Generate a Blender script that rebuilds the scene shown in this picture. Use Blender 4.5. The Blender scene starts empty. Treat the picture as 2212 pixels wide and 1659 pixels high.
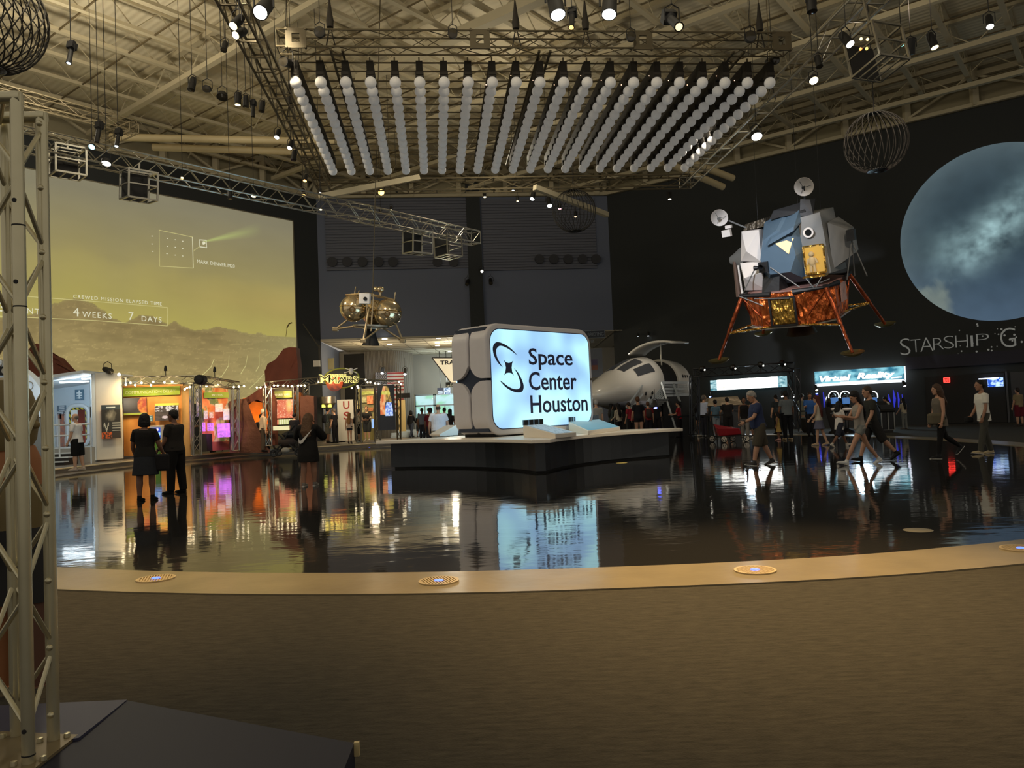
import bpy, bmesh, math, random
from mathutils import Vector as V, Matrix as M, Euler, noise
PI=math.pi; sin=math.sin; cos=math.cos
random.seed(7)
S=bpy.context.scene
col=S.collection
# ---------------------------------------------------------------- camera
FPX=1670.0; PITCH=math.radians(2.1); ROLL=math.radians(2.4); EYE=1.45
CF=V((0,cos(PITCH),sin(PITCH))); _u=V((0,-sin(PITCH),cos(PITCH)))
CU=_u*cos(ROLL)+V((1,0,0))*sin(ROLL); CR=CF.cross(CU)
CP=V((0,0,EYE))
cd=bpy.data.cameras.new('camera'); cam=bpy.data.objects.new('camera',cd); col.objects.link(cam)
cd.sensor_width=36.0; cd.lens=36.0*FPX/2212; cd.clip_end=300; cd.clip_start=.05
cam.matrix_world=M(((CR.x,CU.x,-CF.x,CP.x),(CR.y,CU.y,-CF.y,CP.y),(CR.z,CU.z,-CF.z,CP.z),(0,0,0,1)))
S.camera=cam
S.view_settings.view_transform='Standard'; S.view_settings.look='None'
S.cycles.max_bounces=6; S.cycles.adaptive_threshold=.02; S.cycles.diffuse_bounces=3; S.cycles.glossy_bounces=4; S.cycles.transmission_bounces=4; S.cycles.caustics_reflective=False; S.cycles.caustics_refractive=False
S.view_settings.exposure=0.0; S.view_settings.gamma=1.0; S.view_settings.use_curve_mapping=False
# ---------------------------------------------------------------- world (dim warm light of the rest of the hall)
wd=bpy.data.worlds.new('world'); S.world=wd; wd.use_nodes=True
bg=wd.node_tree.nodes['Background']; bg.inputs[0].default_value=(1.0,.92,.80,1); bg.inputs[1].default_value=.36
# ---------------------------------------------------------------- lamps of the hall (house lights and spots in the rig)
def lamp(kind,loc,energy,color,size=.3,aim=None,spot=60,blend=.6):
    d=bpy.data.lights.new('house_or_fill_lamp',kind); d.energy=energy; d.color=color
    if kind=='SPOT': d.spot_size=math.radians(spot); d.spot_blend=blend
    d.shadow_soft_size=size
    o=bpy.data.objects.new('house_or_fill_lamp',d); col.objects.link(o); o.location=loc
    if aim is not None: o.rotation_euler=(V(aim)-V(loc)).to_track_quat('-Z','Y').to_euler()
    return o
WARM=(1,.80,.50); AMB=(1,.55,.18); COOL=(.55,.75,1)
def ray(x,y): return CF+CR*((x-1106)/FPX)-CU*((y-829.5)/FPX)
def G(x,y,z=0.0):
    d=ray(x,y); return CP+d*((z-EYE)/d.z)
def W(x,y,Y):
    d=ray(x,y); return CP+d*(Y/d.y)
lamp('SPOT',(3.2,13.5,12.5),19000,(1,.68,.32),.25,(1.9,6.5,0),27,1)
lamp('SPOT',(-3.5,13,12.5),7000,(1,.68,.32),.25,(-2.9,7.2,0),26,1)
lamp('SPOT',(4,9,12),500,(1,.72,.40),.3,(2.2,5.2,0),50,1)
lamp('SPOT',(-6,17,13),2600,(1,.86,.62),.2,(-5,26,5.2),26,.6)
lamp('SPOT',(3,19,10),5200,(.9,.93,1),.2,(10.8,31,7),24,.6)
lamp('SPOT',(10,17,12.5),3600,(1,.8,.6),.2,(12,31,5),26,.6)
lamp('SPOT',(4.5,14,12),2400,(1,.85,.6),.2,(2.2,21.5,.8),22,.7)
lamp('SPOT',(7,24,12),3600,(1,.92,.8),.2,(6,38,3.5),22,.7)
lamp('POINT',(2,12.5,12.6),500,(1,.89,.68),.6)
lamp('POINT',(-8,13.5,12.6),1000,(1,.89,.68),.6)
lamp('POINT',(11.6,24,12),160,(1,.89,.68),.6)
lamp('POINT',(-14,24,11.5),1000,(1,.89,.68),.6)
lamp('POINT',(0,31,12),350,(1,.89,.68),.6)
# ---------------------------------------------------------------- materials
MT={}
def srgb(r,g,b):
    f=lambda c:(c/255/12.92 if c/255<=.04045 else ((c/255+.055)/1.055)**2.4)
    return (f(r),f(g),f(b),1)
def mat(n,c=(.5,.5,.5),rough=.6,metal=0,emit=None,es=1.0,var=.0,scale=8,bump=0,bscale=40,spec=.5,coat=0,trans=0,ior=1.5,alpha=1):
    if n in MT: return MT[n]
    m=bpy.data.materials.new(n); m.use_nodes=True; nt=m.node_tree; b=nt.nodes['Principled BSDF']
    c=tuple(c[:3])+(1,)
    b.inputs['Base Color'].default_value=c; b.inputs['Roughness'].default_value=rough; b.inputs['Metallic'].default_value=metal
    b.inputs['Specular IOR Level'].default_value=spec; b.inputs['Coat Weight'].default_value=coat; b.inputs['IOR'].default_value=ior
    b.inputs['Transmission Weight'].default_value=trans; b.inputs['Alpha'].default_value=alpha
    if emit: b.inputs['Emission Color'].default_value=tuple(emit[:3])+(1,); b.inputs['Emission Strength'].default_value=es
    if var or bump:
        tc=nt.nodes.new('ShaderNodeTexCoord')
    if var:
        nz=nt.nodes.new('ShaderNodeTexNoise'); nz.inputs['Scale'].default_value=scale; nz.inputs['Detail'].default_value=4
        nt.links.new(tc.outputs['Object'],nz.inputs['Vector'])
        mr=nt.nodes.new('ShaderNodeMapRange'); mr.inputs[3].default_value=1-var; mr.inputs[4].default_value=1+var
        nt.links.new(nz.outputs['Fac'],mr.inputs[0])
        mx=nt.nodes.new('ShaderNodeVectorMath'); mx.operation='SCALE'; mx.inputs[0].default_value=c[:3]
        nt.links.new(mr.outputs[0],mx.inputs['Scale']); nt.links.new(mx.outputs[0],b.inputs['Base Color'])
    if bump:
        n2=nt.nodes.new('ShaderNodeTexNoise'); n2.inputs['Scale'].default_value=bscale; n2.inputs['Detail'].default_value=5
        nt.links.new(tc.outputs['Object'],n2.inputs['Vector'])
        bp=nt.nodes.new('ShaderNodeBump'); bp.inputs['Strength'].default_value=bump; bp.inputs['Distance'].default_value=.05
        nt.links.new(n2.outputs['Fac'],bp.inputs['Height']); nt.links.new(bp.outputs[0],b.inputs['Normal'])
    MT[n]=m; return m
def attrmat(n,es=0.0,rough=.6):
    """surface coloured by the picture painted on it (poster, projection, screen)"""
    if n in MT: return MT[n]
    m=bpy.data.materials.new(n); m.use_nodes=True; nt=m.node_tree; b=nt.nodes['Principled BSDF']
    a=nt.nodes.new('ShaderNodeVertexColor'); a.layer_name='picture'
    b.inputs['Roughness'].default_value=rough
    if es>0:
        b.inputs['Base Color'].default_value=(.03,.03,.03,1)
        nt.links.new(a.outputs[0],b.inputs['Emission Color']); b.inputs['Emission Strength'].default_value=es
    else: nt.links.new(a.outputs[0],b.inputs['Base Color'])
    MT[n]=m; return m
# ---------------------------------------------------------------- mesh builder
class MB:
    def __init__(s): s.v=[]; s.f=[]
    def add(s,vs,fs,mx=None):
        o=len(s.v); s.v+= [ (mx@V(p)) if mx else V(p) for p in vs]; s.f+=[tuple(i+o for i in f) for f in fs]; return s
    def box(s,a,b,mx=None):
        (x0,y0,z0),(x1,y1,z1)=a,b
        vs=[(x0,y0,z0),(x1,y0,z0),(x1,y1,z0),(x0,y1,z0),(x0,y0,z1),(x1,y0,z1),(x1,y1,z1),(x0,y1,z1)]
        return s.add(vs,[(0,3,2,1),(4,5,6,7),(0,1,5,4),(1,2,6,5),(2,3,7,6),(3,0,4,7)],mx)
    def cbox(s,c,d,mx=None):
        return s.box([c[i]-d[i]/2 for i in range(3)],[c[i]+d[i]/2 for i in range(3)],mx)
    def tube(s,pts,r,n=8,closed=False,cap=True,mx=None,flat=1.0,up=None):
        pts=[V(p) for p in pts]; N=len(pts); rs=r if isinstance(r,(list,tuple)) else [r]*N
        t0=(pts[1]-pts[0]).normalized()
        a=V(up) if up else (V((0,0,1)) if abs(t0.z)<.9 else V((1,0,0)))
        nx=t0.cross(a).normalized(); vs=[]
        for i in range(N):
            if closed: t=(pts[(i+1)%N]-pts[i-1])
            else: t=pts[min(i+1,N-1)]-pts[max(i-1,0)]
            if t.length<1e-9: t=t0
            t=t.normalized(); nx=(nx-t*nx.dot(t))
            nx=nx.normalized() if nx.length>1e-6 else t.orthogonal().normalized()
            ny=t.cross(nx)
            for k in range(n):
                an=2*PI*k/n; vs.append(pts[i]+(nx*cos(an)+ny*sin(an)*flat)*rs[i])
        fs=[]
        for i in range(N if closed else N-1):
            j=(i+1)%N
            for k in range(n): fs.append((i*n+k,i*n+(k+1)%n,j*n+(k+1)%n,j*n+k))
        if cap and not closed:
            fs.append(tuple(range(n))[::-1]); fs.append(tuple((N-1)*n+k for k in range(n)))
        return s.add(vs,fs,mx)
    def bar(s,a,b,w,h=None,mx=None):
        """square bar from a to b"""
        a=V(a);b=V(b);h=h or w;t=(b-a).normalized()
        x=t.cross(V((0,0,1))) if abs(t.z)<.95 else t.cross(V((0,1,0)))
        x=x.normalized()*w/2; y=x.normalized().cross(t)*h/2
        vs=[a-x-y,a+x-y,a+x+y,a-x+y,b-x-y,b+x-y,b+x+y,b-x+y]
        return s.add(vs,[(0,1,2,3),(7,6,5,4),(0,4,5,1),(1,5,6,2),(2,6,7,3),(3,7,4,0)],mx)
    def lathe(s,prof,n=24,mx=None,a0=0,a1=2*PI):
        full=abs(a1-a0-2*PI)<1e-6; m=n if full else n+1; vs=[];fs=[]
        for (r,z) in prof:
            for k in range(m):
                an=a0+(a1-a0)*k/n; vs.append((r*cos(an),r*sin(an),z))
        for i in range(len(prof)-1):
            for k in range(n):
                k2=(k+1)%m; fs.append((i*m+k,i*m+k2,(i+1)*m+k2,(i+1)*m+k))
        if full and len(prof)>=4 and abs(prof[0][0]-prof[-1][0])<1e-6 and prof[0][0]>1e-6:
            L_=len(prof)-1
            for k in range(n): fs.append((L_*m+k,L_*m+(k+1)%m,(k+1)%m,k))
        elif full:
            if prof[0][0]>1e-6: fs.append(tuple(range(m))[::-1])
            if prof[-1][0]>1e-6: fs.append(tuple((len(prof)-1)*m+k for k in range(m)))
        return s.add(vs,fs,mx)
    def ball(s,c,r,n=16,m=10,mx=None):
        r=r if isinstance(r,(tuple,list)) else (r,r,r); vs=[];fs=[]
        vs.append((c[0],c[1],c[2]-r[2]))
        for i in range(1,m):
            th=-PI/2+PI*i/m
            for k in range(n):
                an=2*PI*k/n; vs.append((c[0]+r[0]*cos(th)*cos(an),c[1]+r[1]*cos(th)*sin(an),c[2]+r[2]*sin(th)))
        vs.append((c[0],c[1],c[2]+r[2])); L=len(vs)-1
        for k in range(n):
            fs.append((0,1+(k+1)%n,1+k)); fs.append((L,1+(m-2)*n+k,1+(m-2)*n+(k+1)%n))
            for i in range(m-2): fs.append((1+i*n+k,1+i*n+(k+1)%n,1+(i+1)*n+(k+1)%n,1+(i+1)*n+k))
        return s.add(vs,fs,mx)
    def prism(s,poly,z0,z1,mx=None):
        n=len(poly); vs=[(p[0],p[1],z0) for p in poly]+[(p[0],p[1],z1) for p in poly]
        fs=[tuple(range(n))[::-1],tuple(range(n,2*n))]+[(i,(i+1)%n,n+(i+1)%n,n+i) for i in range(n)]
        return s.add(vs,fs,mx)
    def rings(s,rs,n=16,mx=None):
        """rs: list of (center, half-x, half-y[, ax, ay]) ellipses joined into a closed solid"""
        vs=[];fs=[]
        for r in rs:
            c=V(r[0]); ax=V(r[3]) if len(r)>3 else V((1,0,0)); ay=V(r[4]) if len(r)>4 else V((0,1,0))
            for k in range(n):
                an=2*PI*k/n; vs.append(c+ax*(r[1]*cos(an))+ay*(r[2]*sin(an)))
        for i in range(len(rs)-1):
            for k in range(n): fs.append((i*n+k,i*n+(k+1)%n,(i+1)*n+(k+1)%n,(i+1)*n+k))
        fs.append(tuple(range(n))[::-1]); fs.append(tuple((len(rs)-1)*n+k for k in range(n)))
        return s.add(vs,fs,mx)
    def mesh(s,name,m=None,smooth=True,bevel=0):
        me=bpy.data.meshes.new(name); me.from_pydata([tuple(p) for p in s.v],[],s.f); me.validate()
        bm=bmesh.new(); bm.from_mesh(me); bmesh.ops.recalc_face_normals(bm,faces=bm.faces); bm.to_mesh(me); bm.free()
        if smooth:
            me.shade_smooth(); me.set_sharp_from_angle(angle=math.radians(38))
        if m: me.materials.append(m)
        return me
    def build(s,name,m,parent=None,smooth=True,bevel=0,**k):
        o=bpy.data.objects.new(name,s.mesh(name,m,smooth)); col.objects.link(o)
        if parent is not None: o.parent=parent
        if bevel:
            b=o.modifiers.new('bevel','BEVEL'); b.width=bevel; b.segments=2; b.limit_method='ANGLE'
        return o
def tag(o,label=None,cat=None,group=None,kind=None):
    if label: o['label']=label
    if cat: o['category']=cat
    if group: o['group']=group
    if kind: o['kind']=kind
    return o
def empty(name,loc=(0,0,0),rz=0,label=None,cat=None,group=None):
    o=bpy.data.objects.new(name,None); col.objects.link(o); o.location=loc; o.rotation_euler=(0,0,rz); o.empty_display_size=.2
    return tag(o,label,cat,group)
def struct(o): o['kind']='structure'; return o
KIDS={}
def copy_tree(o,parent=None):
    c=o.copy(); col.objects.link(c)
    if parent is not None: c.parent=parent
    for ch in list(o.children): copy_tree(ch,c)
    return c
def mesh_obj(name,verts,faces,m,parent=None,smooth=False):
    b=MB(); b.add(verts,faces); return b.build(name,m,parent,smooth)
def bez(p0,p1,p2,n=12): return [V(p0)*(1-t)**2+V(p1)*2*t*(1-t)+V(p2)*t*t for t in [i/n for i in range(n+1)]]
def frame(origin,xdir,up=(0,0,1)):
    """matrix with local x along xdir, local z up, local -y the facing side"""
    x=V(xdir).normalized(); z=V(up).normalized(); y=z.cross(x).normalized(); z=x.cross(y)
    return M(((x.x,y.x,z.x,origin[0]),(x.y,y.y,z.y,origin[1]),(x.z,y.z,z.z,origin[2]),(0,0,0,1)))
def picture(name,w,h,fn,m,mx,nx=60,ny=40,parent=None,thick=.02):
    """flat panel, local x 0..w, local z 0..h at local y=0, coloured by fn(u,v)"""
    vs=[];fs=[];cs=[]
    for j in range(ny+1):
        for i in range(nx+1):
            u,v=i/nx,j/ny; vs.append(mx@V((u*w,0,v*h))); cs.append(fn(u,v))
    for j in range(ny):
        for i in range(nx):
            a=j*(nx+1)+i; fs.append((a,a+1,a+nx+2,a+nx+1))
    o=len(vs); e=[(0,0),(w,0),(w,h),(0,h)]
    vs+=[mx@V((x,0.0,z)) for x,z in e]+[mx@V((x,thick,z)) for x,z in e]
    fs+=[(o+7,o+6,o+5,o+4)]+[(o+i,o+4+i,o+4+(i+1)%4,o+(i+1)%4) for i in range(4)]
    edge=cs[0]; cs+=[edge]*8
    me=bpy.data.meshes.new(name); me.from_pydata([tuple(p) for p in vs],[],fs)
    ca=me.color_attributes.new('picture','FLOAT_COLOR','POINT')
    ca.data.foreach_set('color',[x for c in cs for x in (c[0],c[1],c[2],1.0)])
    me.materials.append(m); ob=bpy.data.objects.new(name,me); col.objects.link(ob)
    if parent is not None: ob.parent=parent
    return ob
def text(name,body,size,m,mx,parent=None,align='LEFT',depth=.01,xs=1.0,spacing=1.0,offset=0,shear=0,track=1.0):
    cu=bpy.data.curves.new(name,'FONT'); cu.body=body; cu.size=size; cu.extrude=depth; cu.align_x=align; cu.space_line=spacing
    cu.offset=offset; cu.shear=shear; cu.space_character=track; cu.resolution_u=3
    o=bpy.data.objects.new(name,cu); col.objects.link(o)
    dg=bpy.context.evaluated_depsgraph_get(); me=bpy.data.meshes.new_from_object(o.evaluated_get(dg))
    bpy.data.objects.remove(o); bpy.data.curves.remove(cu)
    # font plane x,y -> local x,z ; extrude -> y
    T=mx@M(((xs,0,0,0),(0,0,-1,0),(0,1,0,0),(0,0,0,1)))
    me.transform(T); me.materials.clear(); me.materials.append(m)
    ob=bpy.data.objects.new(name,me); col.objects.link(ob)
    if parent is not None: ob.parent=parent
    return ob
def lin(c): return srgb(*c)[:3]
def mix(a,b,t): t=max(0,min(1,t)); return tuple(a[i]*(1-t)+b[i]*t for i in range(3))
def fbm(x,y,z=0,o=4): return noise.fractal(V((x,y,z)),1.0,2.0,o)
# ================================================================ the building
UU=V((.6225,.7826,0)); WW=V((.7826,-.6225,0)); ZZ=V((0,0,1))
RP=V((24.03,35.01,0)); LP=V((-11.47,46.72,0)); BR=V((6.54,48.7,0))
WT=14.95; DK=16.7
def onplane(px,py,P0,dr):
    n=V((dr.y,-dr.x,0)); d=ray(px,py); return CP+d*((P0-CP).dot(n)/d.dot(n))
def onR(px,py,off=0): return onplane(px,py,RP-UU*off,WW)
def onL(px,py,off=0): return onplane(px,py,LP+WW*off,UU)
BW=(BR-LP).normalized()
def onB(px,py,off=0): return onplane(px,py,LP-V((-BW.y,BW.x,0))*off,BW)
# ---- floor
def ringpts(cs,n=10):
    P=[V((x,y,0)) for x,y in cs]; N=len(P); out=[]
    for i in range(N):
        p0,p1,p2,p3=P[i-1],P[i],P[(i+1)%N],P[(i+2)%N]
        for k in range(n):
            t=k/n; out.append(.5*((2*p1)+(p2-p0)*t+(2*p0-5*p1+4*p2-p3)*t*t+(-p0+3*p1-3*p2+p3)*t**3))
    return out
INNER=ringpts([(-6.9,9.5),(-4.89,8.27),(-2.12,7.41),(.73,7.08),(3.68,7.26),(6.9,8.4),(10,10.8),(12.3,15),(13.2,20.2),(13.4,25.4),(12.3,31),(9.56,35.6),(4,38.2),(-1,38.9),(-6.25,38.4),(-10.1,36.2),(-12.4,34.4),(-14.2,30),(-14.7,24.6),(-13.9,18.5),(-11.3,13.2),(-9,10.9)])
cen=V((0,22.5,0))
def offs(ps,d):
    o=[];N=len(ps)
    for i in range(N):
        t=(ps[(i+1)%N]-ps[i-1]).normalized(); n=V((t.y,-t.x,0))
        if n.dot(ps[i]-cen)<0: n=-n
        o.append(ps[i]+n*(d(ps[i]) if callable(d) else d))
    return o
OUTER=offs(INNER,.84)
m_gl=bpy.data.materials.new('polished_floor'); m_gl.use_nodes=True; nt=m_gl.node_tree; b=nt.nodes['Principled BSDF']
b.inputs['Base Color'].default_value=(.02,.019,.018,1); b.inputs['Roughness'].default_value=.05; b.inputs['IOR'].default_value=2.4
tc=nt.nodes.new('ShaderNodeTexCoord'); mp=nt.nodes.new('ShaderNodeMapping'); mp.inputs['Scale'].default_value=(.9,1.6,1)
nt.links.new(tc.outputs['Object'],mp.inputs[0])
n1=nt.nodes.new('ShaderNodeTexNoise'); n1.inputs['Scale'].default_value=1.6; n1.inputs['Detail'].default_value=3; n1.inputs['Roughness'].default_value=.55
nt.links.new(mp.outputs[0],n1.inputs['Vector'])
n2=nt.nodes.new('ShaderNodeTexNoise'); n2.inputs['Scale'].default_value=7; n2.inputs['Detail'].default_value=2
nt.links.new(mp.outputs[0],n2.inputs['Vector'])
ma=nt.nodes.new('ShaderNodeMath'); ma.operation='MULTIPLY_ADD'; ma.inputs[1].default_value=.12
nt.links.new(n2.outputs[0],ma.inputs[0]); nt.links.new(n1.outputs[0],ma.inputs[2])
bp=nt.nodes.new('ShaderNodeBump'); bp.inputs['Strength'].default_value=.10; bp.inputs['Distance'].default_value=.03
nt.links.new(ma.outputs[0],bp.inputs['Height']); nt.links.new(bp.outputs[0],b.inputs['Normal'])
m_curb=mat('sealed_concrete',lin((128,115,88)),.28,var=.25,scale=2.5,bump=.12,bscale=3)
# carpet with loop texture
m_cp=bpy.data.materials.new('carpet'); m_cp.use_nodes=True; nt=m_cp.node_tree; b=nt.nodes['Principled BSDF']
b.inputs['Roughness'].default_value=.95; b.inputs['Specular IOR Level'].default_value=.1
tc=nt.nodes.new('ShaderNodeTexCoord'); mp=nt.nodes.new('ShaderNodeMapping'); mp.inputs['Scale'].default_value=(2,9,2); mp.inputs['Rotation'].default_value=(0,0,.1)
nt.links.new(tc.outputs['Object'],mp.inputs[0])
n1=nt.nodes.new('ShaderNodeTexNoise'); n1.inputs['Scale'].default_value=3.5; n1.inputs['Detail'].default_value=8; n1.inputs['Roughness'].default_value=.7
nt.links.new(mp.outputs[0],n1.inputs['Vector'])
cr=nt.nodes.new('ShaderNodeValToRGB'); cr.color_ramp.elements[0].position=.3; cr.color_ramp.elements[0].color=(.028,.025,.018,1)
cr.color_ramp.elements[1].position=.72; cr.color_ramp.elements[1].color=(.064,.056,.040,1)
nt.links.new(n1.outputs[0],cr.inputs[0]); nt.links.new(cr.outputs[0],b.inputs['Base Color'])
bp=nt.nodes.new('ShaderNodeBump'); bp.inputs['Strength'].default_value=.5; bp.inputs['Distance'].default_value=.01
n3=nt.nodes.new('ShaderNodeTexNoise'); n3.inputs['Scale'].default_value=90; nt.links.new(tc.outputs['Object'],n3.inputs['Vector'])
nt.links.new(n3.outputs[0],bp.inputs['Height']); nt.links.new(bp.outputs[0],b.inputs['Normal'])
mb=MB(); n=len(OUTER)
# carpet: ring between a large rectangle and the curb outline
far=[]
for p in OUTER:
    d=(p-cen); k=max(abs(d.x)/40,d.y/45 if d.y>0 else -d.y/32); far.append(cen+d/k)
mb.add([p for p in OUTER]+far,[(i,(i+1)%n,n+(i+1)%n,n+i) for i in range(n)])
struct(mb.build('floor',m_cp,None,False))
mb=MB(); mb.add(INNER,[tuple(range(n))]); struct(mb.build('floor',m_gl,None,False))
m_strip=mat('metal_strip',lin((190,180,150)),.3,.6)
c1=[p+V((0,0,.012)) for p in INNER]; c2=[p+V((0,0,.012)) for p in OUTER]
mb=MB(); mb.add(INNER+c1+c2+OUTER,[(i,(i+1)%n,n+(i+1)%n,n+i) for i in range(n)]+[(n+i,n+(i+1)%n,2*n+(i+1)%n,2*n+i) for i in range(n)]+[(2*n+i,2*n+(i+1)%n,3*n+(i+1)%n,3*n+i) for i in range(n)])
struct(mb.build('trim_1',m_curb,None,False))
# raised deck in front of the mars exhibit, z = .2
DZ=.2
dk=[p for p in OUTER if p.x<-3.2 and p.y>17.5]
dk.sort(key=lambda p:math.atan2(p.y-22.5,-p.x))
deck=[V((-30,14,0))]+dk+[V((-3,46,0)),V((-12,47.2,0)),V((-30,24,0))]
mb=MB(); mb.prism([(p.x,p.y) for p in deck],.001,DZ)
m_deck=mat('grey_deck',lin((120,112,100)),.35,var=.1,scale=3)
struct(mb.build('floor',m_deck,None,False))
mb=MB()
mb.tube([V((p.x,p.y,DZ-.03)) for p in dk],.035,6)
struct(mb.build('trim_2',mat('deck_edge_strip',lin((235,220,180)),.35,.2),None))
# ---- dark walls
m_dark=mat('haze_lifted_black',lin((60,62,62)),.85,spec=.15)  # haze before the black walls put into a lifted tone
m_dark2=mat('haze_lifted_charcoal',lin((112,118,134)),.85,spec=.15)  # haze and sign glow put into a paler, bluer tone
def wall(name,a,b,z0,z1,m,t=.3,side=1):
    a=V(a);b=V(b);d=(b-a).normalized(); nrm=V((-d.y,d.x,0))*t*side; mb=MB()
    mb.prism([(a.x,a.y),(b.x,b.y),((b+nrm).x,(b+nrm).y),((a+nrm).x,(a+nrm).y)],z0,z1); return struct(mb.build(name,m,None,False))
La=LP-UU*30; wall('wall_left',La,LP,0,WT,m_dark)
Rb=RP+WW*9
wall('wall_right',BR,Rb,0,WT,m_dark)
LOB=6.35
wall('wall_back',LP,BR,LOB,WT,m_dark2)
# corrugated upper panels with round vents on the back wall
bn=V((BW.y,-BW.x,0))
m_cor=mat('ribbed_panel',lin((104,106,116)),.8)  # tone lifted for haze together with the back wall
for k,(xa,xb,ya,yb) in enumerate([(706,1012,432,585),(1045,1290,432,585)]):
    p0=onB(xa,yb,.05); p1=onB(xb,yb,.05); zt=onB(xa,ya).z; zb=p0.z; L=(p1-p0).length
    mx=frame((p0.x,p0.y,0),BW); mb=MB(); nr=26
    for i in range(nr):
        z=zb+(zt-zb)*i/nr; h=(zt-zb)/nr
        mb.box((0,-.10,z),(L,0,z+h*.55),mx)
    pr=[(0,-.02,zb),(L,0,zt)]; mb.box(*pr,mx)
    r=mb.build('acoustic_panel',m_cor,None,False); tag(r,['dark horizontally ribbed panel on the back wall above the orb probe','dark horizontally ribbed panel on the back wall above the lit sign'][k],'panel','ribbed panels on the back wall')
    ORDV='first second third fourth fifth sixth seventh'.split()
    xs=([718,750,783,818,849,945,980] if k==0 else [1165,1196,1227,1258,1287])
    for j,x in enumerate(xs):
        p=onB(x,566 if k==0 else 560,.2); mb=MB(); mb.tube([p,p+bn*.12],.3,16)
        v=mb.build('wall_vent',mat('vent_black',lin((64,64,68)),.9),None); tag(v,'round black vent in the ribbed '+('wall above the hanging orb probe' if k==0 else 'wall above the lit sign')+', '+ORDV[j]+' from the screen','vent','round wall vents over the '+('orb probe' if k==0 else 'sign'))
# pilaster between the panels, white edge under the soffit
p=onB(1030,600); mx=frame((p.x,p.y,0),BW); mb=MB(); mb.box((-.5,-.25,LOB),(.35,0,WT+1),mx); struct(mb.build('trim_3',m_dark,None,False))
mx=frame((LP.x,LP.y,0),BW); mb=MB(); mb.box((0,-.06,LOB-.12),((BR-LP).length,.3,LOB),mx); struct(mb.build('trim_4',mat('pale_edge',lin((190,180,155)),.6),None,False))
# ---- cream upper structure above the dark walls
m_cream=mat('cream_steel',lin((192,180,150)),.75,var=.06,scale=1.5)
m_creamd=mat('cream_panel',lin((152,142,114)),.85,var=.1,scale=.8)
for nm,a,b in (('wall_right_upper',BR,Rb),('wall_left_upper',La,LP),('wall_back_upper',LP,BR)):
    wall(nm,a+ZZ*0,b,WT,DK,m_creamd,.3)
def brace_row(name,a,b,label):
    a=V(a);b=V(b);L=(b-a).length;d=(b-a)/L;n=V((d.y,-d.x,0)); mb=MB(); k=0;s=0
    o=empty(name,a); struct(o)
    for zz,ww in ((WT+.05,.18),(DK-.3,.25)):
        mb=MB(); mb.bar(a+n*.3+ZZ*zz,b+n*.3+ZZ*zz,ww); x=mb.build('rail',m_cream,o,False); x.location=-a
    st=2.9; i=0
    while i*st<L:
        p=a+d*(i*st); q=a+d*min(L,(i+1)*st); mb=MB()
        mb.bar(p+n*.3+ZZ*WT,p+n*.3+ZZ*DK,.28)
        if i%2: p,q=q,p
        mb.bar(p+n*.35+ZZ*(WT+.1),q+n*.35+ZZ*(DK-.3),.11)
        x=mb.build('post',m_cream,o,False); x.location=-a; i+=1
brace_row('trim_5',BR,Rb,''); brace_row('trim_6',La,LP,''); brace_row('trim_7',LP,BR,'')
# ---- ceiling deck, joists, girders
m_dk=bpy.data.materials.new('roof_deck'); m_dk.use_nodes=True; nt=m_dk.node_tree; b=nt.nodes['Principled BSDF']
b.inputs['Base Color'].default_value=lin((228,216,186))+(1,); b.inputs['Roughness'].default_value=.8
tc=nt.nodes.new('ShaderNodeTexCoord'); wv=nt.nodes.new('ShaderNodeTexWave'); wv.inputs['Scale'].default_value=1.1; wv.bands_direction='X'
mp=nt.nodes.new('ShaderNodeMapping'); mp.inputs['Rotation'].default_value=(0,0,-math.atan2(UU.y,UU.x))
nt.links.new(tc.outputs['Object'],mp.inputs[0]); nt.links.new(mp.outputs[0],wv.inputs['Vector'])
bp=nt.nodes.new('ShaderNodeBump'); bp.inputs['Strength'].default_value=.35; bp.inputs['Distance'].default_value=.05
nt.links.new(wv.outputs[0],bp.inputs['Height']); nt.links.new(bp.outputs[0],b.inputs['Normal'])
def TQ(t,q,z): return UU*t+WW*q+ZZ*z
mb=MB(); cs=[TQ(2,-40,0),TQ(43,-40,0),TQ(43,8,0),TQ(2,8,0)]; mb.prism([(c.x,c.y) for c in cs],DK,DK+.15)
ceil=struct(mb.build('ceiling',m_dk,None,False))
q=-37.2
while q<4:
    t0=6 if q>-30 else 10
    t1=42.2 if q>-25 else min(42.2,42.2+(q+25)*.98)
    mb=MB(); zt=DK-.06; zb=DK-.95
    mb.bar(TQ(t0,q,zt),TQ(t1,q,zt),.13,.10); mb.bar(TQ(t0,q,zb),TQ(t1,q,zb),.20,.13)
    t=t0;up=0
    while t<t1-.9:
        a,b2=(zb,zt) if up==0 else (zt,zb); mb.bar(TQ(t,q,a),TQ(t+.9,q,b2),.03); t+=.9; up=1-up
    mb.build('joist',m_cream,ceil,False); q+=2.02
for t in (16,20.9,26,30.6,35.6,40.2):
    q0=-37+max(0,0); mb=MB(); z=DK-1.35
    qa=-37.5 if t<29 else -37.5+(t-29)*.98
    mb.bar(TQ(t,-24 if t==20.9 else qa,z),TQ(t,6,z),.40 if t==20.9 else .24,.34 if t==20.9 else .2); mb.bar(TQ(t,qa,DK-.2),TQ(t,6,DK-.2),.25,.2)
    qq=qa
    while qq<5: mb.bar(TQ(t,qq,z),TQ(t,qq+1.5,DK-.2),.035); mb.bar(TQ(t,qq+1.5,DK-.2),TQ(t,qq+3,z),.035); qq+=3
    mb.build('girder',m_cream,ceil,False)
m_thin=mat('brown_rod',lin((98,84,56)),.8)
t=9
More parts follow.
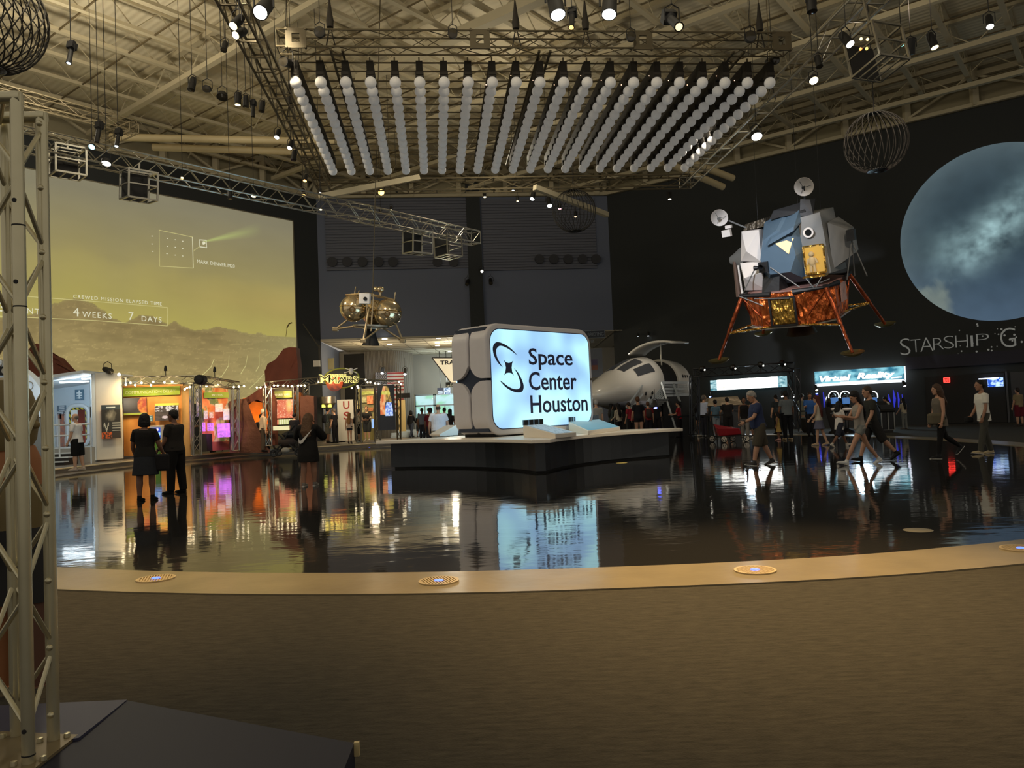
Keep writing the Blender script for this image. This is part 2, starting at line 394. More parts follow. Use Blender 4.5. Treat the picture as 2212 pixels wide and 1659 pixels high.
while t<42:
    mb=MB(); qa=-37.5 if t<29 else -37.5+(t-29)*.98
    mb.bar(TQ(t,qa,DK-.97),TQ(t,6,DK-.97),.045); mb.build('bridging',m_thin,ceil,False); t+=2.45
# conduits and ducts slung below the joists
def tubeobj(nm,pts,r,m,lab=None,cat=None,grp=None,n=10,parent=None):
    mb=MB(); mb.tube(pts,r,n); o=mb.build(nm,m,parent)
    if lab: tag(o,lab,cat,grp)
    return o
m_pipe=mat('cream_duct',lin((200,182,140)),.5)
for k,(a,b2) in enumerate([((238,296,33),(722,306,34)),((330,318,34.5),(718,330,35.5)),((1446,333,33.5),(1583,385,35.5)),((1425,345,33.5),(1562,404,35.5))]):
    tubeobj('duct',[W(*a),W(*b2)],.16,m_pipe,['long pale round duct under the roof, the upper of the pair beside the sloping truss','long pale round duct under the roof, the lower of the pair beside the sloping truss','short pale round duct end beyond the far corner of the globe rig, the higher one','short pale round duct end beyond the far corner of the globe rig, the lower one'][k],'duct','pale ducts below the roof')
# big diagonal braces of the roof
for k,(a,b2,w) in enumerate([((690,425,31),(905,383,33),.22),((1155,405,33),(1312,464,36),.22)]):
    mb=MB(); mb.bar(W(*a),W(*b2),w); tag(mb.build('roof_brace',m_cream,None,False),['pale sloping brace under the roof behind the long lighting truss','pale sloping brace above the spotlights at the back wall'][k],'beam')
# ---- lobby under the back wall
LB0=LP; m_lw=mat('lobby_grey',lin((128,122,112)),.8); m_tile=mat('ceiling_tile',lin((170,162,142)),.9,var=.05,scale=2)
mb=MB(); mb.prism([(-11.6,46.7),(14,48.9),(14,63),(-11.9,63)],LOB-.08,LOB-.02); lc=struct(mb.build('ceiling',m_tile,None,False))
mb=MB()
for i in range(14): mb.box((-11.5+i*1.5,47.4,LOB-.10),(-11.46+i*1.5,62,LOB-.08))
for i in range(10): mb.box((-11.6,48+i*1.5,LOB-.10),(6,48.04+i*1.5,LOB-.08))
mb.build('ceiling_grid',mat('grid_line',lin((120,112,95)),.8),lc,False)
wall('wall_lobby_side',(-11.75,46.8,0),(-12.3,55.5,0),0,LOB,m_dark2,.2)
wall('wall_lobby_panel',(-12.3,55.5,0),(-10.3,55.6,0),0,LOB,m_lw,.2)
mb=MB(); mb.box((-11.95,55.2,0),(-10.5,55.4,LOB-.3)); struct(mb.build('trim_8',mat('dark_doorway',lin((40,38,36)),.9),None,False))  # dark slab put where the black doorway opens
mb=MB()
for i in range(5): 
    x=-12.0+i*.0; 
mb.box((-12.25,55.1,0),(-11.95,55.4,LOB-.1)); struct(mb.build('trim_9',m_lw,None,False))
# curved pleated wall
arc=[V((-7.6+3.3*t/12*1.0,55.5,0)) for t in range(13)]
arc=[V((-10.5+(i/30)*3.0,55.4+ (max(0,i/30-.55)**2)*16,0)) for i in range(31)]
mb=MB(); ps=[(p.x,p.y) for p in arc]; ps=ps+[(x,y+.3) for x,y in ps[::-1]]; mb.prism(ps,0,LOB-.1)
struct(mb.build('wall_lobby_curved',mat('lobby_curve_grey',lin((112,106,96)),.7),None,False))
mb=MB()
for i in range(0,31,1):
    p=arc[i]; mb.tube([(p.x,p.y-.02,0),(p.x,p.y-.02,LOB-.1)],.028,6)
struct(mb.build('trim_10',m_lw,None))
wall('wall_lobby_back',(-8.2,61,0),(14,61.2,0),3.15,LOB,mat('lobby_back_grey',lin((150,145,135)),.8),.2)
wall('wall_lobby_back',(-4.6,61,0),(14,61.2,0),0,3.15,m_dark2,.2) if False else None
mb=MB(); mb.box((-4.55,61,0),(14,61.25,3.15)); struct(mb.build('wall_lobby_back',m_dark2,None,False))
mb=MB(); mb.box((-8.2,61,0),(-7.75,61.25,3.15)); struct(mb.build('wall_lobby_back',mat('warm_cream_wall',lin((235,205,140)),.6),None,False))
# glazed doors with daylight beyond
dx0,dx1=-7.75,-4.55
m_fr=mat('door_frame_metal',lin((150,160,165)),.4,.4)
m_glass=mat('door_glass',(.8,.95,.95),.05,trans=.9,ior=1.1)
for k in range(2):
    d=empty('door_%d'%(k+1),(dx0+.02+k*1.58,61.0,0)); struct(d)
    mb=MB(); w=1.56
    mb.box((0,0,0),(.09,.12,3.15)); mb.box((w-.09,0,0),(w,.12,3.15)); mb.box((0,0,2.2),(w,.12,2.32)); mb.box((w/2-.04,0,0),(w/2+.04,.12,2.2)); mb.box((0,0,3.05),(w,.12,3.15)); mb.box((0,0,.0),(w,.12,.12))
    mb.build('door_frame',m_fr,d,False)
    mb=MB(); mb.box((.09,.05,.12),(w-.09,.07,3.05)); mb.build('glass',m_glass,d,False)
    mb=MB(); mb.box((w/2-.12,-.05,.9),(w/2-.08,0,1.4)); mb.build('door_handle',m_fr,d,False)
m_day=attrmat('daylight_outside',1.0)
def dayfn(u,v):
    g=fbm(u*9,v*7,3.1); sky=mix((.62,.95,1.0),(1.2,1.3,1.25),v*.5)
    green=mix((.12,.5,.22),(.5,.95,.6),.5+g)
    c=mix(sky,green,max(0,min(1,(g*2.2+(.72-v)*1.3))))
    if v<.28: c=mix((.5,.62,.7),(1.0,1.1,1.1),.5+fbm(u*20,v*30))
    return c
o=picture('outside_view',9,4.2,dayfn,m_day,frame((-11.5,64.5,0),(1,0,0)),60,30); tag(o,None,None); struct(o)
# lobby downlights
m_dl=mat('downlight',(1,1,1),.5,emit=(1,.95,.8),es=4)
for i,(x,y) in enumerate([(831,733),(947,731),(842,745),(945,741),(945,747),(972,760),(1010,735)]):
    p=G(x,y,LOB-.13); mb=MB(); mb.lathe([(0,0),(.16,0),(.16,.05),(0,.05)],14); o=mb.build('downlight',m_dl,None); o.location=p
    tag(o,'small round recessed light in the pale lobby ceiling, '+['nearest the hall by the orb probe','nearest the hall beside the lit sign','deeper in above the orb probe','first of three in line','second of three in line','third of three in line','just behind the sign top'][i],'light','recessed lights in the lobby ceiling')
lamp('POINT',(-4,51,5.0),420,(1,.88,.65),.2); lamp('POINT',(-5,58,4.2),320,(.85,1,1),.2); lamp('POINT',(-9.0,49.5,4.6),240,(1,.8,.5),.2)
# ================================================================ trusses and the globe rig
m_alu=mat('aluminium_truss',lin((170,165,150)),.32,.85,var=.08,scale=6)
m_alud=mat('dull_aluminium',lin((150,138,110)),.5,.6)
m_alub=mat('rig_steel_brown',lin((96,86,64)),.6,.3)
m_blk=mat('matte_black',lin((22,20,17)),.7)
m_blkg=mat('gloss_black',lin((14,14,14)),.25)
def truss(name,A,B,s,m,label,cat='truss',group=None,r=.025,bay=None,n=6,up=(0,0,1),parent=None,lr=None,sh=None,ladder=False):
    A=V(A);B=V(B);d=(B-A);L=d.length;d=d/L
    x=d.cross(V(up)).normalized(); y=x.cross(d).normalized()
    sh=sh or s; cs=[(x*s+y*sh)/2,(x*-s+y*sh)/2,(x*-s+y*-sh)/2,(x*s+y*-sh)/2]
    o=empty(name,(0,0,0),0,label,cat,group) if parent is None else parent
    for c in cs:
        mb=MB(); mb.tube([A+c,B+c],r,n); mb.build('chord',m,o)
    bay=bay or s; k=max(2,int(L/bay))
    for f in range(4):
        c0,c1=cs[f],cs[(f+1)%4]; pts=[]
        for i in range(k+1): pts.append(A+d*(L*i/k)+(c0 if i%2 else c1))
        mb=MB()
        # continuous zigzag
        for i in range(k):
            if ladder and f%2==0:
                e0=A+d*(L*i/k); e1=A+d*(L*(i+1)/k); a_,b_=(c0,c1) if i%2==0 else (c1,c0); mb.tube([e0+a_,e0+b_],lr or r*.7,5); mb.tube([e0+b_,e1+b_],lr or r*.7,5)
            else: mb.tube([pts[i],pts[i+1]],lr or r*.5,5)
        for e in (A,B): mb.tube([e+c0,e+c1],lr or r*.5,5)
        mb.build('lacing',m,o)
    return o
RO=V((-5.41,20.24,0)); RX=V((13.05,1.31,0))/13.115; RY=V((-RX.y,RX.x,0)); PX=13.115/20; PYs=7.50/13
def RG(x,y,z): return RO+RX*x+RY*y+ZZ*z
truss('truss',RG(-.35,-.45,11.33),RG(13.45,-.45,11.33),.45,m_alub,'brown tinted lighting truss along the near edge of the white globe rig',bay=.75)
truss('truss',V((-5.95,15.0,11.45)),V((-7.65,32.7,11.45)),.5,m_alub,'long lighting truss beside the globe rig on the screen side, running away overhead',bay=.85,r=.04,ladder=True)
truss('truss',V((9.75,14.5,11.45)),V((8.17,34.5,11.45)),.5,m_alu,'bright metal lighting truss beside the globe rig on the lunar lander side',bay=.85,r=.035,ladder=True)
truss('truss',V((-7.9,32.9,11.45)),V((8.3,34.3,11.45)),.5,m_alub,'lighting truss closing the far end of the globe rig',bay=1.2,ladder=True,r=.035)
a=G(0,290,8.95); bb=G(1028,515,8.95); dd=(bb-a)
truss('truss',a-dd*.25,bb,.52,m_alu,'long silver truss with hanging cages in front of the big screen',bay=.5,r=.028)
a=G(20,203,12.6); bb=G(290,275,12.6); truss('truss',a-(bb-a)*.3,bb,.4,m_alub,'short pale truss high in the roof above the two spotlights',bay=.6)
a=G(290,275,12.4); bb=G(218,308,12.4); truss('truss',a,bb,.34,m_alub,'cross piece at the end of the short pale roof truss',bay=.5)
# corner blocks of near truss
for x in (.15,4.9,9.3,13.2):
    mb=MB(); mx=frame(RG(x,-.72,11.05),RX); mb.box((-.26,0,0),(-.1,.05,.52),mx); mb.box((.1,0,0),(.26,.05,.52),mx); mb.box((-.1,0,0),(.1,.05,.14),mx); mb.box((-.1,0,.38),(.1,.05,.52),mx)
    for sx in (-.24,.24):
        for sz in (.02,.5): mb.tube([mx@V((sx,-.03,sz)),mx@V((sx,.08,sz))],.035,8)
    tag(mb.build('corner_block',m_alub,None,False),'bolted plate joint on the near truss of the globe rig, '+{.15:'at its screen end',4.9:'second from its screen end',9.3:'third from its screen end',13.2:'at its lander end'}[x],'bracket','plate joints on the near rig truss')
ORD='first second third fourth fifth sixth seventh eighth ninth tenth eleventh twelfth thirteenth fourteenth fifteenth sixteenth seventeenth eighteenth nineteenth twentieth twenty-first'.split()
m_globe=mat('frosted_globe',lin((222,217,208)),.7,spec=.25,emit=(.95,.93,.88),es=.10)  # faint glow added to the globes to lift their brightness
m_str=mat('winch_black',lin((40,34,24)),.75)
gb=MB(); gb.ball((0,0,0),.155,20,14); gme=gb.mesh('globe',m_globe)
m_led=mat('indicator_led',(1,.6,.3),.5,emit=(1,.6,.35),es=4)
for i in range(21):
    x=i*PX; o=empty('winch_bar',RG(x,0,11.0),math.atan2(RX.y,RX.x),'black winch housing above the %s string of globes counted from the screen'%ORD[i],'winch bar','black winch bars of the globe rig')
    mb=MB(); mb.box((-.09,-.12,-.38),(.09,.22,0)); mb.box((-.09,-.12,-.3),(.09,7.7,-.02)); 
    for j in range(14): mb.box((-.11,j*PYs-.1,-.42),(.11,j*PYs+.1,-.26))
    mb.build('housing',m_str,o,False)
    mb=MB(); mb.bar((0,-.05,0),(0,-.05,.12),.04); mb.bar((0,7.5,0),(0,7.5,.12),.04); mb.build('clamp',m_alub,o,False)
    mb=MB()
    mb.ball((-.1,.35+(i%3)*.3,-.2),.012,6,4); mb.build('indicator_light',m_led,o)
    for j in range(14):
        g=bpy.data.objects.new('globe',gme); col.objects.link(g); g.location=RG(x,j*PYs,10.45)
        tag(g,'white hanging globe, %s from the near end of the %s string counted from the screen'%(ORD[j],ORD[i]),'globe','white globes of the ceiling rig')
# cables of the globes belong to the winches: thin wires
for j in range(14):
    mb=MB(); z=11.06+.02*(j%2); mb.tube([RG(-.3,j*PYs+.15,z),RG(13.4,j*PYs+.15,z)],.022,6)
    tag(mb.build('cross_pipe',m_alub,None),'thin brown pipe crossing above the winch bars, %s from the near truss'%ORD[j],'pipe','cross pipes of the globe rig')
for k,x in enumerate((1.0,6.5,11.9)):
    mb=MB(); mb.bar(RG(x,-.5,11.1),RG(x,9.2,11.16),.06); mb.bar(RG(x+.3,-.5,11.1),RG(x+.3,9.2,11.16),.06)
    for j in range(18): mb.bar(RG(x,j*.5,11.1),RG(x+.3,j*.5+.25,11.1),.03)
    tag(mb.build('ladder_beam',m_alub,None,False),'flat ladder beam over the globe winches, '+['nearest the screen','in the middle of the rig','nearest the lander'][k],'beam','ladder beams of the globe rig')
# hoists: tapered chain motors hanging from the roof to the trusses
def hoist(p,top,label):
    o=empty('chain_hoist',p,0,label,'hoist','chain hoists holding the trusses')
    mb=MB(); mb.lathe([(.0,.0),(.09,.02),(.1,.2),(.06,.45),(.02,.8)],10); mb.build('chain_bag',m_str,o)
    mb=MB(); mb.tube([(0,0,.7),(0,0,top-p[2])],.014,5); mb.build('chain',m_thin,o)
    mb=MB(); mb.bar((-.12,0,-.5),(0,0,.1),.03); mb.bar((.12,0,-.5),(0,0,.1),.03); mb.build('sling',m_str,o,False)
for k,(x,nm) in enumerate(((1.0,'by the screen end'),(5.9,'in its middle'),(7.8,'between the two bright house lamps'),(12.7,'by the lander end'))): hoist(RG(x,-.45,11.7),DK-.1,'black tapered hoist on the near rig truss '+nm)
hoist(V((-6.9,25,11.85)),DK-.1,'black tapered hoist on the truss at the screen side of the rig')
hoist(V((8.9,25,11.85)),DK-.1,'black tapered hoist on the truss at the lander side of the rig')
# ---- wire cages hanging from the long truss
def cage(p,s,rz,tilt,label,hang,bars=1,m=m_alu):
    o=empty('wire_cage',p,0,label,'cage','open square cages under the trusses'); o.rotation_euler=(tilt,0,rz)
    h=s/2; c=[(x,y,z) for x in (-h,h) for y in (-h,h) for z in (-h,h)]
    mb=MB()
    for a1 in c:
        for b1 in c:
            if a1<b1 and sum(a1[i]!=b1[i] for i in range(3))==1: mb.bar(a1,b1,.045)
    mb.build('frame',m,o,False)
    mb=MB()
    for k in range(bars+1):
        z=-h; t=-h+s*(k+1)/(bars+2); mb.bar((t,-h,z),(t,h,z),.035)
    for (a1,b1) in (((-h,-h,0),(h,-h,0)),((-h,-h,0),(-h,h,0)),((h,-h,0),(h,h,0)),((-h,h,0),(h,h,0))): mb.bar(a1,b1,.035)
    mb.build('rail',m,o,False)
    mb=MB(); mb.box((-h+.04,h-.03,-h),(h-.04,h,h)); mb.build('back_panel',m_blk,o,False)
    mb=MB(); mb.bar((0,0,h),(0,0,h+hang),.04); mb.bar((-h,0,h),(h,0,h),.04); mb.build('hanger',m,o,False)
cage(W(146,350,20.4),.72,.75,.05,'open metal cage under the silver truss, half behind the near post','x' and .2)
cage(W(300,402,21.4),.76,.75,.12,'open metal cage under the silver truss, hanging against the screen edge',.25)
cage(W(902,524,30.2),.86,.62,.1,'tilted open metal cage near the far tip of the silver truss',.2)
cage(W(968,534,31.6),.80,.80,-.02,'upright open metal cage at the far tip of the silver truss',.2)
cage(W(1893,112,17.5),.86,.35,-.2,'open cage holding glowing lamps beside the truss on the lander side',1.5,2)
for k,(x,y,cc) in enumerate(((1860,84,(1,.75,.3)),(1874,85,(1,.7,.3)),(1859,106,(1,.3,.05)),(1872,105,(.8,.6,.1)))):
    mb=MB(); p=W(x,y,17.35); mb.ball((0,0,0),.035,8,6); o=mb.build('cage_lamp',mat('cage_lamp_%d'%k,(1,1,1),.5,emit=cc,es=2.5),None); o.location=p
    tag(o,['pale yellow lamp glowing in the cage, upper row outer','pale yellow lamp glowing in the cage, upper row inner','red orange lamp glowing in the cage','dull yellow lamp glowing in the cage, lower row'][k],'lamp','small lamps in the cage')
# ---- wire spheres
def wire_sphere(p,R,label,top,m,tws=(.22,)):
    o=empty('wire_sphere',p,0,label,'wire globe','hanging wire spheres')
    for k in range(28*len(tws)):
        a=2*PI*k/28; mb=MB(); tw=tws[k//28]
        mb.tube([(R*sin(t)*cos(a+tw*t),R*sin(t)*sin(a+tw*t),R*cos(t)) for t in [PI*i/24 for i in range(25)]],.013,5); mb.build('rib',m,o)
    mb=MB(); mb.lathe([(0,-R-.02),(.3,-R+.03),(.3,-R+.06),(0,-R+.04)],20); mb.build('base_plate',m_blkg,o)
    mb=MB(); mb.tube([(0,0,R),(0,0,top-p[2])],.015,6); mb.build('cable',m_blk,o)
m_wire=mat('dark_wire',lin((44,39,28)),.8)
wire_sphere(W(-27,40,14.5),1.02,'dark wire sphere high beside the near truss post',DK,m_wire,(.5,-.5))
wire_sphere(W(1892,308,23.5),.92,'dark wire sphere hanging before the wall above the lunar lander and planet',DK,mat('black_wire',lin((34,32,28)),.75))
wire_sphere(W(1240,456,34),.95,'dark wire sphere hanging by the back wall behind the spotlights',DK,mat('black_wire',lin((34,32,28)),.75))
mb=MB(); 
# pole under the near sphere
# ---- stage lights
def stage_light(p,rot,label,kind='can',emit=None,es=6,scale=1.0,hang=.5,grp='stage lights around the hall'):
    o=empty('stage_light',p,0,label,'light',grp); o.rotation_euler=(0,0,rot[1])
    R=M.Rotation(-rot[0],4,'X'); k=scale
    mb=MB()
    if kind=='can': mb.lathe([(.0,.2*k),(.07*k,.2*k),(.085*k,.12*k),(.09*k,-.14*k),(.095*k,-.16*k),(.08*k,-.16*k),(.075*k,-.1*k),(0,-.1*k)],14,R)
    elif kind=='long': mb.lathe([(.0,.34*k),(.09*k,.34*k),(.10*k,.1*k),(.065*k,.06*k),(.07*k,-.36*k),(.08*k,-.38*k),(.06*k,-.38*k),(.05*k,-.3*k),(0,-.3*k)],14,R)
    else: mb.lathe([(.0,.05*k),(.13*k,.05*k),(.14*k,-.05*k),(.12*k,-.05*k),(.11*k,0),(0,0)],16,R)
    if kind=='long': mb.cbox((0,0,.2*k),(.2*k,.2*k,.2*k),R)
    mb.build('housing',m_blk,o)
    mb=MB(); mb.tube([(-.12*k,0,0),(-.12*k,0,.2*k),(0,0,.27*k),(.12*k,0,.2*k),(.12*k,0,0)],.012*k,5); mb.build('yoke',m_blk,o)
    mb=MB(); mb.tube([(0,0,.27*k),(0,0,.27*k+hang)],.009,5); mb.build('clamp_rod',m_blk,o)
    z={'can':-.162,'long':-.382,'disc':-.052}[kind]*k; r={'can':.08,'long':.058,'disc':.12}[kind]*k
    mb=MB(); mb.lathe([(0,z-.012*k),(r,z),(0,z+.003)],14,R)
    lm=mat('lens_off',lin((60,55,45)),.1) if not emit else mat('lens_%d_%d_%d_%d'%(emit[0]*99,emit[1]*99,emit[2]*99,es*10),(1,1,1),.4,emit=emit,es=es)
    mb.build('lens',lm,o)
    return o
WH=(1,.97,.85); YE=(1,.82,.42); OR=(1,.5,.12); CW=(.8,.93,1)
SL=[ # x,y,depth,kind,tilt,emit,es,scale,label
(153,112,15.5,'long',.25,CW,2,1.0,'long black spotlight hanging alone over the screen side'),
(415,183,21,'can',.3,None,0,1.5,'black spotlight hanging at the near end of the row of roof lights'),
(448,192,21.2,'can',1.2,None,0,1.5,'black spotlight tipped level, next to the near end of the roof row'),
(480,207,21.5,'disc',.4,None,0,1.5,'round black spotlight third along the roof row'),
(514,215,21.7,'can',.1,YE,3,1.4,'black spotlight with a yellow lit rim in the roof row'),
(531,220,21.9,'can',.1,None,0,1.3,'square looking black spotlight fifth along the roof row'),
(547,233,22.1,'long',.1,None,0,1.0,'tall narrow black spotlight sixth along the roof row'),
(566,231,22.4,'can',.2,None,0,1.3,'black spotlight at the far end of the roof row'),
(485,101,19.5,'can',.5,None,0,1.2,'small black spotlight alone on a roof brace'),
(213,284,20.5,'long',.2,None,0,1.2,'tall black spotlight over the silver truss, the darker of two'),
(255,296,20.8,'long',.3,CW,5,1.1,'tall black spotlight over the silver truss with a white lens'),
(512,48,15.8,'can',.7,YE,5,1.5,'amber glowing spotlight on the screen side truss, the upper of two'),
(518,72,16.1,'can',.9,YE,5,1.4,'amber glowing spotlight on the screen side truss, the lower of two'),
(570,18,15.5,'can',.8,WH,14,2.0,'very bright white house lamp above the corner of the globe rig'),
(1200,9,15.2,'can',.35,WH,18,2.1,'very bright house lamp over the near rig truss, nearer the screen'),
(1317,9,15.2,'can',.35,WH,18,2.0,'very bright house lamp over the near rig truss, nearer the lander'),
(1236,38,16,'long',.5,OR,3,1.2,'black spotlight with an amber lens between the two bright house lamps'),
(1452,44,14,'long',.85,(1,.75,.4),1.6,1.6,'long black tilted spotlight above the near rig truss'),
(1634,292,23,'disc',.5,WH,16,1.5,'bright house lamp below the truss on the lander side'),
(1828,86,17,'can',.6,WH,14,1.3,'bright lamp on the lander side truss near the lamp cage'),
(1768,134,18,'can',.3,None,0,1.2,'black spotlight under the lander side truss'),
(1757,172,18.3,'disc',.6,YE,6,1.2,'warm lit spotlight under the lander side truss'),
(1968,102,19,'can',-.3,None,0,1.5,'black spotlight beside a green glow at the lamp cage'),
(1948,97,18.6,'disc',.2,(.3,1,.8),3,.5,'tiny green glowing lamp beside the lamp cage'),
(2014,90,19,'can',.3,YE,2.5,1.6,'black spotlight with a lit rim under the roof beam'),
(2137,48,18,'can',.5,WH,1.5,1.4,'black spotlight on the roof beam near the frame edge'),
(1752,8,16,'can',.1,None,0,1.6,'black spotlight at the top over the lander side'),
(600,290,23,'can',.5,WH,12,1.2,'bright lamp halfway down the screen side truss, the upper of two'),
(628,313,23.6,'can',.5,WH,10,1.2,'bright lamp halfway down the screen side truss, the lower of two'),
(635,337,24.5,'can',.2,None,0,1.3,'dark spotlight under the two bright lamps of the screen side truss'),
(660,385,30,'can',.5,OR,5,1.2,'orange glowing spotlight where the trusses cross, upper one'),
(655,416,29,'can',.5,OR,5,1.3,'orange glowing spotlight where the trusses cross, lower one'),
(692,412,30,'can',.2,WH,5,.7,'tiny white lamp by the truss crossing'),
(824,416,33,'disc',1.4,(1,.6,.12),5,1.5,'round amber lamp under the far rig truss'),
(845,451,33,'can',.6,YE,6,1.0,'amber lamp over the silver truss, higher of two near the back wall'),
(822,456,32.5,'can',.4,YE,4,.9,'amber lamp over the silver truss, lower of two near the back wall'),
(857,414,33.5,'can',.2,(1,.1,.08),3,.7,'tiny red lamp under the far rig truss'),
(1047,420,34,'can',.2,YE,6,1.1,'black spotlight with a warm lens under the far rig truss'),
(1110,408,34,'can',.5,CW,12,1.2,'white spotlight at the start of the row above the sign'),
(1151,423,34.6,'can',.5,CW,14,1.4,'white spotlight second in the row above the sign'),
(1118,430,34.3,'can',.2,YE,3,.9,'small warm lamp below the first white spotlight'),
(1186,437,35.2,'can',.5,CW,18,1.6,'brightest white spotlight in the row above the sign'),
(1209,446,35.5,'can',.3,(1,.5,.55),6,1.1,'pinkish lamp next to the brightest spotlight above the sign'),
(1243,463,36,'can',.3,(1,.6,.3),5,1.1,'orange tinted lamp inside the far wire sphere outline'),
(1446,424,35,'can',.2,WH,3,1.3,'black spotlight at the far rig corner on the lander side'),
(548,422,24.5,'disc',.3,YE,4,.9,'small yellow lamp under the silver truss against the dark wall'),
(497,420,24,'can',.0,None,0,1.2,'dark lamp on the wall top above the screen'),
(230,350,20.8,'disc',.35,WH,1.6,1.4,'oval white lamp set under the silver truss'),
(199,316,20.3,'disc',.7,(.3,.8,1),5,.9,'blue glowing lamp on the silver truss'),
(394,383,22.5,'disc',.3,YE,4,.5,'pinprick yellow lamp under the silver truss, nearer the cages'),
(693,452,26,'disc',.3,YE,5,.5,'pinprick yellow lamp under the silver truss, toward its far tip'),
(691,70,19.5,'disc',1.5,None,0,1.4,'round dark lamp face on the near rig truss, first from the screen'),
(978,73,19.8,'disc',1.5,None,0,1.3,'round dark lamp face on the near rig truss, second from the screen'),
(1363,80,20.2,'disc',1.5,None,0,1.3,'round dark lamp face on the near rig truss, third from the screen'),
(1620,80,20.6,'disc',1.5,None,0,1.6,'round dark lamp face on the near rig truss, nearest the lander'),
(620,135,20,'can',1.3,None,0,1.9,'bulky black lamp at the near screen side corner of the rig'),
(1668,132,21.6,'can',1.3,None,0,1.7,'bulky black lamp at the near lander side corner of the rig'),
(1040,585,47.0,'can',1.2,WH,1.5,1.6,'small lamp on the pilaster of the back wall'),
(1010,610,47.3,'can',.8,None,0,1.8,'dark lamp hanging on the pilaster, the screen side one'),
(1060,608,47.3,'can',.8,None,0,1.8,'dark lamp hanging on the pilaster, the lander side one'),
]
for (x,y,d,k,t,e,es,sc,lb) in SL:
    p=W(x,y,d); top=DK-.9
    near=d<26 and p.z>10 and (p.z<11.3)
    hg=.12 if y>560 else max(.1,DK-.03-p.z-.27*sc*(.72 if es<13 else .85))
    sc*=.72 if es<13 else .85; stage_light(p,(t,random.uniform(-.5,.5) if k!='disc' else 0),lb,k,e,es,sc,hg)
# ---- near truss tower on its plinth
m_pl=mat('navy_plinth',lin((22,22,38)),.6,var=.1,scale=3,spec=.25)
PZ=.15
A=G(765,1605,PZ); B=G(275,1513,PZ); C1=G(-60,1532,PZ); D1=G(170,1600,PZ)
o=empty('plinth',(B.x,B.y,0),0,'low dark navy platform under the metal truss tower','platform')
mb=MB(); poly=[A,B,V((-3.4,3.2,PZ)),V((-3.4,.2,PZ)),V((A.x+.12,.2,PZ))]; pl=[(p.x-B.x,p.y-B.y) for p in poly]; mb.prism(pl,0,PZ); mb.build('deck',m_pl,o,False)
m_pl2=mat('navy_plinth_sheen',lin((46,45,66)),.6,var=.15,scale=3)  # paler navy holds the light caught by the tilted facet
mb=MB(); q=[B,C1,V((-3.3,2.9,PZ)),D1]; mb.add([(p.x-B.x,p.y-B.y,PZ+(.012 if i else .004)) for i,p in enumerate(q)]+[(p.x-B.x,p.y-B.y,PZ-.02) for p in q],[(0,1,2,3),(7,6,5,4),(0,4,5,1),(1,5,6,2),(2,6,7,3),(3,7,4,0)]); mb.build('sheen_facet',m_pl2,o,False)
mb=MB(); mb.bar((A.x-B.x+.01,A.y-B.y,.1),(A.x-B.x+.01,A.y-B.y,PZ+.004),.02); mb.build('corner_edge',mat('pale_edging',lin((190,170,120)),.5),o,False)
c1=G(62,1654,PZ); c2=G(116,1603,PZ); c3=G(6,1620,PZ)+V((-.02,.12,0)); c4=c1+(c3-c2)
TZ=W(45,200,c1.y).z; T2z=W(98,243,c2.y).z
o=empty('truss_tower',(c1.x,c1.y,PZ),0,'silver metal truss tower standing on the navy platform','truss tower')
m_alun=mat('brushed_aluminium',lin((205,196,162)),.32,.75,var=.12,scale=9)
def L(p): return V(p)-V((c1.x,c1.y,PZ))
for c,zt in ((c1,TZ),(c2,T2z),(c3,T2z),(c4,TZ)):
    mb=MB(); mb.tube([L(c),L((c.x,c.y,zt))],.0245,16); mb.build('chord',m_alun,o)
for (a,b2,ph) in ((c1,c2,0),(c2,c3,1),(c3,c4,0),(c4,c1,1)):
    n=9; mb=MB(); z0=PZ+.12; st=(TZ-.05-z0)/n
    for i in range(n):
        s0,s1=(a,b2) if (i+ph)%2==0 else (b2,a)
        mb.tube([L((s0.x,s0.y,z0+i*st+ (0.02))),L((s1.x,s1.y,z0+(i+1)*st-.02))],.0095,8)
    mb.build('lacing',m_alun,o)
for i in range(10):
    z=PZ+.12+i*(TZ-.17-PZ)/9
    mb=MB(); p=L((c2.x,c2.y,z)); mb.ball((p.x+.004,p.y-.022,p.z),.014,8,6); mb.build('weld_joint',m_alun,o)
for k,z in enumerate((PZ+.14,W(50,610,c1.y).z,W(52,435,c1.y).z)):
    mb=MB(); p=L((c1.x,c1.y,z)); mb.tube([(p.x,p.y-.027,p.z),(p.x,p.y-.02,p.z)],.009,10); mb.build('bolt',m_blk,o)
    mb=MB(); p=L((c1.x,c1.y,z-.1)); mb.tube([(p.x,p.y,p.z),(p.x,p.y,p.z+.006)],.0253,16); mb.build('coupler_ring',m_blk,o)
for c,z in ((c1,TZ),(c2,T2z)):
    mb=MB(); mb.tube([L((c.x+.02,c.y,z-.02)),L((c.x-1.4,c.y-.1,z-.02))],.0245,14); mb.build('arm_chord',m_alun,o)
mb=MB()
for i in range(8):
    x0=c2.x-.02-i*.16; mb.tube([L((x0,(c2 if i%2 else c1).y,TZ-.03)),L((x0-.16,(c1 if i%2 else c2).y,TZ-.03))],.0095,8)
mb.build('arm_lacing',m_alun,o)
mb=MB(); mp_=[c1+V((.06,-.2,0)),c2+V((.08,.04,0)),c3+V((-.1,.05,0)),c4+V((-.1,-.2,0))]; mb.prism([(L(p).x,L(p).y) for p in mp_],0,.012); mb.build('base_plate',mat('plywood_tan_plate',lin((118,104,74)),.5,.3),o,False)
for c in (c1,c2,c3):
    for s_ in (-1,1):
        mb=MB(); p=L((c.x+.045*s_,c.y+.02*s_,PZ)); mb.lathe([(0.0,.03),(.012,.028),(.014,.012),(.014,.010)],8,M.Translation(p)); mb.build('base_bolt',m_alun,o)
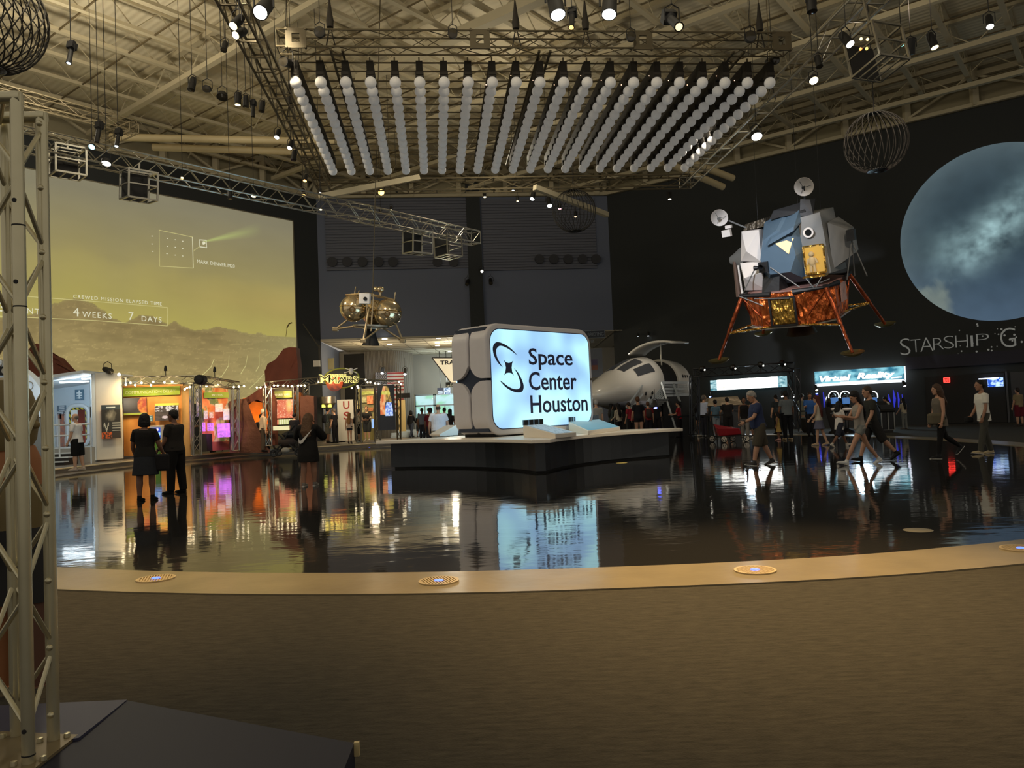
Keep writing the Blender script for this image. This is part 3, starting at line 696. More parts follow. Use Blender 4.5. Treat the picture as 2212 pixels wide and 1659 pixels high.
# ================================================================ lit sign on its star shaped stage
def hullmesh(pts,mb):
    bm=bmesh.new()
    for p in pts: bm.verts.new(p)
    bmesh.ops.convex_hull(bm,input=bm.verts); bm.verts.ensure_lookup_table()
    used={v for f in bm.faces for v in f.verts}; vs=[v for v in bm.verts if v in used]; ix={v:i for i,v in enumerate(vs)}
    mb.add([v.co.copy() for v in vs],[tuple(ix[v] for v in f.verts) for f in bm.faces]); bm.free(); return mb
SC=V((.45,22.1,0)); A0=math.radians(-88)
def star(R,c,hw,n=14):
    out=[]
    for k in range(4):
        a=A0+k*PI/2; d=V((cos(a),sin(a),0)); t=V((-d.y,d.x,0)); a2=a+PI/2; d2=V((cos(a2),sin(a2),0)); t2=V((-d2.y,d2.x,0))
        am=a+PI/4; out+=bez(d*R-t*-hw,V((cos(am),sin(am),0))*c,d2*R-t2*hw,n)
    return out
o=empty('sign_stage',SC,0,'low black star shaped stage with a white top under the lit sign','stage')
m_stage=mat('satin_black_base',lin((38,42,46)),.28,var=.08)
m_white=mat('warm_white_laminate',lin((232,222,205)),.35)
mb=MB(); mb.prism([(p.x,p.y) for p in star(3.95,1.5,.12)],.05,.72); mb.build('base',m_stage,o,False)
mb=MB(); mb.prism([(p.x,p.y) for p in star(3.85,1.4,.1)],0,.05); mb.build('plinth_strip',m_blk,o,False)
mb=MB(); mb.prism([(p.x,p.y) for p in star(4.35,1.95,.22)],.715,.80); mb.build('top',m_white,o,False,bevel=.012)
SX=V((.703,.711,0)); SN=V((.711,-.703,0)); SL0=V((-.67,20.7,.84)); SWD=4.5; SHT=3.06; SDP=1.42
smx=frame(SL0,SX); sinv=smx.inverted()
def onS(px,py,off=0):
    n=SN; d=ray(px,py); p0=SL0+SN*off; return sinv@(CP+d*((p0-CP).dot(n)/d.dot(n)))
o=empty('lit_sign',SL0,math.atan2(SX.y,SX.x),'large glowing pale blue sign box with rounded grey white frame on the star stage','sign')
m_fr2=mat('sign_frame_grey',lin((208,204,206)),.42,var=.03)
def secpoly(y,top,zb,ins):
    r=.5; w=SWD; x0,x1=ins,w-ins; zt=SHT-ins; pts=[]
    pts.append((x0,y,zb)); 
    for k in range(9): a=PI-k*PI/16; pts.append((x0+r+r*cos(a),y,zt-r+r*sin(a)))
    for k in range(9): a=PI/2-k*PI/16; pts.append((x1-r+r*cos(a),y,zt-r+r*sin(a)))
    pts.append((x1,y,zb))
    return pts if top else [(p[0],p[1],SHT-p[2]) for p in pts]
for name,y0,y1 in (('front',0,SDP/2-.03),('back',SDP/2+.03,SDP)):
    for top in (True,False):
        vs=[];ys=[y0+(y1-y0)*(.5-.5*cos(PI*i/22)) for i in range(23)]
        for y in ys:
            dist=(y1-y) if name=='front' else (y-y0)   # distance to the centre groove
            oth=(y-y0) if name=='front' else (y1-y)
            R=.52; g=0 if dist>=R else R-math.sqrt(max(0,R*R-(R-dist)**2))
            e=.06; i1=0 if dist>=e else e-math.sqrt(max(0,e*e-(e-dist)**2)); i2=0 if oth>=e else e-math.sqrt(max(0,e*e-(e-oth)**2))
            vs.append(secpoly(y,top,SHT/2+.035+g*.95,i1+i2))
        m_=len(vs[0]); fl=[p for s_ in vs for p in s_]; fs=[]
        for i in range(len(vs)-1):
            for k in range(m_): fs.append((i*m_+k,i*m_+(k+1)%m_,(i+1)*m_+(k+1)%m_,(i+1)*m_+k))
        fs+=[tuple(range(m_))[::-1],tuple((len(vs)-1)*m_+k for k in range(m_))]
        mb=MB(); mb.add(fl,fs); mb.build('frame_lobe',m_fr2,o)
mb=MB(); mb.box((.1,.1,.1),(SWD-.1,SDP-.1,SHT-.1)); mb.build('core',mat('star_navy',lin((38,48,66)),.5),o,False)
def rrect(x0,z0,x1,z1,r,n=10):
    out=[]
    for cx,cz,a0 in ((x1-r,z1-r,0),(x0+r,z1-r,PI/2),(x0+r,z0+r,PI),(x1-r,z0+r,1.5*PI)):
        for k in range(n+1): a=a0+k*PI/2/n; out.append((cx+r*cos(a),cz+r*sin(a)))
    return out
def flatpoly(pts,y,th,name,m,par):
    n=len(pts); mb=MB(); mb.add([(p[0],y,p[1]) for p in pts]+[(p[0],y+th,p[1]) for p in pts],[tuple(range(n)),tuple(range(n,2*n))[::-1]]+[(i,(i+1)%n,n+(i+1)%n,n+i) for i in range(n)])
    return mb.build(name,m,par,False)
m_navy=mat('sign_navy',lin((38,44,80)),.5)
flatpoly(rrect(.155,.155,SWD-.115,SHT-.135,.38),-.004,.02,'panel_edge',m_navy,o)
m_lb=bpy.data.materials.new('light_box_face'); m_lb.use_nodes=True; nt=m_lb.node_tree; b=nt.nodes['Principled BSDF']
b.inputs['Base Color'].default_value=(.3,.4,.45,1); b.inputs['Roughness'].default_value=.4
tc=nt.nodes.new('ShaderNodeTexCoord'); nz=nt.nodes.new('ShaderNodeTexNoise'); nz.inputs['Scale'].default_value=.75; nz.inputs['Detail'].default_value=1
nt.links.new(tc.outputs['Object'],nz.inputs['Vector']); cr=nt.nodes.new('ShaderNodeValToRGB')
cr.color_ramp.elements[0].position=.38; cr.color_ramp.elements[0].color=(.27,.52,.86,1); cr.color_ramp.elements[1].position=.60; cr.color_ramp.elements[1].color=(.50,.95,1.05,1)
nt.links.new(nz.outputs[0],cr.inputs[0]); nt.links.new(cr.outputs[0],b.inputs['Emission Color']); b.inputs['Emission Strength'].default_value=1.0
flatpoly(rrect(.18,.18,SWD-.14,SHT-.16,.36),-.010,.01,'light_face',m_lb,o)
bk=flatpoly(rrect(.18,.18,SWD-.18,SHT-.18,.36),SDP-.003,.012,'light_face',mat('light_box_back',(.3,.4,.5),.4,emit=(.45,.75,1.0),es=2.5),o)  # unseen rear face, glow added and raised to tint the back wall
def fit_text(name,body,x0,x1,zb,cap,m,mx,par,y=-.016,depth=.006,offset=0,shear=0):
    t=text(name,body,cap/.727,m,M.Identity(4),None,depth=depth,offset=offset,shear=shear)
    xs=[v.co.x for v in t.data.vertices]; a,b2=min(xs),max(xs)
    t.data.transform(mx@M.Translation((x0,y,zb))@M.Diagonal(((x1-x0)/(b2-a),1,1,1))@M.Translation((-a,0,0)))
    t.data.update()
    if par is not None: t.parent=par
    return t
for body,xa,xb,yt,yb in (('Space',1142,1236,751,787),('Center',1142.5,1245,801.5,842),('Houston',1146,1269,852,892)):
    a=onS(xa,yb); t_=onS(xa+6,yt); e=onS(xb,yb-3)
    fit_text('lettering',body,a.x,e.x,a.z,t_.z-a.z,m_navy,M.Identity(4),o,offset=.007)
def zp(l,ox=830,oy=660,k=4.254): return [(lambda q:(q.x,q.z))(onS(ox+x/k,oy+y/k)) for x,y in l]
def smooth2(pts,n=4):
    N=len(pts);out=[]
    for i in range(N-1):
        p0=V(pts[max(i-1,0)]).to_3d();p1=V(pts[i]).to_3d();p2=V(pts[i+1]).to_3d();p3=V(pts[min(i+2,N-1)]).to_3d()
        for k in range(n):
            t=k/n; q=.5*((2*p1)+(p2-p0)*t+(2*p0-5*p1+4*p2-p3)*t*t+(-p0+3*p1-3*p2+p3)*t**3); out.append((q.x,q.y))
    out.append(tuple(pts[-1])); return out
def blade(outer,inner,name):
    a=smooth2(zp(outer)); b2=smooth2(zp(inner)); n=40
    def samp(l,t):
        f=t*(len(l)-1); i=min(int(f),len(l)-2); f-=i; return (l[i][0]*(1-f)+l[i+1][0]*f,l[i][1]*(1-f)+l[i+1][1]*f)
    A_=[samp(a,i/n) for i in range(n+1)]; B_=[samp(b2,i/n) for i in range(n+1)]; mb=MB()
    vs=[(p[0],-.018,p[1]) for p in A_]+[(p[0],-.018,p[1]) for p in B_]+[(p[0],-.011,p[1]) for p in A_]+[(p[0],-.011,p[1]) for p in B_]; k=n+1
    fs=[(i,i+1,k+i+1,k+i) for i in range(n)]+[(i,2*k+i,2*k+i+1,i+1) for i in range(n)]+[(k+i,k+i+1,3*k+i+1,3*k+i) for i in range(n)]
    mb.add(vs,fs); mb.build(name,m_navy,o,False)
blade([(1220,458),(1160,395),(1100,355),(1040,335),(1010,350),(995,385),(998,430),(1015,480),(1045,530),(1085,567)],[(1220,458),(1180,428),(1140,400),(1090,375),(1055,372),(1030,395),(1025,430),(1035,480),(1062,532),(1085,567)],'crescent')
blade([(1190,577),(1225,615),(1260,680),(1278,740),(1268,785),(1235,800),(1180,790),(1120,755),(1080,715),(1057,688)],[(1190,577),(1207,604),(1225,640),(1245,700),(1248,745),(1225,768),(1180,765),(1130,740),(1088,708),(1057,688)],'crescent')
stp=[(1095,500),(1115,522),(1140,528),(1165,522),(1182,507),(1171,532),(1167,570),(1172,610),(1187,642),(1165,622),(1142,617),(1118,622),(1097,640),(1110,612),(1115,570),(1108,530)]
flatpoly(zp(stp)[::-1],-.018,.006,'star_mark',m_navy,o)
mb=MB(); mb.box((.3,.12,-.045),(SWD-.3,SDP-.12,.06)); mb.build('foot',m_blk,o,False)
# kiosks on the stage
m_scr=attrmat('kiosk_screen',.55)
def kiosk(F,B,wv,hf,hb,label,pic,rack=True):
    F=V(F);B=V(B);d=(F-B); L=d.length; x=V(wv).normalized(); w=V(wv).length
    o=empty('info_kiosk',B,0,label,'kiosk','sloping info kiosks on the stage')
    y=(F-B).normalized()
    mx=M(((x.x,y.x,0,0),(x.y,y.y,0,0),(x.z,y.z,1,0),(0,0,0,1)))
    mb=MB(); mb.add([(0,0,0),(w,0,0),(w,L,0),(0,L,0),(0,0,hb),(w,0,hb),(w,.08,hb),(0,.08,hb),(w,L,hf),(0,L,hf)],[(0,1,2,3),(4,5,6,7),(7,6,8,9),(0,4,7,9,3),(1,2,8,6,5),(3,9,8,2),(0,1,5,4)],mx); mb.build('cabinet',m_white,o,False,bevel=.01)
    s=V((0,L-.08,hf-hb)); s=mx@s-mx@V((0,0,0)); sl=s.length; up=(-s).normalized(); org=mx@V((.07,L-.06,hf+.012))
    pm=M(((x.x,0,up.x,org.x),(x.y,0,up.y,org.y),(x.z,1,up.z,org.z),(0,0,0,1)))
    nn=up.cross(x) ; pm=M(((x.x,nn.x,up.x,org.x),(x.y,nn.y,up.y,org.y),(x.z,nn.z,up.z,org.z),(0,0,0,1)))
    p=picture('screen',w-.14,sl-.12,pic,m_scr,pm,24,16,o,.006)
    if rack:
        mb=MB(); k=max(2,int(w/.22))
        for i in range(k): mb.box((.02+i*w/k,-.06,hb+.0),(.0+(i+1)*w/k-.03,.06,hb+.14),mx)
        mb.build('brochure_rack',m_blkg,o,False)
def kp1(u,v):
    a=fbm(u*6,v*5,1); return mix(lin((190,215,225)),lin((120,150,165)),1 if abs(a)<.05 else .1)
def kp2(u,v): return mix(lin((120,185,205)),lin((165,205,215)),v+.3*fbm(u*4,v*3,2))
F=G(1200,947,.8);B=G(1131,944,.8); kiosk(F,B,V((.55,.75,0)),.10,.30,'white sloping kiosk on the stage tip, before the corner of the lit sign',kp1)
F=G(1271,939,.8);B=G(1229,933.5,.8)
wv=G(1340,929.5,.8)-F; kiosk(F,B,wv,.10,.30,'wide white kiosk with a pale blue slanted screen before the end of the lit sign',kp2)
F=G(950,942.5,.8);B=G(990,940,.8); kiosk(F,B,V((-.4,.8,0)),.06,.32,'white sloping kiosk behind the near corner of the lit sign, seen from its back',kp1,False)
# ================================================================ projection screen, planet, wall writing
def scr_s(p): return (V((p.x,p.y,0))-V((LP.x,LP.y,0))).dot(UU)
S1=scr_s(onL(632,478,.12)); S0=-19.5; ZT=13.25; ZB=2.6
ridge=[(-120,700),(-20,688),(60,680),(120,655),(150,645),(175,646),(200,655),(220,668),(245,688),(270,697),(285,690),(305,680),(330,683),(348,694),(365,700),(378,693),(395,705),(420,713),(445,712),(470,706),(500,711),(530,719),(548,722),(560,718),(575,724),(600,726),(640,728)]
RS=[(scr_s(onL(x,y,.12)),onL(x,y,.12).z) for x,y in ridge]
def ridge_z(s,R_=RS):
    for i in range(len(R_)-1):
        if R_[i][0]<=s<=R_[i+1][0]:
            t=(s-R_[i][0])/(R_[i+1][0]-R_[i][0]); t=t*t*(3-2*t); return R_[i][1]*(1-t)+R_[i+1][1]*t
    return R_[-1][1] if s>R_[-1][0] else R_[0][1]
BE=V(onL(440,522,.12)); BS,BZ=scr_s(BE),BE.z
BE2=V(onL(540,500,.12)); B2S,B2Z=scr_s(BE2),BE2.z
def scrfn(u,v):
    s=S0+(S1-S0)*u; z=ZB+(ZT-ZB)*v; rz=ridge_z(s)
    top=lin((128,122,98)); midc=lin((152,140,88)); yel=lin((170,158,84)); org=lin((170,148,86))
    if z>rz:
        h=(z-rz)/(ZT-rz); base=mix(yel,midc,min(1,h*2.2)); base=mix(base,top,max(0,(h-.38)*1.8))
        base=mix(base,org,max(0,1-abs(h-.25)*5)*max(0,(u-.45))*1.2)
        n=fbm(s*.25,z*.6,5); base=tuple(c*(1+.06*n) for c in base)
        # light beam of the sun marker
        dx=s-BS; 
        if dx>0:
            cz=BZ+(B2Z-BZ)*dx/(B2S-BS); w=.04+dx*.13; k=max(0,1-abs(z-cz)/w)*max(0,1-dx/3.6)
            base=mix(base,lin((190,205,120)),k*.75)
        c=base
    else:
        h=(rz-z); c=mix(lin((132,115,72)),lin((156,138,88)),min(1,h/2.6))
        n=fbm(s*.9+fbm(s*.7,z*1.5,9)*.8,z*2.6,1.7,5); n2=fbm(s*2.5,z*6,8.3,4)
        c=tuple(x*(1+.20*n+.07*n2) for x in c)
        if u>.72: c=mix(c,lin((158,150,100)),min(.6,(u-.72)*2.4))
        if abs(n)<.03: c=tuple(x*1.25 for x in c)
        if h<.10: c=mix(c,lin((150,138,84)),.35)
    return c
o=empty('projection_screen',LP,0,'giant projection of a hazy yellow sky over brown desert hills on the dark wall','screen')
m_scn=attrmat('projected_picture',1.0,.8)
p0=LP+UU*S0+WW*.10-V(LP); smx2=frame((p0.x,p0.y,ZB),UU)
picture('screen_cloth',S1-S0,ZT-ZB,scrfn,m_scn,smx2,380,230,o,.04)
mb=MB(); mb.box((S1-S0,-.02,0),(S1-S0+.07,.06,ZT-ZB+.05),smx2); mb.box((0,-.02,ZT-ZB),(S1-S0+.07,.06,ZT-ZB+.05),smx2); mb.build('screen_frame',mat('pale_screen_edge',lin((140,132,110)),.6),o,False)
m_pw=mat('projected_white',lin((210,210,190)),.7,emit=lin((205,205,180)),es=.85)
m_pw2=mat('projected_line',lin((190,185,130)),.7,emit=lin((188,182,125)),es=.8)
def sl(px,py): p=onL(px,py,.12); return (scr_s(p)-S0,p.z-ZB)
def stext(body,x0,x1,yb,yt,m=m_pw,off=0,yb2=None):
    a=sl(x0,yb); t_=sl(x0,yt); e=sl(x1,yb)
    fit_text('caption',body,a[0],e[0],a[1],max(.02,t_[1]-a[1]),m,smx2,o,y=-.012,depth=.002,offset=off)
def word(body,xs,yb0,yb1,cap):
    """letters set one by one, evenly spaced, as wide caps"""
    n=len(body); a=sl(xs[0],yb0); e=sl(xs[1],yb1); z=(a[1]+e[1])/2; c=cap/ (1670/ (CP-onL(xs[0],yb0,.12)).length)
    t=text('caption',body,c/.727,m_pw,M.Identity(4),None,depth=.002,track=1.0); q=[v.co.x for v in t.data.vertices]; w0=max(q)-min(q)
    bpy.data.objects.remove(t); L_=e[0]-a[0]; tr=1+(L_-w0)/(max(1,n-1))/(c/.727*.6)
    t=text('caption',body,c/.727,m_pw,smx2@M.Translation((a[0],-.012,z)),o,depth=.002,track=max(1,tr))
word('CREWED MISSION ELAPSED TIME',(158,355),643,661,7)
word('4',(158,168),683,683,17); word('WEEKS',(178,243),685,688,11); word('7',(277,287),691,691,16); word('DAYS',(305,349),694,696,11)
word('3',(-4,9),672,673,17); word('MONTHS',(22,112),675,681,11)
def rectline(pts,w=.03,m=m_pw2):
    mb=MB(); q=[sl(*p) for p in pts]
    for i in range(len(q)-1): mb.bar(smx2@V((q[i][0],-.008,q[i][1])),smx2@V((q[i+1][0],-.008,q[i+1][1])),.012,w)
    mb.build('drawn_line',m,o,False)
rectline([(0,636),(190,650),(362,664),(362,704),(200,692),(0,683)],.03)
rectline([(344,497),(416,512),(418,579),(345,575),(344,497)],.03); rectline([(416,512),(418,579)],.07,m_pw)
rectline([(431,518),(446,519),(447,535),(432,533),(431,518)],.05,m_pw); rectline([(419,541),(431,533)],.03)
stext('MARK DENVER M20',426,507,568,560)
mb=MB(); q=sl(439,525); mb.ball(smx2@V((q[0],-.01,q[1])),(.13,.02,.09),12,8); mb.build('bright_spot',m_pw,o)
for (x,y) in ((329,510),(329,527),(330,543),(362,515),(379,518),(395,521),(362,532),(379,534),(395,537),(379,551),(395,553),(361,548)):
    mb=MB(); q=sl(x,y); mb.cbox(smx2@V((q[0],-.01,q[1])),(.05,.05,.035)); mb.build('dot',m_pw,o,False)
rectline([(618,727),(620,708),(625,699),(631,697)],.07,mat('projected_dark',lin((110,92,55)),.8))
for cs in ([(463,775),(456,793),(440,808),(425,820)],[(495,768),(494,790),(480,812),(465,822)],[(535,768),(531,790),(520,808)],[(560,760),(560,790),(553,802)],[(570,808),(556,824),(538,840)]): rectline(cs,.035,m_pw2)
# planet on the right wall
def wr_s(p): return (V((p.x,p.y,0))-V((RP.x,RP.y,0))).dot(WW)
PC=onR(2183,497,.1); pcs=wr_s(PC); PR=(onR(2190,300,.1).z-onR(2165,690,.1).z)/2; pcs=wr_s(onR(1945,530,.1))+PR*1.0
m_pla=attrmat('projected_planet',1.0,.8)
vs=[];fs=[];cs=[]; nr,na=60,140
base=RP+WW*pcs-UU*.1
for i in range(nr+1):
    for k in range(na):
        a=2*PI*k/na; r=PR*i/nr; s=r*cos(a); z=r*sin(a)
        vs.append((base.x+WW.x*s,base.y+WW.y*s,PC.z+z))
        u=s/PR; v=z/PR
        c=mix(lin((44,62,72)),lin((76,92,98)),(i/nr)**4)
        n=fbm(u*2.2+3,v*2.6,4.1,5); n2=fbm(u*6,v*7,7.7,5); n3=fbm(u*14,v*15,1.7,3)
        d1=(u-.05)*.75+(v-.08)*.66; d2=-(u-.05)*.66+(v-.08)*.75
        band=math.exp(-(d2/.20)**2-(d1/.62)**2)+.35*math.exp(-(((u+.35)/.3)**2+((v+.1)/.22)**2))
        c=mix(c,lin((158,192,196)),max(0,min(1,band*(.62+.7*n+.3*n2+.15*n3))))
        c=mix(c,lin((66,88,112)),min(.7,max(0,-v-.15)*.9))
        e=max(0,min(1,(-.46-u)*9+.6*n2))*max(0,min(1,(-.5-v)*9+.9*n2))
        c=mix(c,lin((132,142,128)),.55*e)
        c=tuple(x*(1+.10*n2) for x in c); cs.append(c)
for i in range(nr):
    for k in range(na): a=i*na+k; b2=i*na+(k+1)%na; fs.append((a,b2,b2+na,a+na))
N0=len(vs)
for k in range(na): a=2*PI*k/na; vs.append((base.x+WW.x*PR*cos(a)+UU.x*.05,base.y+WW.y*PR*cos(a)+UU.y*.05,PC.z+PR*sin(a))); cs.append((.1,.1,.1))
for k in range(na): fs.append((nr*na+k,nr*na+(k+1)%na,N0+(k+1)%na,N0+k))
me=bpy.data.meshes.new('planet_projection'); me.from_pydata(vs,[],fs); ca=me.color_attributes.new('picture','FLOAT_COLOR','POINT'); ca.data.foreach_set('color',[x for c in cs for x in (*c,1.0)]); me.materials.append(m_pla)
bm=bmesh.new(); bm.from_mesh(me); bmesh.ops.remove_doubles(bm,verts=bm.verts,dist=1e-5); bm.to_mesh(me); bm.free()
po=bpy.data.objects.new('planet_projection',me); col.objects.link(po); tag(po,'huge round grey blue planet picture on the black wall above the wall lettering','picture')
# wall lettering
m_let=mat('silver_letters',lin((150,152,148)),.45,.3,emit=lin((150,152,148)),es=.25)
wo=empty('wall_lettering',onR(1945,765,.06),0,'silver capital letters below the planet picture on the black wall','lettering')
wbase=onR(1945,765,.06); wmx=frame((0,0,0),WW)
def wl(px,py): p=onR(px,py,.06); return wr_s(p)-wr_s(wbase),p.z-wbase.z
for ch,x0,x1,yb,yt in (('S',1946,1968,768,729),('T',1969,1990,762,731),('A',1989,2017,761,727),('R',2017,2040,757,728),('S',2040,2062,754,724),('H',2065,2092,752,722),('I',2098,2103,750,722),('P',2110,2138,748,719),('G',2162,2196,752,706)):
    a=wl(x0,yb); e=wl(x1,yb); t_=wl((x0+x1)/2,yt)
    fit_text('letter',ch,a[0],e[0],a[1],t_[1]-wl((x0+x1)/2,yb)[1],m_let,wmx,wo,y=-.03,depth=.03,offset=-.022)
random.seed(3)
for k in range(34):
    x=random.uniform(2068,2210); y=random.uniform(698,778); a=wl(x,y); mb=MB(); r=random.uniform(.02,.05)
    mb.tube([wmx@V((a[0],-.02,a[1])),wmx@V((a[0],0,a[1]))],r,8); mb.build('star_dot',m_let,wo)
# long banner window on the right wall and small wall items
def quad(name,pts,m,label,cat,th=.06,off=.04,grp=None,nrm=None):
    nrm=nrm or -UU; mb=MB(); q=[V(p) for p in pts]; mb.add([p for p in q]+[p-nrm*th for p in q],[(0,1,2,3),(7,6,5,4),(0,4,5,1),(1,5,6,2),(2,6,7,3),(3,7,4,0)]); o_=mb.build(name,m,None,False); return tag(o_,label,cat,grp)
quad('wall_banner',[onR(1341,727,.1),onR(1565,704,.1),onR(1562,657,.1),onR(1338,683,.1)],mat('banner_grey',lin((50,47,42)),.35),'long dark grey glazed band on the black wall beside the lunar lander','window band')
p=onR(1400,722,.3); stage_light(p,(.2,0),'bright blue white lamp at the lower edge of the dark wall band','can',CW,9,.7,.1)
p=onR(1378,724,.3); stage_light(p,(.2,0),'small faint lamp at the lower edge of the dark wall band','can',CW,2,.5,.1)
# ================================================================ lunar lander
def foilmat(n,c,rough,bs,strength,sc):
    if n in MT: return MT[n]
    m=mat(n,c,rough,.85,var=.35,scale=5); nt=m.node_tree; b=nt.nodes['Principled BSDF']; tc=nt.nodes.new('ShaderNodeTexCoord')
    vo=nt.nodes.new('ShaderNodeTexVoronoi'); vo.inputs['Scale'].default_value=sc; mp=nt.nodes.new('ShaderNodeMapping'); mp.inputs['Scale'].default_value=(1,1,.45)
    nt.links.new(tc.outputs['Object'],mp.inputs[0]); nz=nt.nodes.new('ShaderNodeTexNoise'); nz.inputs['Scale'].default_value=sc*1.3; nz.inputs['Detail'].default_value=3
    nt.links.new(mp.outputs[0],nz.inputs['Vector']); ad=nt.nodes.new('ShaderNodeMath'); nt.links.new(mp.outputs[0],vo.inputs['Vector'])
    nt.links.new(vo.outputs['Distance'],ad.inputs[0]); nt.links.new(nz.outputs[0],ad.inputs[1])
    bp=nt.nodes.new('ShaderNodeBump'); bp.inputs['Strength'].default_value=strength; bp.inputs['Distance'].default_value=bs
    nt.links.new(ad.outputs[0],bp.inputs['Height']); nt.links.new(bp.outputs[0],b.inputs['Normal']); return m
m_of=foilmat('orange_foil',lin((232,122,62)),.3,.12,.9,4.5)
m_gf=foilmat('gold_foil',lin((190,150,70)),.25,.1,.9,6)
m_rf=foilmat('rust_foil',lin((160,80,48)),.35,.08,.6,4)
m_lw_=mat('lander_white',lin((238,232,228)),.5,var=.05,scale=2,bump=.1,bscale=3)
m_lb_=mat('lander_blue_grey',lin((98,124,148)),.38,.3,var=.08,scale=2,bump=.15,bscale=2.5)
m_lg_=mat('lander_grey',lin((118,120,120)),.5,.2,var=.08,scale=2,bump=.12,bscale=3)
m_lk=mat('lander_black',lin((26,28,32)),.5,bump=.2,bscale=4)
m_pink=mat('deck_rose',lin((160,122,116)),.6,.2,bump=.2,bscale=4)
LO=CP+(V((14.85,39.17,4.29))-CP)*.8
lmx=M.Translation(LO)@M.Rotation(math.radians(12.88),4,'X')@M.Rotation(math.radians(-8.66),4,'Y')@M.Rotation(math.radians(-37.85),4,'Z')@M.Scale(.8,4)
lm=empty('lunar_lander',(0,0,0),0,'big lunar lander with orange foil base and white blue cabin hung in the air','spacecraft'); lm.matrix_world=lmx
def octa(r,c): return [(r,-c),(r,c),(c,r),(-c,r),(-r,c),(-r,-c),(-c,-r),(c,-r)]
# descent stage
vs=[];fs=[];lv=[(1.30,1.95,1.05),(1.45,2.1,1.1),(2.95,2.15,1.12),(3.05,2.05,1.05)]
for z,r,c in lv: vs+=[(x,y,z) for x,y in octa(r,c)]
for i in range(3):
    for k in range(8): fs.append((i*8+k,i*8+(k+1)%8,(i+1)*8+(k+1)%8,(i+1)*8+k))
fs+=[tuple(range(8))[::-1],tuple(range(24,32))]
mb=MB(); mb.add(vs,fs); 
bm=bmesh.new(); me=mb.mesh('descent_stage',m_of,False); bm.from_mesh(me); bmesh.ops.subdivide_edges(bm,edges=bm.edges,cuts=5,use_grid_fill=True)
for v in bm.verts:
    if v.co.z>1.4 and v.co.z<3.0:
        n=noise.noise(v.co*1.7)*.09; v.co.x*=1+n*.5; v.co.y*=1+n*.5
bm.to_mesh(me); bm.free(); ob=bpy.data.objects.new('descent_stage',me); col.objects.link(ob); ob.parent=lm
mb=MB(); mb.prism(octa(2.1,1.1),3.04,3.10); mb.build('deck',m_pink,lm,False)
mb=MB(); mb.box((-.55,-2.26,1.5),(.55,-2.12,2.75)); pq=mb.build('access_panel',m_gf,lm,False,bevel=.05)
mb=MB(); 
for a,b2 in (((-.6,-2.27,1.45),(.6,-2.27,1.45)),((.6,-2.27,1.45),(.6,-2.27,2.8)),((.6,-2.27,2.8),(-.6,-2.27,2.8)),((-.6,-2.27,2.8),(-.6,-2.27,1.45))): mb.bar(a,b2,.09)
mb.build('panel_frame',m_lk,lm,False)
mb=MB(); 
for k in range(8):
    p=octa(2.12,1.1); a=p[k]; b2=p[(k+1)%8]; mb.bar((a[0],a[1],1.33),(b2[0],b2[1],1.33),.06)
mb.build('lower_rim',mat('bright_trim',lin((210,200,185)),.3,.7),lm,False)
mb=MB(); mb.lathe([(.35,1.3),(.6,.9),(.75,.55),(.73,.55),(.55,.9),(.3,1.3)],20); mb.build('engine_bell',mat('dark_bronze',lin((60,52,40)),.4,.7),lm)
mb=MB(); mb.box((2.14,-.25,2.0),(2.2,.55,2.9)); mb.build('flag_panel',mat('faded_flag',lin((180,150,145)),.6,var=.3,scale=9),lm,False)
# legs
for k,(sx,sy) in enumerate(((-1,-1),(1,-1),(1,1),(-1,1))):
    d=V((sx*.7071,sy*.7071,0)); t=V((-d.y,d.x,0)); pad=d*4.5; top=d*2.85+ZZ*3.05
    lg=bpy.data.objects.new('leg',None); col.objects.link(lg); lg.parent=lm
    mb=MB(); low=pad+ZZ*.12; mb.tube([top,top*.45+low*.55,top*.42+low*.58,low],[.10,.10,.075,.075],12); mb.build('strut',m_rf,lg)
    k1=top*.42+low*.58
    for s_ in (-1,1):
        mb=MB(); mb.tube([k1,d*1.75+t*s_*1.05+ZZ*1.4],.055,8); mb.build('side_strut',m_gf,lg)
        mb=MB(); mb.tube([top-ZZ*.1,d*2.0+t*s_*.9+ZZ*1.45],.045,8); mb.build('side_strut',m_rf,lg)
        mb=MB(); mb.tube([top,d*1.9+t*s_*1.15+ZZ*3.0],[.07,.14],8); mb.build('outrigger',m_lk,lg)
    mb=MB(); mb.lathe([(0,-.02),(.38,.02),(.50,.11),(.52,.15),(.47,.13),(.36,.07),(0,.05)],26,M.Translation(pad)); mb.build('footpad',foilmat('pale_gold_foil',lin((176,166,118)),.3,.03,.5,5),lg)
    mb=MB(); mb.tube([top-ZZ*.02,top+ZZ*.12],.12,10); mb.build('joint_cap',m_lk,lg)
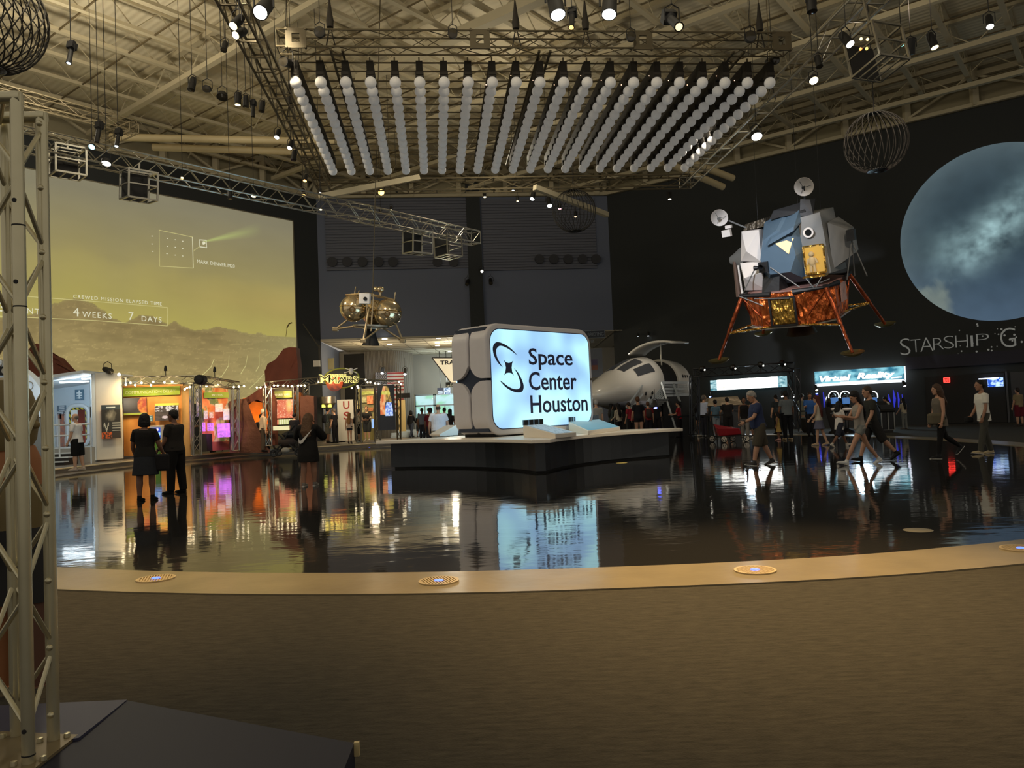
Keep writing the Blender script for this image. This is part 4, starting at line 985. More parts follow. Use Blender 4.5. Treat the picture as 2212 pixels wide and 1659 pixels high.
# ascent stage
def H(name,pts,m,smooth=False): mb=MB(); hullmesh(pts,mb); return mb.build(name,m,lm,smooth)
def sec(y,l): return [(x,y,z) for x,z in l]
H('cabin',sec(-2.05,[(-.45,3.95),(.5,3.95),(.85,4.7),(.75,5.5),(.1,6.0),(-.6,5.6),(-.85,4.7)])+sec(-1.0,[(-1.05,3.3),(1.0,3.3),(1.2,4.8),(1.05,6.1),(.3,6.75),(-.8,6.4),(-1.15,4.8)])+sec(.6,[(-1.0,3.3),(1.0,3.3),(1.1,6.3),(-.9,6.4)]),m_lb_)
H('visor_hood',sec(-2.25,[(-.35,5.35),(.95,5.85),(1.0,6.05),(-.1,5.65)])+sec(-1.2,[(-.7,6.1),(1.0,6.75),(1.1,6.2),(-.8,5.4)]),m_lb_)
H('side_bay',[(-2.15,-1.2,4.7),(-1.0,-1.5,4.55),(-1.95,-1.1,6.15),(-1.0,-1.3,6.1),(-2.2,.8,4.7),(-1,.8,4.6),(-2.0,.8,6.1),(-1,.8,6.2),(-1.6,-1.75,5.2)],m_lw_)
H('side_bay',[(-2.15,-1.1,3.2),(-1.0,-1.2,3.1),(-1.9,-1.7,3.9),(-.95,-1.75,4.05),(-2.2,-1.2,4.6),(-1.0,-1.4,4.6),(-2.1,.8,3.2),(-1,.8,4.6),(-2.2,.8,4.5)],m_lw_)
H('equipment_bay',[(1.0,-1.55,3.5),(2.15,-1.35,3.6),(.95,-1.4,6.35),(1.9,-1.2,6.45),(1.0,.7,3.4),(2.3,.7,3.5),(1.0,.7,6.5),(2.0,.7,6.5)],m_lg_)
H('tank_bay',[(2.1,-.9,3.7),(2.9,-.3,4.2),(2.1,-.9,5.9),(2.8,-.3,5.4),(2.1,1,3.7),(2.9,.8,4.3),(2.1,1,6),(2.8,.8,5.4)],m_lg_)
H('rear_bay',[(-1.3,.6,3.3),(1.3,.6,3.3),(-1.3,.6,6.0),(1.3,.6,6.0),(-1.1,2.0,3.6),(1.1,2.0,3.6),(-1.1,2.0,5.8),(1.1,2.0,5.8)],m_lk)
mb=MB(); mb.lathe([(.75,0),(.55,.35),(.28,.75),(.2,.9),(0,.92)],18,M.Translation((-2.05,-.5,4.75))@M.Rotation(-PI/2,4,'Y')); mb.build('tank_fairing',m_lg_,lm)
# open lit hatch with astronaut figure
m_warm=mat('lit_gold_interior',lin((200,150,50)),.35,.6,emit=(1,.62,.16),es=.35)
mb=MB(); mb.box((1.12,-1.62,3.75),(1.95,-1.50,4.95)); mb.build('open_hatch',m_warm,lm,False)
mb=MB()
for a,b2 in (((1.1,-1.66,3.7),(2.0,-1.6,3.7)),((1.1,-1.66,5.0),(2.0,-1.6,5.0)),((1.1,-1.66,3.7),(1.1,-1.66,5.0)),((2.0,-1.6,3.7),(2.0,-1.6,5.0))): mb.bar(a,b2,.07)
mb.build('hatch_rim',m_gf,lm,False)
mb=MB(); mb.ball((1.45,-1.72,4.62),(.13,.1,.13),10,8); mb.ball((1.45,-1.70,4.28),(.17,.1,.26),10,8); mb.tube([(1.38,-1.7,4.1),(1.36,-1.72,3.8)],.07,8); mb.tube([(1.52,-1.7,4.1),(1.55,-1.72,3.8)],.07,8); mb.tube([(1.3,-1.7,4.42),(1.22,-1.75,4.15)],.05,8); mb.tube([(1.6,-1.7,4.42),(1.7,-1.75,4.2)],.05,8)
mb.build('astronaut_dummy',mat('suit_cream',lin((190,165,120)),.7),lm)
mb=MB(); mb.box((1.0,-1.95,3.55),(2.05,-1.5,3.62)); mb.build('porch',m_gf,lm,False)
mb=MB(); mb.lathe([(.16,0),(.24,0),(.24,.05),(.16,.05)],20,M.Translation((1.38,-1.50,5.62))@M.Rotation(PI/2,4,'X')); mb.build('porthole_ring',m_lw_,lm)
mb=MB(); mb.lathe([(0,0),(.16,0),(.16,.03),(0,.03)],16,M.Translation((1.38,-1.48,5.62))@M.Rotation(PI/2,4,'X')); mb.build('porthole_glass',m_blkg,lm)
mb=MB(); w=[(-.02,-2.10,5.38),(.82,-2.02,5.50),(.55,-2.13,4.82)]; mb.add(w+[(p[0],p[1]+.1,p[2]) for p in w],[(0,1,2),(5,4,3),(0,3,4,1),(1,4,5,2),(2,5,3,0)]); mb.build('lit_window',mat('warm_window',lin((230,200,140)),.4,emit=(1,.70,.36),es=.8),lm,False)
for p in ((-.7,-2.05,4.35),):
    mb=MB(); mb.cbox((p[0],p[1],p[2]),(.45,.35,.5)); mb.lathe([(.05,0),(.14,.3),(.13,.3),(.04,0)],12,M.Translation((p[0],p[1]-.2,p[2]+.05))@M.Rotation(PI/2,4,'X')); mb.lathe([(.05,0),(.13,.3),(.12,.3)],12,M.Translation((p[0]-.2,p[1],p[2]))@M.Rotation(-PI/2,4,'Y')); mb.build('thruster_block',m_lk,lm,False)
H('lower_skirt',[(-1.05,-1.9,3.0),(-.2,-1.9,3.0),(-1.0,-1.4,4.2),(-.1,-1.7,4.1),(-1,-1,3.05),(0,-1,3.05)],m_lk)
mb=MB(); mb.tube([(-2.6,-.9,2.9),(-2.6,-.9,4.7)],[.16,.09],10); mb.build('plume_pipe',mat('pipe_brown_grey',lin((120,100,90)),.4,.5),lm)
mb=MB(); mb.tube([(-2.35,-1.1,2.9),(-2.4,-1.0,4.5)],.05,8); mb.build('white_strut',m_lw_,lm)
for a,b2 in (((-2.0,-2.0,3.1),(-1.2,-2.0,4.3)),((-.4,-2.1,4.3),(.9,-2.2,3.2)),((-2.1,-2.2,3.1),(-.9,-2.3,2.5)),((1.2,-1.9,3.1),(2.2,-1.9,3.4)),((-1.3,-2.3,2.9),(.4,-2.35,2.75)),((1.1,-1.9,3.6),(1.5,-2.1,3.1)),((1.9,-1.9,3.6),(1.6,-2.1,3.1)),((2.6,-.6,3.1),(3.0,-.6,4.9)),((3.4,-.2,3.1),(3.0,-.6,4.9)),((2.7,.4,3.1),(3.0,-.6,4.9))):
    mb=MB(); mb.tube([a,b2],.028,6); mb.build('brace_rod',m_lg_,lm)
mb=MB(); mb.cbox((3.0,-.6,5.15),(.35,.35,.5)); mb.build('thruster_block',m_lk,lm,False)
mb=MB(); hullmesh([(-1.9,-1.0,6.15),(-.7,-1.1,6.2),(-1.8,-.9,6.45),(-.8,-1,6.6),(-1.8,.6,6.2),(-.8,.6,6.6)],mb); mb.build('crumpled_cover',foilmat('grey_crumple',lin((120,112,100)),.4,.1,1,7),lm,False)
mb=MB(); hullmesh([(-.4,-1.4,6.5),(1.3,-1.3,6.6),(-.2,-1.2,6.9),(1.1,-1.0,7.05),(-.3,.6,6.8),(1.2,.6,7.0)],mb); mb.build('docking_collar',m_lk,lm,False)
H('antenna_base',[(1.0,-1.3,6.4),(1.6,-1.2,6.4),(1.1,-1.2,7.2),(1.5,-1.1,7.1),(1.0,-.6,6.4),(1.6,-.6,7.1)],m_lk)
def dish(p,aim,r,m,post,cup):
    q=V(aim).normalized().to_track_quat('Z','Y').to_matrix().to_4x4(); T=M.Translation(p)@q; d=bpy.data.objects.new('dish_antenna',None); col.objects.link(d); d.parent=lm
    mb=MB(); mb.lathe([(0,0),(r*.5,.03),(r,.12),(r*1.02,.11),(r*.5,0),(0,-.03)],26,T); mb.build('reflector',m,d)
    mb=MB(); mb.tube([T@V((0,0,0)),T@V((0,0,.28))],.02,6)
    for k in range(3): mb.tube([T@V((r*.75*cos(k*2.1),r*.75*sin(k*2.1),.08)),T@V((0,0,.28))],.012,5)
    mb.cbox(T@V((0,0,.26)),(.12,.12,.12)); mb.build('feed',m_lk if cup else m_lg_,d)
    mb=MB(); mb.bar(T@V((0,0,-.02)),post,.07); mb.build('mast',m_lg_ if not cup else m_lk,d,False)
dish((-2.75,-1.6,7.05),(.18,-1,-.25),.42,m_lw_,(-1.75,-1.0,6.3),False)
mb=MB(); mb.cbox((-2.55,-1.5,6.2),(.42,.25,.34)); mb.cbox((-2.45,-1.4,6.5),(.3,.2,.15)); mb.build('antenna_motor',m_lw_,lm,False)
dish((1.35,-1.2,7.75),(.1,-1,-.2),.43,m_lw_,(1.25,-1.1,7.0),True)
for a in ((-1.5,0,6.2),(1.6,0,6.5),(0,1.6,5.8)):
    mb=MB(); p=V(a); wp=lmx@p; q=lmx.inverted()@V((wp.x,wp.y,DK-.1)); mb.tube([p,q],.012,5); mb.build('suspension_cable',m_lk,lm)
# ================================================================ orb probe
pr=empty('orb_probe',W(803,672,28),0,'shiny gold and silver probe of round tanks on three struts hanging from a cable','spacecraft')
pr.rotation_euler=(.05,math.radians(4),0)
m_ch=foilmat('gold_chrome',lin((225,202,160)),.12,.03,.35,3)
for p,r in (((-.66,-.05,.08),.485),((.60,-.05,-.05),.50),((-.05,.75,.0),.48)):
    mb=MB(); mb.ball(p,(r,r,r*1.02),28,20); t=mb.build('tank',m_ch,pr)
    mb=MB(); mb.tube([(p[0]+r*1.01*cos(a),p[1]+r*1.01*sin(a),p[2]+.05) for a in [2*PI*i/30 for i in range(30)]],.018,6,closed=True); s_=mb.build('band',m_gf,t)
    mb=MB(); mb.lathe([(.07,0),(.11,0),(.11,.03),(.07,.03)],16,M.Translation((p[0]+.06,p[1]-r*.97,p[2]-.08))@M.Rotation(PI/2,4,'X')); mb.build('port_ring',mat('dark_brass',lin((110,85,50)),.3,.8),t)
mb=MB()
for a,b2 in (((-.95,-.1,.55),(-.1,-.3,.62)),((-.1,-.3,.62),(.85,-.1,.42)),((-.1,-.3,.62),(0,.6,.6)),((-.95,-.1,.55),(0,.6,.6)),((.85,-.1,.42),(0,.6,.6)),((-.5,-.3,.56),(.5,-.3,.5)),((-.1,-.35,.6),(-.12,-.35,-.75)),((.1,-.3,.6),(.05,-.3,-.75))): mb.tube([a,b2],.03,7)
mb.build('frame',m_ch,pr)
mb=MB(); mb.box((-.35,-.62,.22),(.02,-.35,.58)); mb.build('camera_box',m_lw_,pr,False)
mb=MB(); mb.tube([(-.12,-.60,.38),(-.12,-.66,.38)],.07,12); mb.build('lens',m_blkg,pr)
mb=MB(); mb.tube([(.32,-.1,.5),(.32,-.1,.72)],.05,8); mb.ball((.32,-.1,.78),(.14,.12,.11),12,8); mb.ball((.12,0,.80),(.08,.08,.1),10,8); mb.build('instrument',m_ch,pr)
for p,q in (((-.62,-.1,.58),(-.58,-.1,.86)),((.83,-.1,.42),(.86,-.1,.70)),((-.5,-.1,.58),(-.47,0,.72))):
    mb=MB(); mb.tube([p,q],.025,6); mb.build('stub_antenna',m_ch,pr)
mb=MB(); mb.lathe([(.62,-.62),(.66,-.58),(.66,-.52),(.3,-.50),(.3,-.66)],24); mb.build('ring_deck',m_alu,pr)
mb=MB(); mb.lathe([(.16,-.62),(.17,-.85),(.32,-1.25),(.30,-1.25),(.12,-.7)],20); mb.build('engine_bell',m_blk,pr)
for foot,a,b2 in (((-1.28,-.1,-.70),(-.72,-.1,-.25),(-.5,-.1,-.56)),((-.10,-.9,-1.12),(-.02,-.4,.1),(.4,-.4,-.62)),((1.16,.0,-1.05),(.85,.0,-.35),(.45,.0,-.62))):
    lg=bpy.data.objects.new('leg',None); col.objects.link(lg); lg.parent=pr
    for s_ in (a,b2): mb=MB(); mb.tube([foot,s_],.035,8); mb.build('strut',mat('pale_brass',lin((170,150,115)),.35,.6),lg)
    mb=MB(); mb.cbox(foot,(.2,.18,.14)); mb.build('foot',mat('pale_brass',lin((170,150,115)),.35,.6),lg,False,bevel=.02)
mb=MB(); mb.tube([(.02,0,.6),(.02,0,11.35)],.018,6); mb.build('suspension_cable',m_alub,pr)
# ================================================================ small spaceplane with its stairs
SPX=G(1365,968,0); 
sd=27.5
def SPW(px,py,d): return W(px,py,d)
m_sp=mat('spaceplane_white',lin((222,216,205)),.22,coat=.5)
m_sp2=mat('spaceplane_underside',lin((150,150,160)),.3,coat=.3)
SK=1.3
sp=empty('spaceplane_cabin',CP*(1-SK),0,'glossy white spaceplane nose cabin with slanted dark windows behind the lit sign','spacecraft'); sp.scale=(SK,SK,SK); ZG=EYE-EYE/SK
c0=W(1325,838,sd); px=sd/1670.
# body: lofted along local axis (pointing to camera-left-near); sections described in the view-facing frame
ax=V((-.80,-.60,0)).normalized(); sdv=V((.60,-.80,0)).normalized()
cb=W(1385,830,29.0)
def secs(m): 
    out=[]
    for (t,hw,hh,dz) in m: out.append((cb+ax*t+ZZ*dz,hw,hh,sdv,ZZ))
    return out
mb=MB(); mb.rings(secs([(-.05,1.12,.98,.02),(.0,1.15,1.0,.02),(.5,1.13,.96,0),(1.1,1.05,.82,-.08),(1.7,.90,.62,-.2),(2.2,.70,.45,-.3),(2.6,.42,.26,-.38),(2.75,.12,.08,-.4)]),36); mb.build('hull',m_sp,sp)
mb=MB(); mb.rings(secs([(-1.75,.92,.80,.0),(-1.6,.98,.88,.0),(-1.0,1.05,.95,.0),(-.95,1.03,.93,0)]),36); mb.build('rear_hull',m_sp,sp)
mb=MB(); mb.rings(secs([(-.95,.95,.85,0),(-.05,1.0,.88,0)]),30); mb.build('cabin_interior',m_blk,sp)
mb=MB(); mb.rings(secs([(-1.8,.8,.25,-.78),(0,.95,.3,-.78),(1.2,.85,.25,-.72),(2.2,.4,.15,-.55)]),24); mb.build('belly',m_sp2,sp)
def onhull(t,ang,scale=1.012):
    m_=[(-1.75,.92,.80,.0),(-1.0,1.05,.95,.0),(.0,1.15,1.0,.02),(.5,1.13,.96,0),(1.1,1.05,.82,-.08),(1.7,.90,.62,-.2),(2.2,.70,.45,-.3),(2.6,.42,.26,-.38)]
    for i in range(len(m_)-1):
        if m_[i][0]<=t<=m_[i+1][0]:
            f=(t-m_[i][0])/(m_[i+1][0]-m_[i][0]); hw,hh,dz=[m_[i][k]*(1-f)+m_[i+1][k]*f for k in (1,2,3)]
            return cb+ax*t+ZZ*dz+sdv*(hw*cos(ang)*scale)+ZZ*(hh*sin(ang)*scale)
m_win=mat('tinted_window',lin((72,74,78)),.12); 
for a0,a1,t0,t1 in ((.42,.82,.35,1.15),(.95,1.35,.55,1.45),(1.5,1.9,.6,1.5)):
    vs=[];fs=[];n=6
    for i in range(n+1):
        for j in range(n+1): vs.append(onhull(t0+(t1-t0)*i/n,a0+(a1-a0)*j/n,1.014))
    for i in range(n):
        for j in range(n): a=i*(n+1)+j; fs.append((a,a+1,a+n+2,a+n+1))
    mesh_obj('window',vs,fs,m_win,sp,True)
for t,a in ((.15,-.42),(.15,-.62),(.55,-.38),(.55,-.55),(.85,-.38),(-1.2,.25),(-1.35,.25),(-1.5,.25)):
    p=onhull(t,a,1.01); mb=MB(); mb.ball(p,(.04,.04,.07),10,8); mb.build('side_port',m_blkg,sp)
# raised curved door
vs=[];fs=[];n=14
for i in range(n+1):
    a=2.45-1.35*i/n
    for j in range(4):
        t=-.05-.9*j/3; r=1.35; vs.append(cb+ax*t+sdv*(r*1.35*cos(a)+.75)+ZZ*(r*.75*sin(a)+.55))
for i in range(n):
    for j in range(3): a=i*4+j; fs.append((a,a+1,a+5,a+4))
ob=mesh_obj('raised_door',vs,fs,m_sp,sp,True); md=ob.modifiers.new('thick','SOLIDIFY'); md.thickness=.07
mb=MB(); mb.tube([cb+ax*-.5+sdv*.6+ZZ*-.9,cb+ax*-.5+sdv*.6+ZZ*1.5],.03,8); mb.build('door_prop',m_alu,sp)
mb=MB(); b0=cb+ax*-.2; mb.bar(V((b0.x,b0.y,ZG)),V((b0.x,b0.y,b0.z-.9)),.5,.5); b1=cb+ax*1.2; mb.bar(V((b1.x,b1.y,ZG)),V((b1.x,b1.y,b1.z-.85)),.4,.4); mb.build('pedestal',m_blk,sp,False)
# stairs
st=empty('boarding_stairs',CP*(1-1.3),0,'metal boarding stairs with barred white railings beside the spaceplane','stairs'); st.scale=(1.3,1.3,1.3); ZG=EYE-EYE/1.3
m_rail=mat('pale_rail',lin((190,195,195)),.3,.5)
dd=28.0
P1=W(1428,826,dd); P2=W(1484,826,dd+.6); Q1=W(1462,935,dd-1.2); Q2=W(1393,880,dd-.2)
mb=MB()
for a,b2 in ((P1,P2),(P1,W(1459,925,dd-.4)),(W(1454,827,dd+.3),W(1469,868,dd)),(W(1484,827,dd+.6),W(1492,862,dd+.6)),(P1,W(1392,876,dd-.1)),(W(1436,855,dd),W(1490,853,dd+.6)),(W(1436,855,dd),W(1422,873,dd))): mb.bar(a,b2,.06)
mb.build('rail_frame',m_rail,st,False)
for i in range(8):
    mb=MB(); f=(i+1)/9; a=P1.lerp(W(1436,855,dd),f); b2=P2.lerp(W(1490,853,dd+.6),f); mb.bar(a,b2,.028); mb.build('rail_bar',m_rail,st,False)
for i in range(9):
    f=(i+.5)/9; a=P1.lerp(W(1436,855,dd),f); b2=W(1392,876,dd-.1).lerp(W(1402,886,dd-.1),f); mb=MB(); mb.bar(a,b2,.022); mb.build('rail_bar',m_rail,st,False)
mb=MB(); mb.bar(W(1388,832,dd-.6),W(1352,880,dd-.8),.045); mb.bar(W(1389,850,dd-.6),W(1356,892,dd-.8),.05)
for i in range(1,5): f=i/5; mb.bar(W(1388,834,dd-.6).lerp(W(1389,850,dd-.6),f),W(1352,880,dd-.8).lerp(W(1356,892,dd-.8),f),.010)
mb.build('hand_rail',m_rail,st,False)
pl=W(1440,856,dd+.3); mb=MB()
mb.box((pl.x-.2,pl.y-.2,ZG),(pl.x+.9,pl.y+1.2,pl.z-.02)); mb.build('landing_box',mat('stair_side_black',lin((34,36,38)),.6),st,False)
for i in range(7):
    f=(i+1)/8; a=W(1392,890,dd-.2).lerp(W(1430,858,dd),f); mb=MB(); mb.box((a.x-.15,a.y-.3,max(ZG+.05,a.z-.05)),(a.x+.25,a.y+.7,max(ZG+.09,a.z))); mb.build('step',mat('step_grey',lin((90,92,92)),.5,.3),st,False)
# ================================================================ exhibits along the screen wall
m_print=attrmat('printed_picture',0,.55); m_lit=attrmat('lit_display',1.0,.4)
def pane(name,xl,xr,dl,dr,yt,yb,fn,label=None,cat=None,lit=False,nx=24,ny=16,th=.04,grp=None,par=None,m=None):
    """flat panel whose lower edge runs between two picture columns at given depths"""
    a=W(xl,yb,dl); b2=W(xr,yb,dr); b2=V((b2.x,b2.y,a.z)); top=W(xl,yt,dl).z
    mx=frame(a,b2-a)
    if m is not None:
        mb=MB(); mb.box((0,0,0),((b2-a).length,th,top-a.z),mx); o=mb.build(name,m,par,False)
    else: o=picture(name,(b2-a).length,top-a.z,fn,m_lit if lit else m_print,mx,nx,ny,par,th)
    if label: tag(o,label,cat,grp)
    return o,mx,(b2-a).length,top-a.z
def solid(c,n=.06,f=4):
    c=lin(c); return lambda u,v:tuple(x*(1+n*fbm(u*f,v*f,c[0]*9)) for x in c)
def boxpx(name,xl,xr,d,yt,yb,th,m,label=None,cat=None,grp=None,par=None,bevel=0):
    a=W(xl,yb,d); w=(xr-xl)/FPX*d; h=W(xl,yt,d).z-a.z; mb=MB(); mb.box((0,0,0),(w,th,h)); o=mb.build(name,m,par,False,bevel=bevel); o.location=a
    if label: tag(o,label,cat,grp)
    return o
def wash(x,y,d,e,c,ty,span=2.0,ang=125):  # added unseen spots that light the exhibits in place of their bulbs
    p=W(x,y,d); lamp('SPOT',p,e,c,.12,W(x,ty,d+span),ang,.5)
wash(300,822,30.4,150,(1,.72,.34),905); wash(368,822,30.6,150,(1,.72,.34),905); wash(468,836,31.6,190,(1,.70,.38),895); wash(610,838,32.8,170,(1,.72,.38),890)
wash(236,800,29.2,70,(1,.86,.62),900,1.6,80); wash(160,835,30.3,170,(.75,.9,1),905,3.0,140); wash(60,850,19.5,60,(.75,.9,1),860,1.6,120)
wash(548,925,34.9,90,(1,.45,.08),895,.7,150); wash(792,838,43.0,190,(1,.75,.38),900); wash(745,850,40.6,150,(1,.82,.55),920); wash(660,835,33.2,60,(1,.65,.4),900)
wash(620,740,33.5,260,(1,.72,.5),800,4,70); wash(840,820,35.0,40,(1,.9,.7),890)
# white habitat booth
m_wht=mat('booth_white',lin((205,214,220)),.45,var=.03); m_wsh=mat('booth_cream_white',lin((205,200,188)),.5,var=.03)
hb=empty('habitat_booth',G(160,1000,DZ),0,'white walled walk in booth with steps, rails and a yellow striped hatch','booth'); HL=hb.location
def HB(mb,name,m,bevel=0,sm=False):
    o=mb.build(name,m,hb,sm,bevel=bevel); o.location=-HL; return o
a=W(205,994,30.3); b2=W(267,991,30.8); zt=W(205,806,30.3).z; fx=frame(V((a.x,a.y,DZ+.05)),V((b2.x-a.x,b2.y-a.y,0))); wl_=(V((b2.x-a.x,b2.y-a.y,0))).length
mb=MB(); mb.box((.06,0,0),(wl_,.35,zt-DZ-.05),fx); HB(mb,'end_wall',m_wsh,.03)
mb=MB(); mb.box((-.06,.02,.0),(.06,3.2,zt-DZ-.08),fx); HB(mb,'side_wall',m_wht)
mb=MB(); pz=W(160,968,29.5).z
x0=W(-40,960,29.5).x; x1=a.x
mb.box((x0,29.3,DZ),(x1,34.0,pz)); HB(mb,'platform',mat('booth_floor_grey',lin((150,152,150)),.5))
for i in range(3):
    z=DZ+(pz-DZ)*(i+1)/4; mb=MB(); y0=29.3-.3*(3-i); mb.box((x0+1,y0,DZ),(x1-.1,y0+.31,z-.04)); HB(mb,'riser',mat('riser_black',lin((35,33,30)),.6))
    mb=MB(); mb.box((x0+1,y0-.03,z-.04),(x1-.1,y0+.3,z)); HB(mb,'tread',m_wht)
mb=MB(); mb.box((x0,33.4,pz),(x1+.2,33.5,zt-.2)); HB(mb,'back_wall',mat('booth_pale_blue',lin((196,212,224)),.5,var=.03))
mb=MB(); mb.add([(x0,29.6,zt-.45),(x1,29.6,zt-.02),(x1,33.5,zt-.02),(x0,33.5,zt-.45),(x0,29.6,zt-.33),(x1,29.6,zt+.08),(x1,33.5,zt+.08),(x0,33.5,zt-.33)],[(0,3,2,1),(4,5,6,7),(0,1,5,4),(1,2,6,5),(2,3,7,6),(3,0,4,7)]); HB(mb,'roof',m_wht)
m_tl=mat('booth_tube_light',(1,1,1),.5,emit=(.9,.97,1),es=5)
for x,y,w in ((128,825,60),(176,817,55)):
    p=W(x,y,30.6); mb=MB(); mb.box((0,0,-.05),(w/FPX*30.6,.16,0)); t=mb.build('tube_light',m_tl,hb,False); t.location=p-HL
# striped hatch
hx0=W(147,966,33.3).x; hx1=W(193,966,33.3).x; hz1=W(170,876,33.3).z
mb=MB(); w=(hx1-hx0); cxh=(hx0+hx1)/2
pts=rrect(-w/2,pz,w/2,hz1,.35,6)
mb.tube([V((cxh+p[0],33.32,p[1])) for p in pts],.10,8,closed=True); HB(mb,'hatch_rim',m_wht,0,True)
def stripes(u,v):
    k=int((u*9+v*14)%2); return lin((205,190,60)) if k else lin((35,38,35))
pi,_,_,_=pane('hazard_stripes',149,191,33.28,33.28,878,966,stripes,nx=60,ny=70,par=hb,th=.01); pi.location=-HL
pane_in,_,_,_=pane('hatch_opening',155,185,33.24,33.24,886,966,lambda u,v: lin((228,232,232)) if u<.5 else mix(lin((150,60,40)),lin((90,35,25)),v),nx=20,ny=20,par=hb,th=.01); pane_in.location=-HL
for k,(l,r,t,b_,c,lb) in enumerate(((162,181,842,864,(86,122,145),0),(124,143,876,888,(96,120,140),0),(124,133,893,905,(90,100,115),0),(137,147,889,905,(95,105,120),0),(201,206,868,905,(110,120,130),0),(122,146,895,965,(180,140,125),1))):
    def fn(u,v,c=c,lb=lb,k=k):
        if lb: return lin((205,212,218)) if abs(u-.55+.1*sin(v*9))>.28 else mix(lin((190,120,90)),lin((130,110,110)),fbm(u*4,v*9,3)+.5)
        if k==0: return lin((225,235,240)) if (abs(u-.5)<.28 and int(v*8)%2==1 and .15<v<.85) or (abs(u-.5)<.06 and .1<v<.95) else lin(c)
        return mix(lin(c),lin((200,210,220)),1 if int(v*6)%2==0 and .2<u<.8 else 0)
    pn,_,_,_=pane('wall_sign',l,r,33.30,33.30,t,b_,fn,nx=18,ny=24,par=hb,th=.01); pn.location=-HL
for zy in (917,940): z=W(160,zy,28.9).z; mb=MB(); mb.tube([(W(112,zy,28.9).x,28.9,z),(W(197,zy,28.9).x,28.9,z)],.03,8); HB(mb,'rail',m_wht,0,True)
for x in (128,196):
    mb=MB(); X=W(x,940,28.9).x; mb.tube([(X,28.9,W(128,905,28.9).z),(X,28.9,DZ)],.03,8); HB(mb,'rail_post',m_wht,0,True)
mb=MB(); mb.tube([fx@V((-.12,-.05,1.1)),fx@V((-.12,-.12,1.15)),fx@V((-.12,-.12,2.05)),fx@V((-.12,-.05,2.1))],.018,8); HB(mb,'pull_bar',m_blk,0,True)
def poster1(u,v):
    if v>.86: return mix(lin((50,62,68)),lin((210,220,220)),1 if .25<u<.75 and .91<v<.95 else 0)
    if v>.5:
        d=math.hypot((u-.5)*1.0,(v-.68)*1.6); return mix(lin((150,145,130)),lin((40,38,34)),min(1,d*3.2+.3*fbm(u*7,v*7)))
    if v<.2: return lin((205,95,40)) if u<.55 and fbm(u*9,v*12)>-.1 else lin((60,52,46))
    return lin((185,185,175)) if (abs(u-.25)<.14 and abs(v-.34+.08*sin(u*30))<.05) or (u>.55 and int(v*40)%3==0) else lin((44,44,42))
pi,_,_,_=pane('poster',220,261,30.25,30.6,875,948,poster1,nx=40,ny=60,par=hb,th=.02); pi.location=-HL
tag(stage_light(W(233,800,30.6),(1.3,1),'small black projector lying on top of the white booth end wall','can',None,0,1.3,.01),None)
mb=MB(); mb.ball((0,0,0),.06,10,8); o=mb.build('lamp_bulb',mat('bulb_warm',(1,1,1),.5,emit=(1,.82,.5),es=9),None); o.location=W(257,809,30.4); tag(o,'single bright bulb on top of the cream end wall of the white booth','lamp')
# white curved arch in the near corner of the screen side
ar=empty('habitat_arch',W(-25,905,21),0,'white curved hatch arch with a black square port, behind the near metal truss','arch'); 
mb=MB(); pts=[]
Ro,Ri=1.62,1.0
vs=[];fs=[];n=26
for i in range(n+1):
    a=.0+PI*i/n
    for (r,y) in ((Ro,0),(Ro+.01,.1),(Ro,.3),(Ri,.3),(Ri,0),(Ri+.1,-.05),(Ro-.1,-.05)): vs.append((r*cos(a),y,r*sin(a)))
for i in range(n):
    for k in range(7): fs.append((i*7+k,i*7+(k+1)%7,(i+1)*7+(k+1)%7,(i+1)*7+k))
fs+=[tuple(range(7)),tuple(n*7+k for k in range(7))[::-1]]
mb.add(vs,fs); mb.build('arch_ring',m_wht,ar)
mb=MB(); mb.box((-Ro,0,-1.6),(-Ri,.3,0)); mb.build('jamb',m_wht,ar,False)
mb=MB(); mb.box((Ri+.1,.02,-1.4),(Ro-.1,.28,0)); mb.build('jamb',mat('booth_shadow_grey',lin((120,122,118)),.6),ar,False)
mb=MB(); mb.cbox((.52,-.09,1.28),(.24,.06,.24),M.Identity(4)); mb.build('square_port',m_blk,ar,False)
mb=MB(); mb.lathe([(.05,0),(.08,0),(.08,.03)],14,M.Translation((.55,-.12,1.28))@M.Rotation(PI/2,4,'X')); mb.build('port_knob',m_alu,ar)
mb=MB(); mb.tube([(.3+.16*cos(a),-.07,1.52+.12*sin(a)) for a in [2*PI*i/20 for i in range(20)]],.012,5,closed=True); mb.tube([(1.15+.12*cos(a),-.07,.85+.12*sin(a)) for a in [2*PI*i/20 for i in range(20)]],.012,5,closed=True); mb.build('recess_ring',m_alu,ar)
# standee behind the truss
m_tan=mat('standee_tan',lin((118,102,62)),.7,var=.1,scale=2); m_org=mat('standee_orange',lin((150,96,54)),.7,var=.1,scale=2)
sdp=4.5; sx=W(22,1500,sdp).x
sde=empty('display_figure',(sx,sdp,0),0,'tan and orange display figure in dark trousers standing behind the near metal truss','figure')
def fz(y): return W(30,y,sdp).z
def fxr(x): return (x-22)/FPX*sdp
mb=MB(); R_=[(V((0,0,fz(815))),.02,.02),(V((0,0,fz(822))),.09,.08),(V((0,0,fz(845))),.14,.12),(V((0,0,fz(880))),.172,.14),(V((0,0,fz(915))),.180,.14),(V((0,0,fz(950))),.165,.13),(V((0,0,fz(972))),.13,.1)]; mb.rings(R_,24); mb.build('head',m_tan,sde)
mb=MB(); mb.rings([(V((0,.02,fz(955))),.10,.08),(V((0,.02,fz(965))),.15,.1),(V((.0,.02,fz(1000))),.19,.13),(V((0,.02,fz(1050))),.20,.13)],24); mb.build('shirt',m_org,sde)
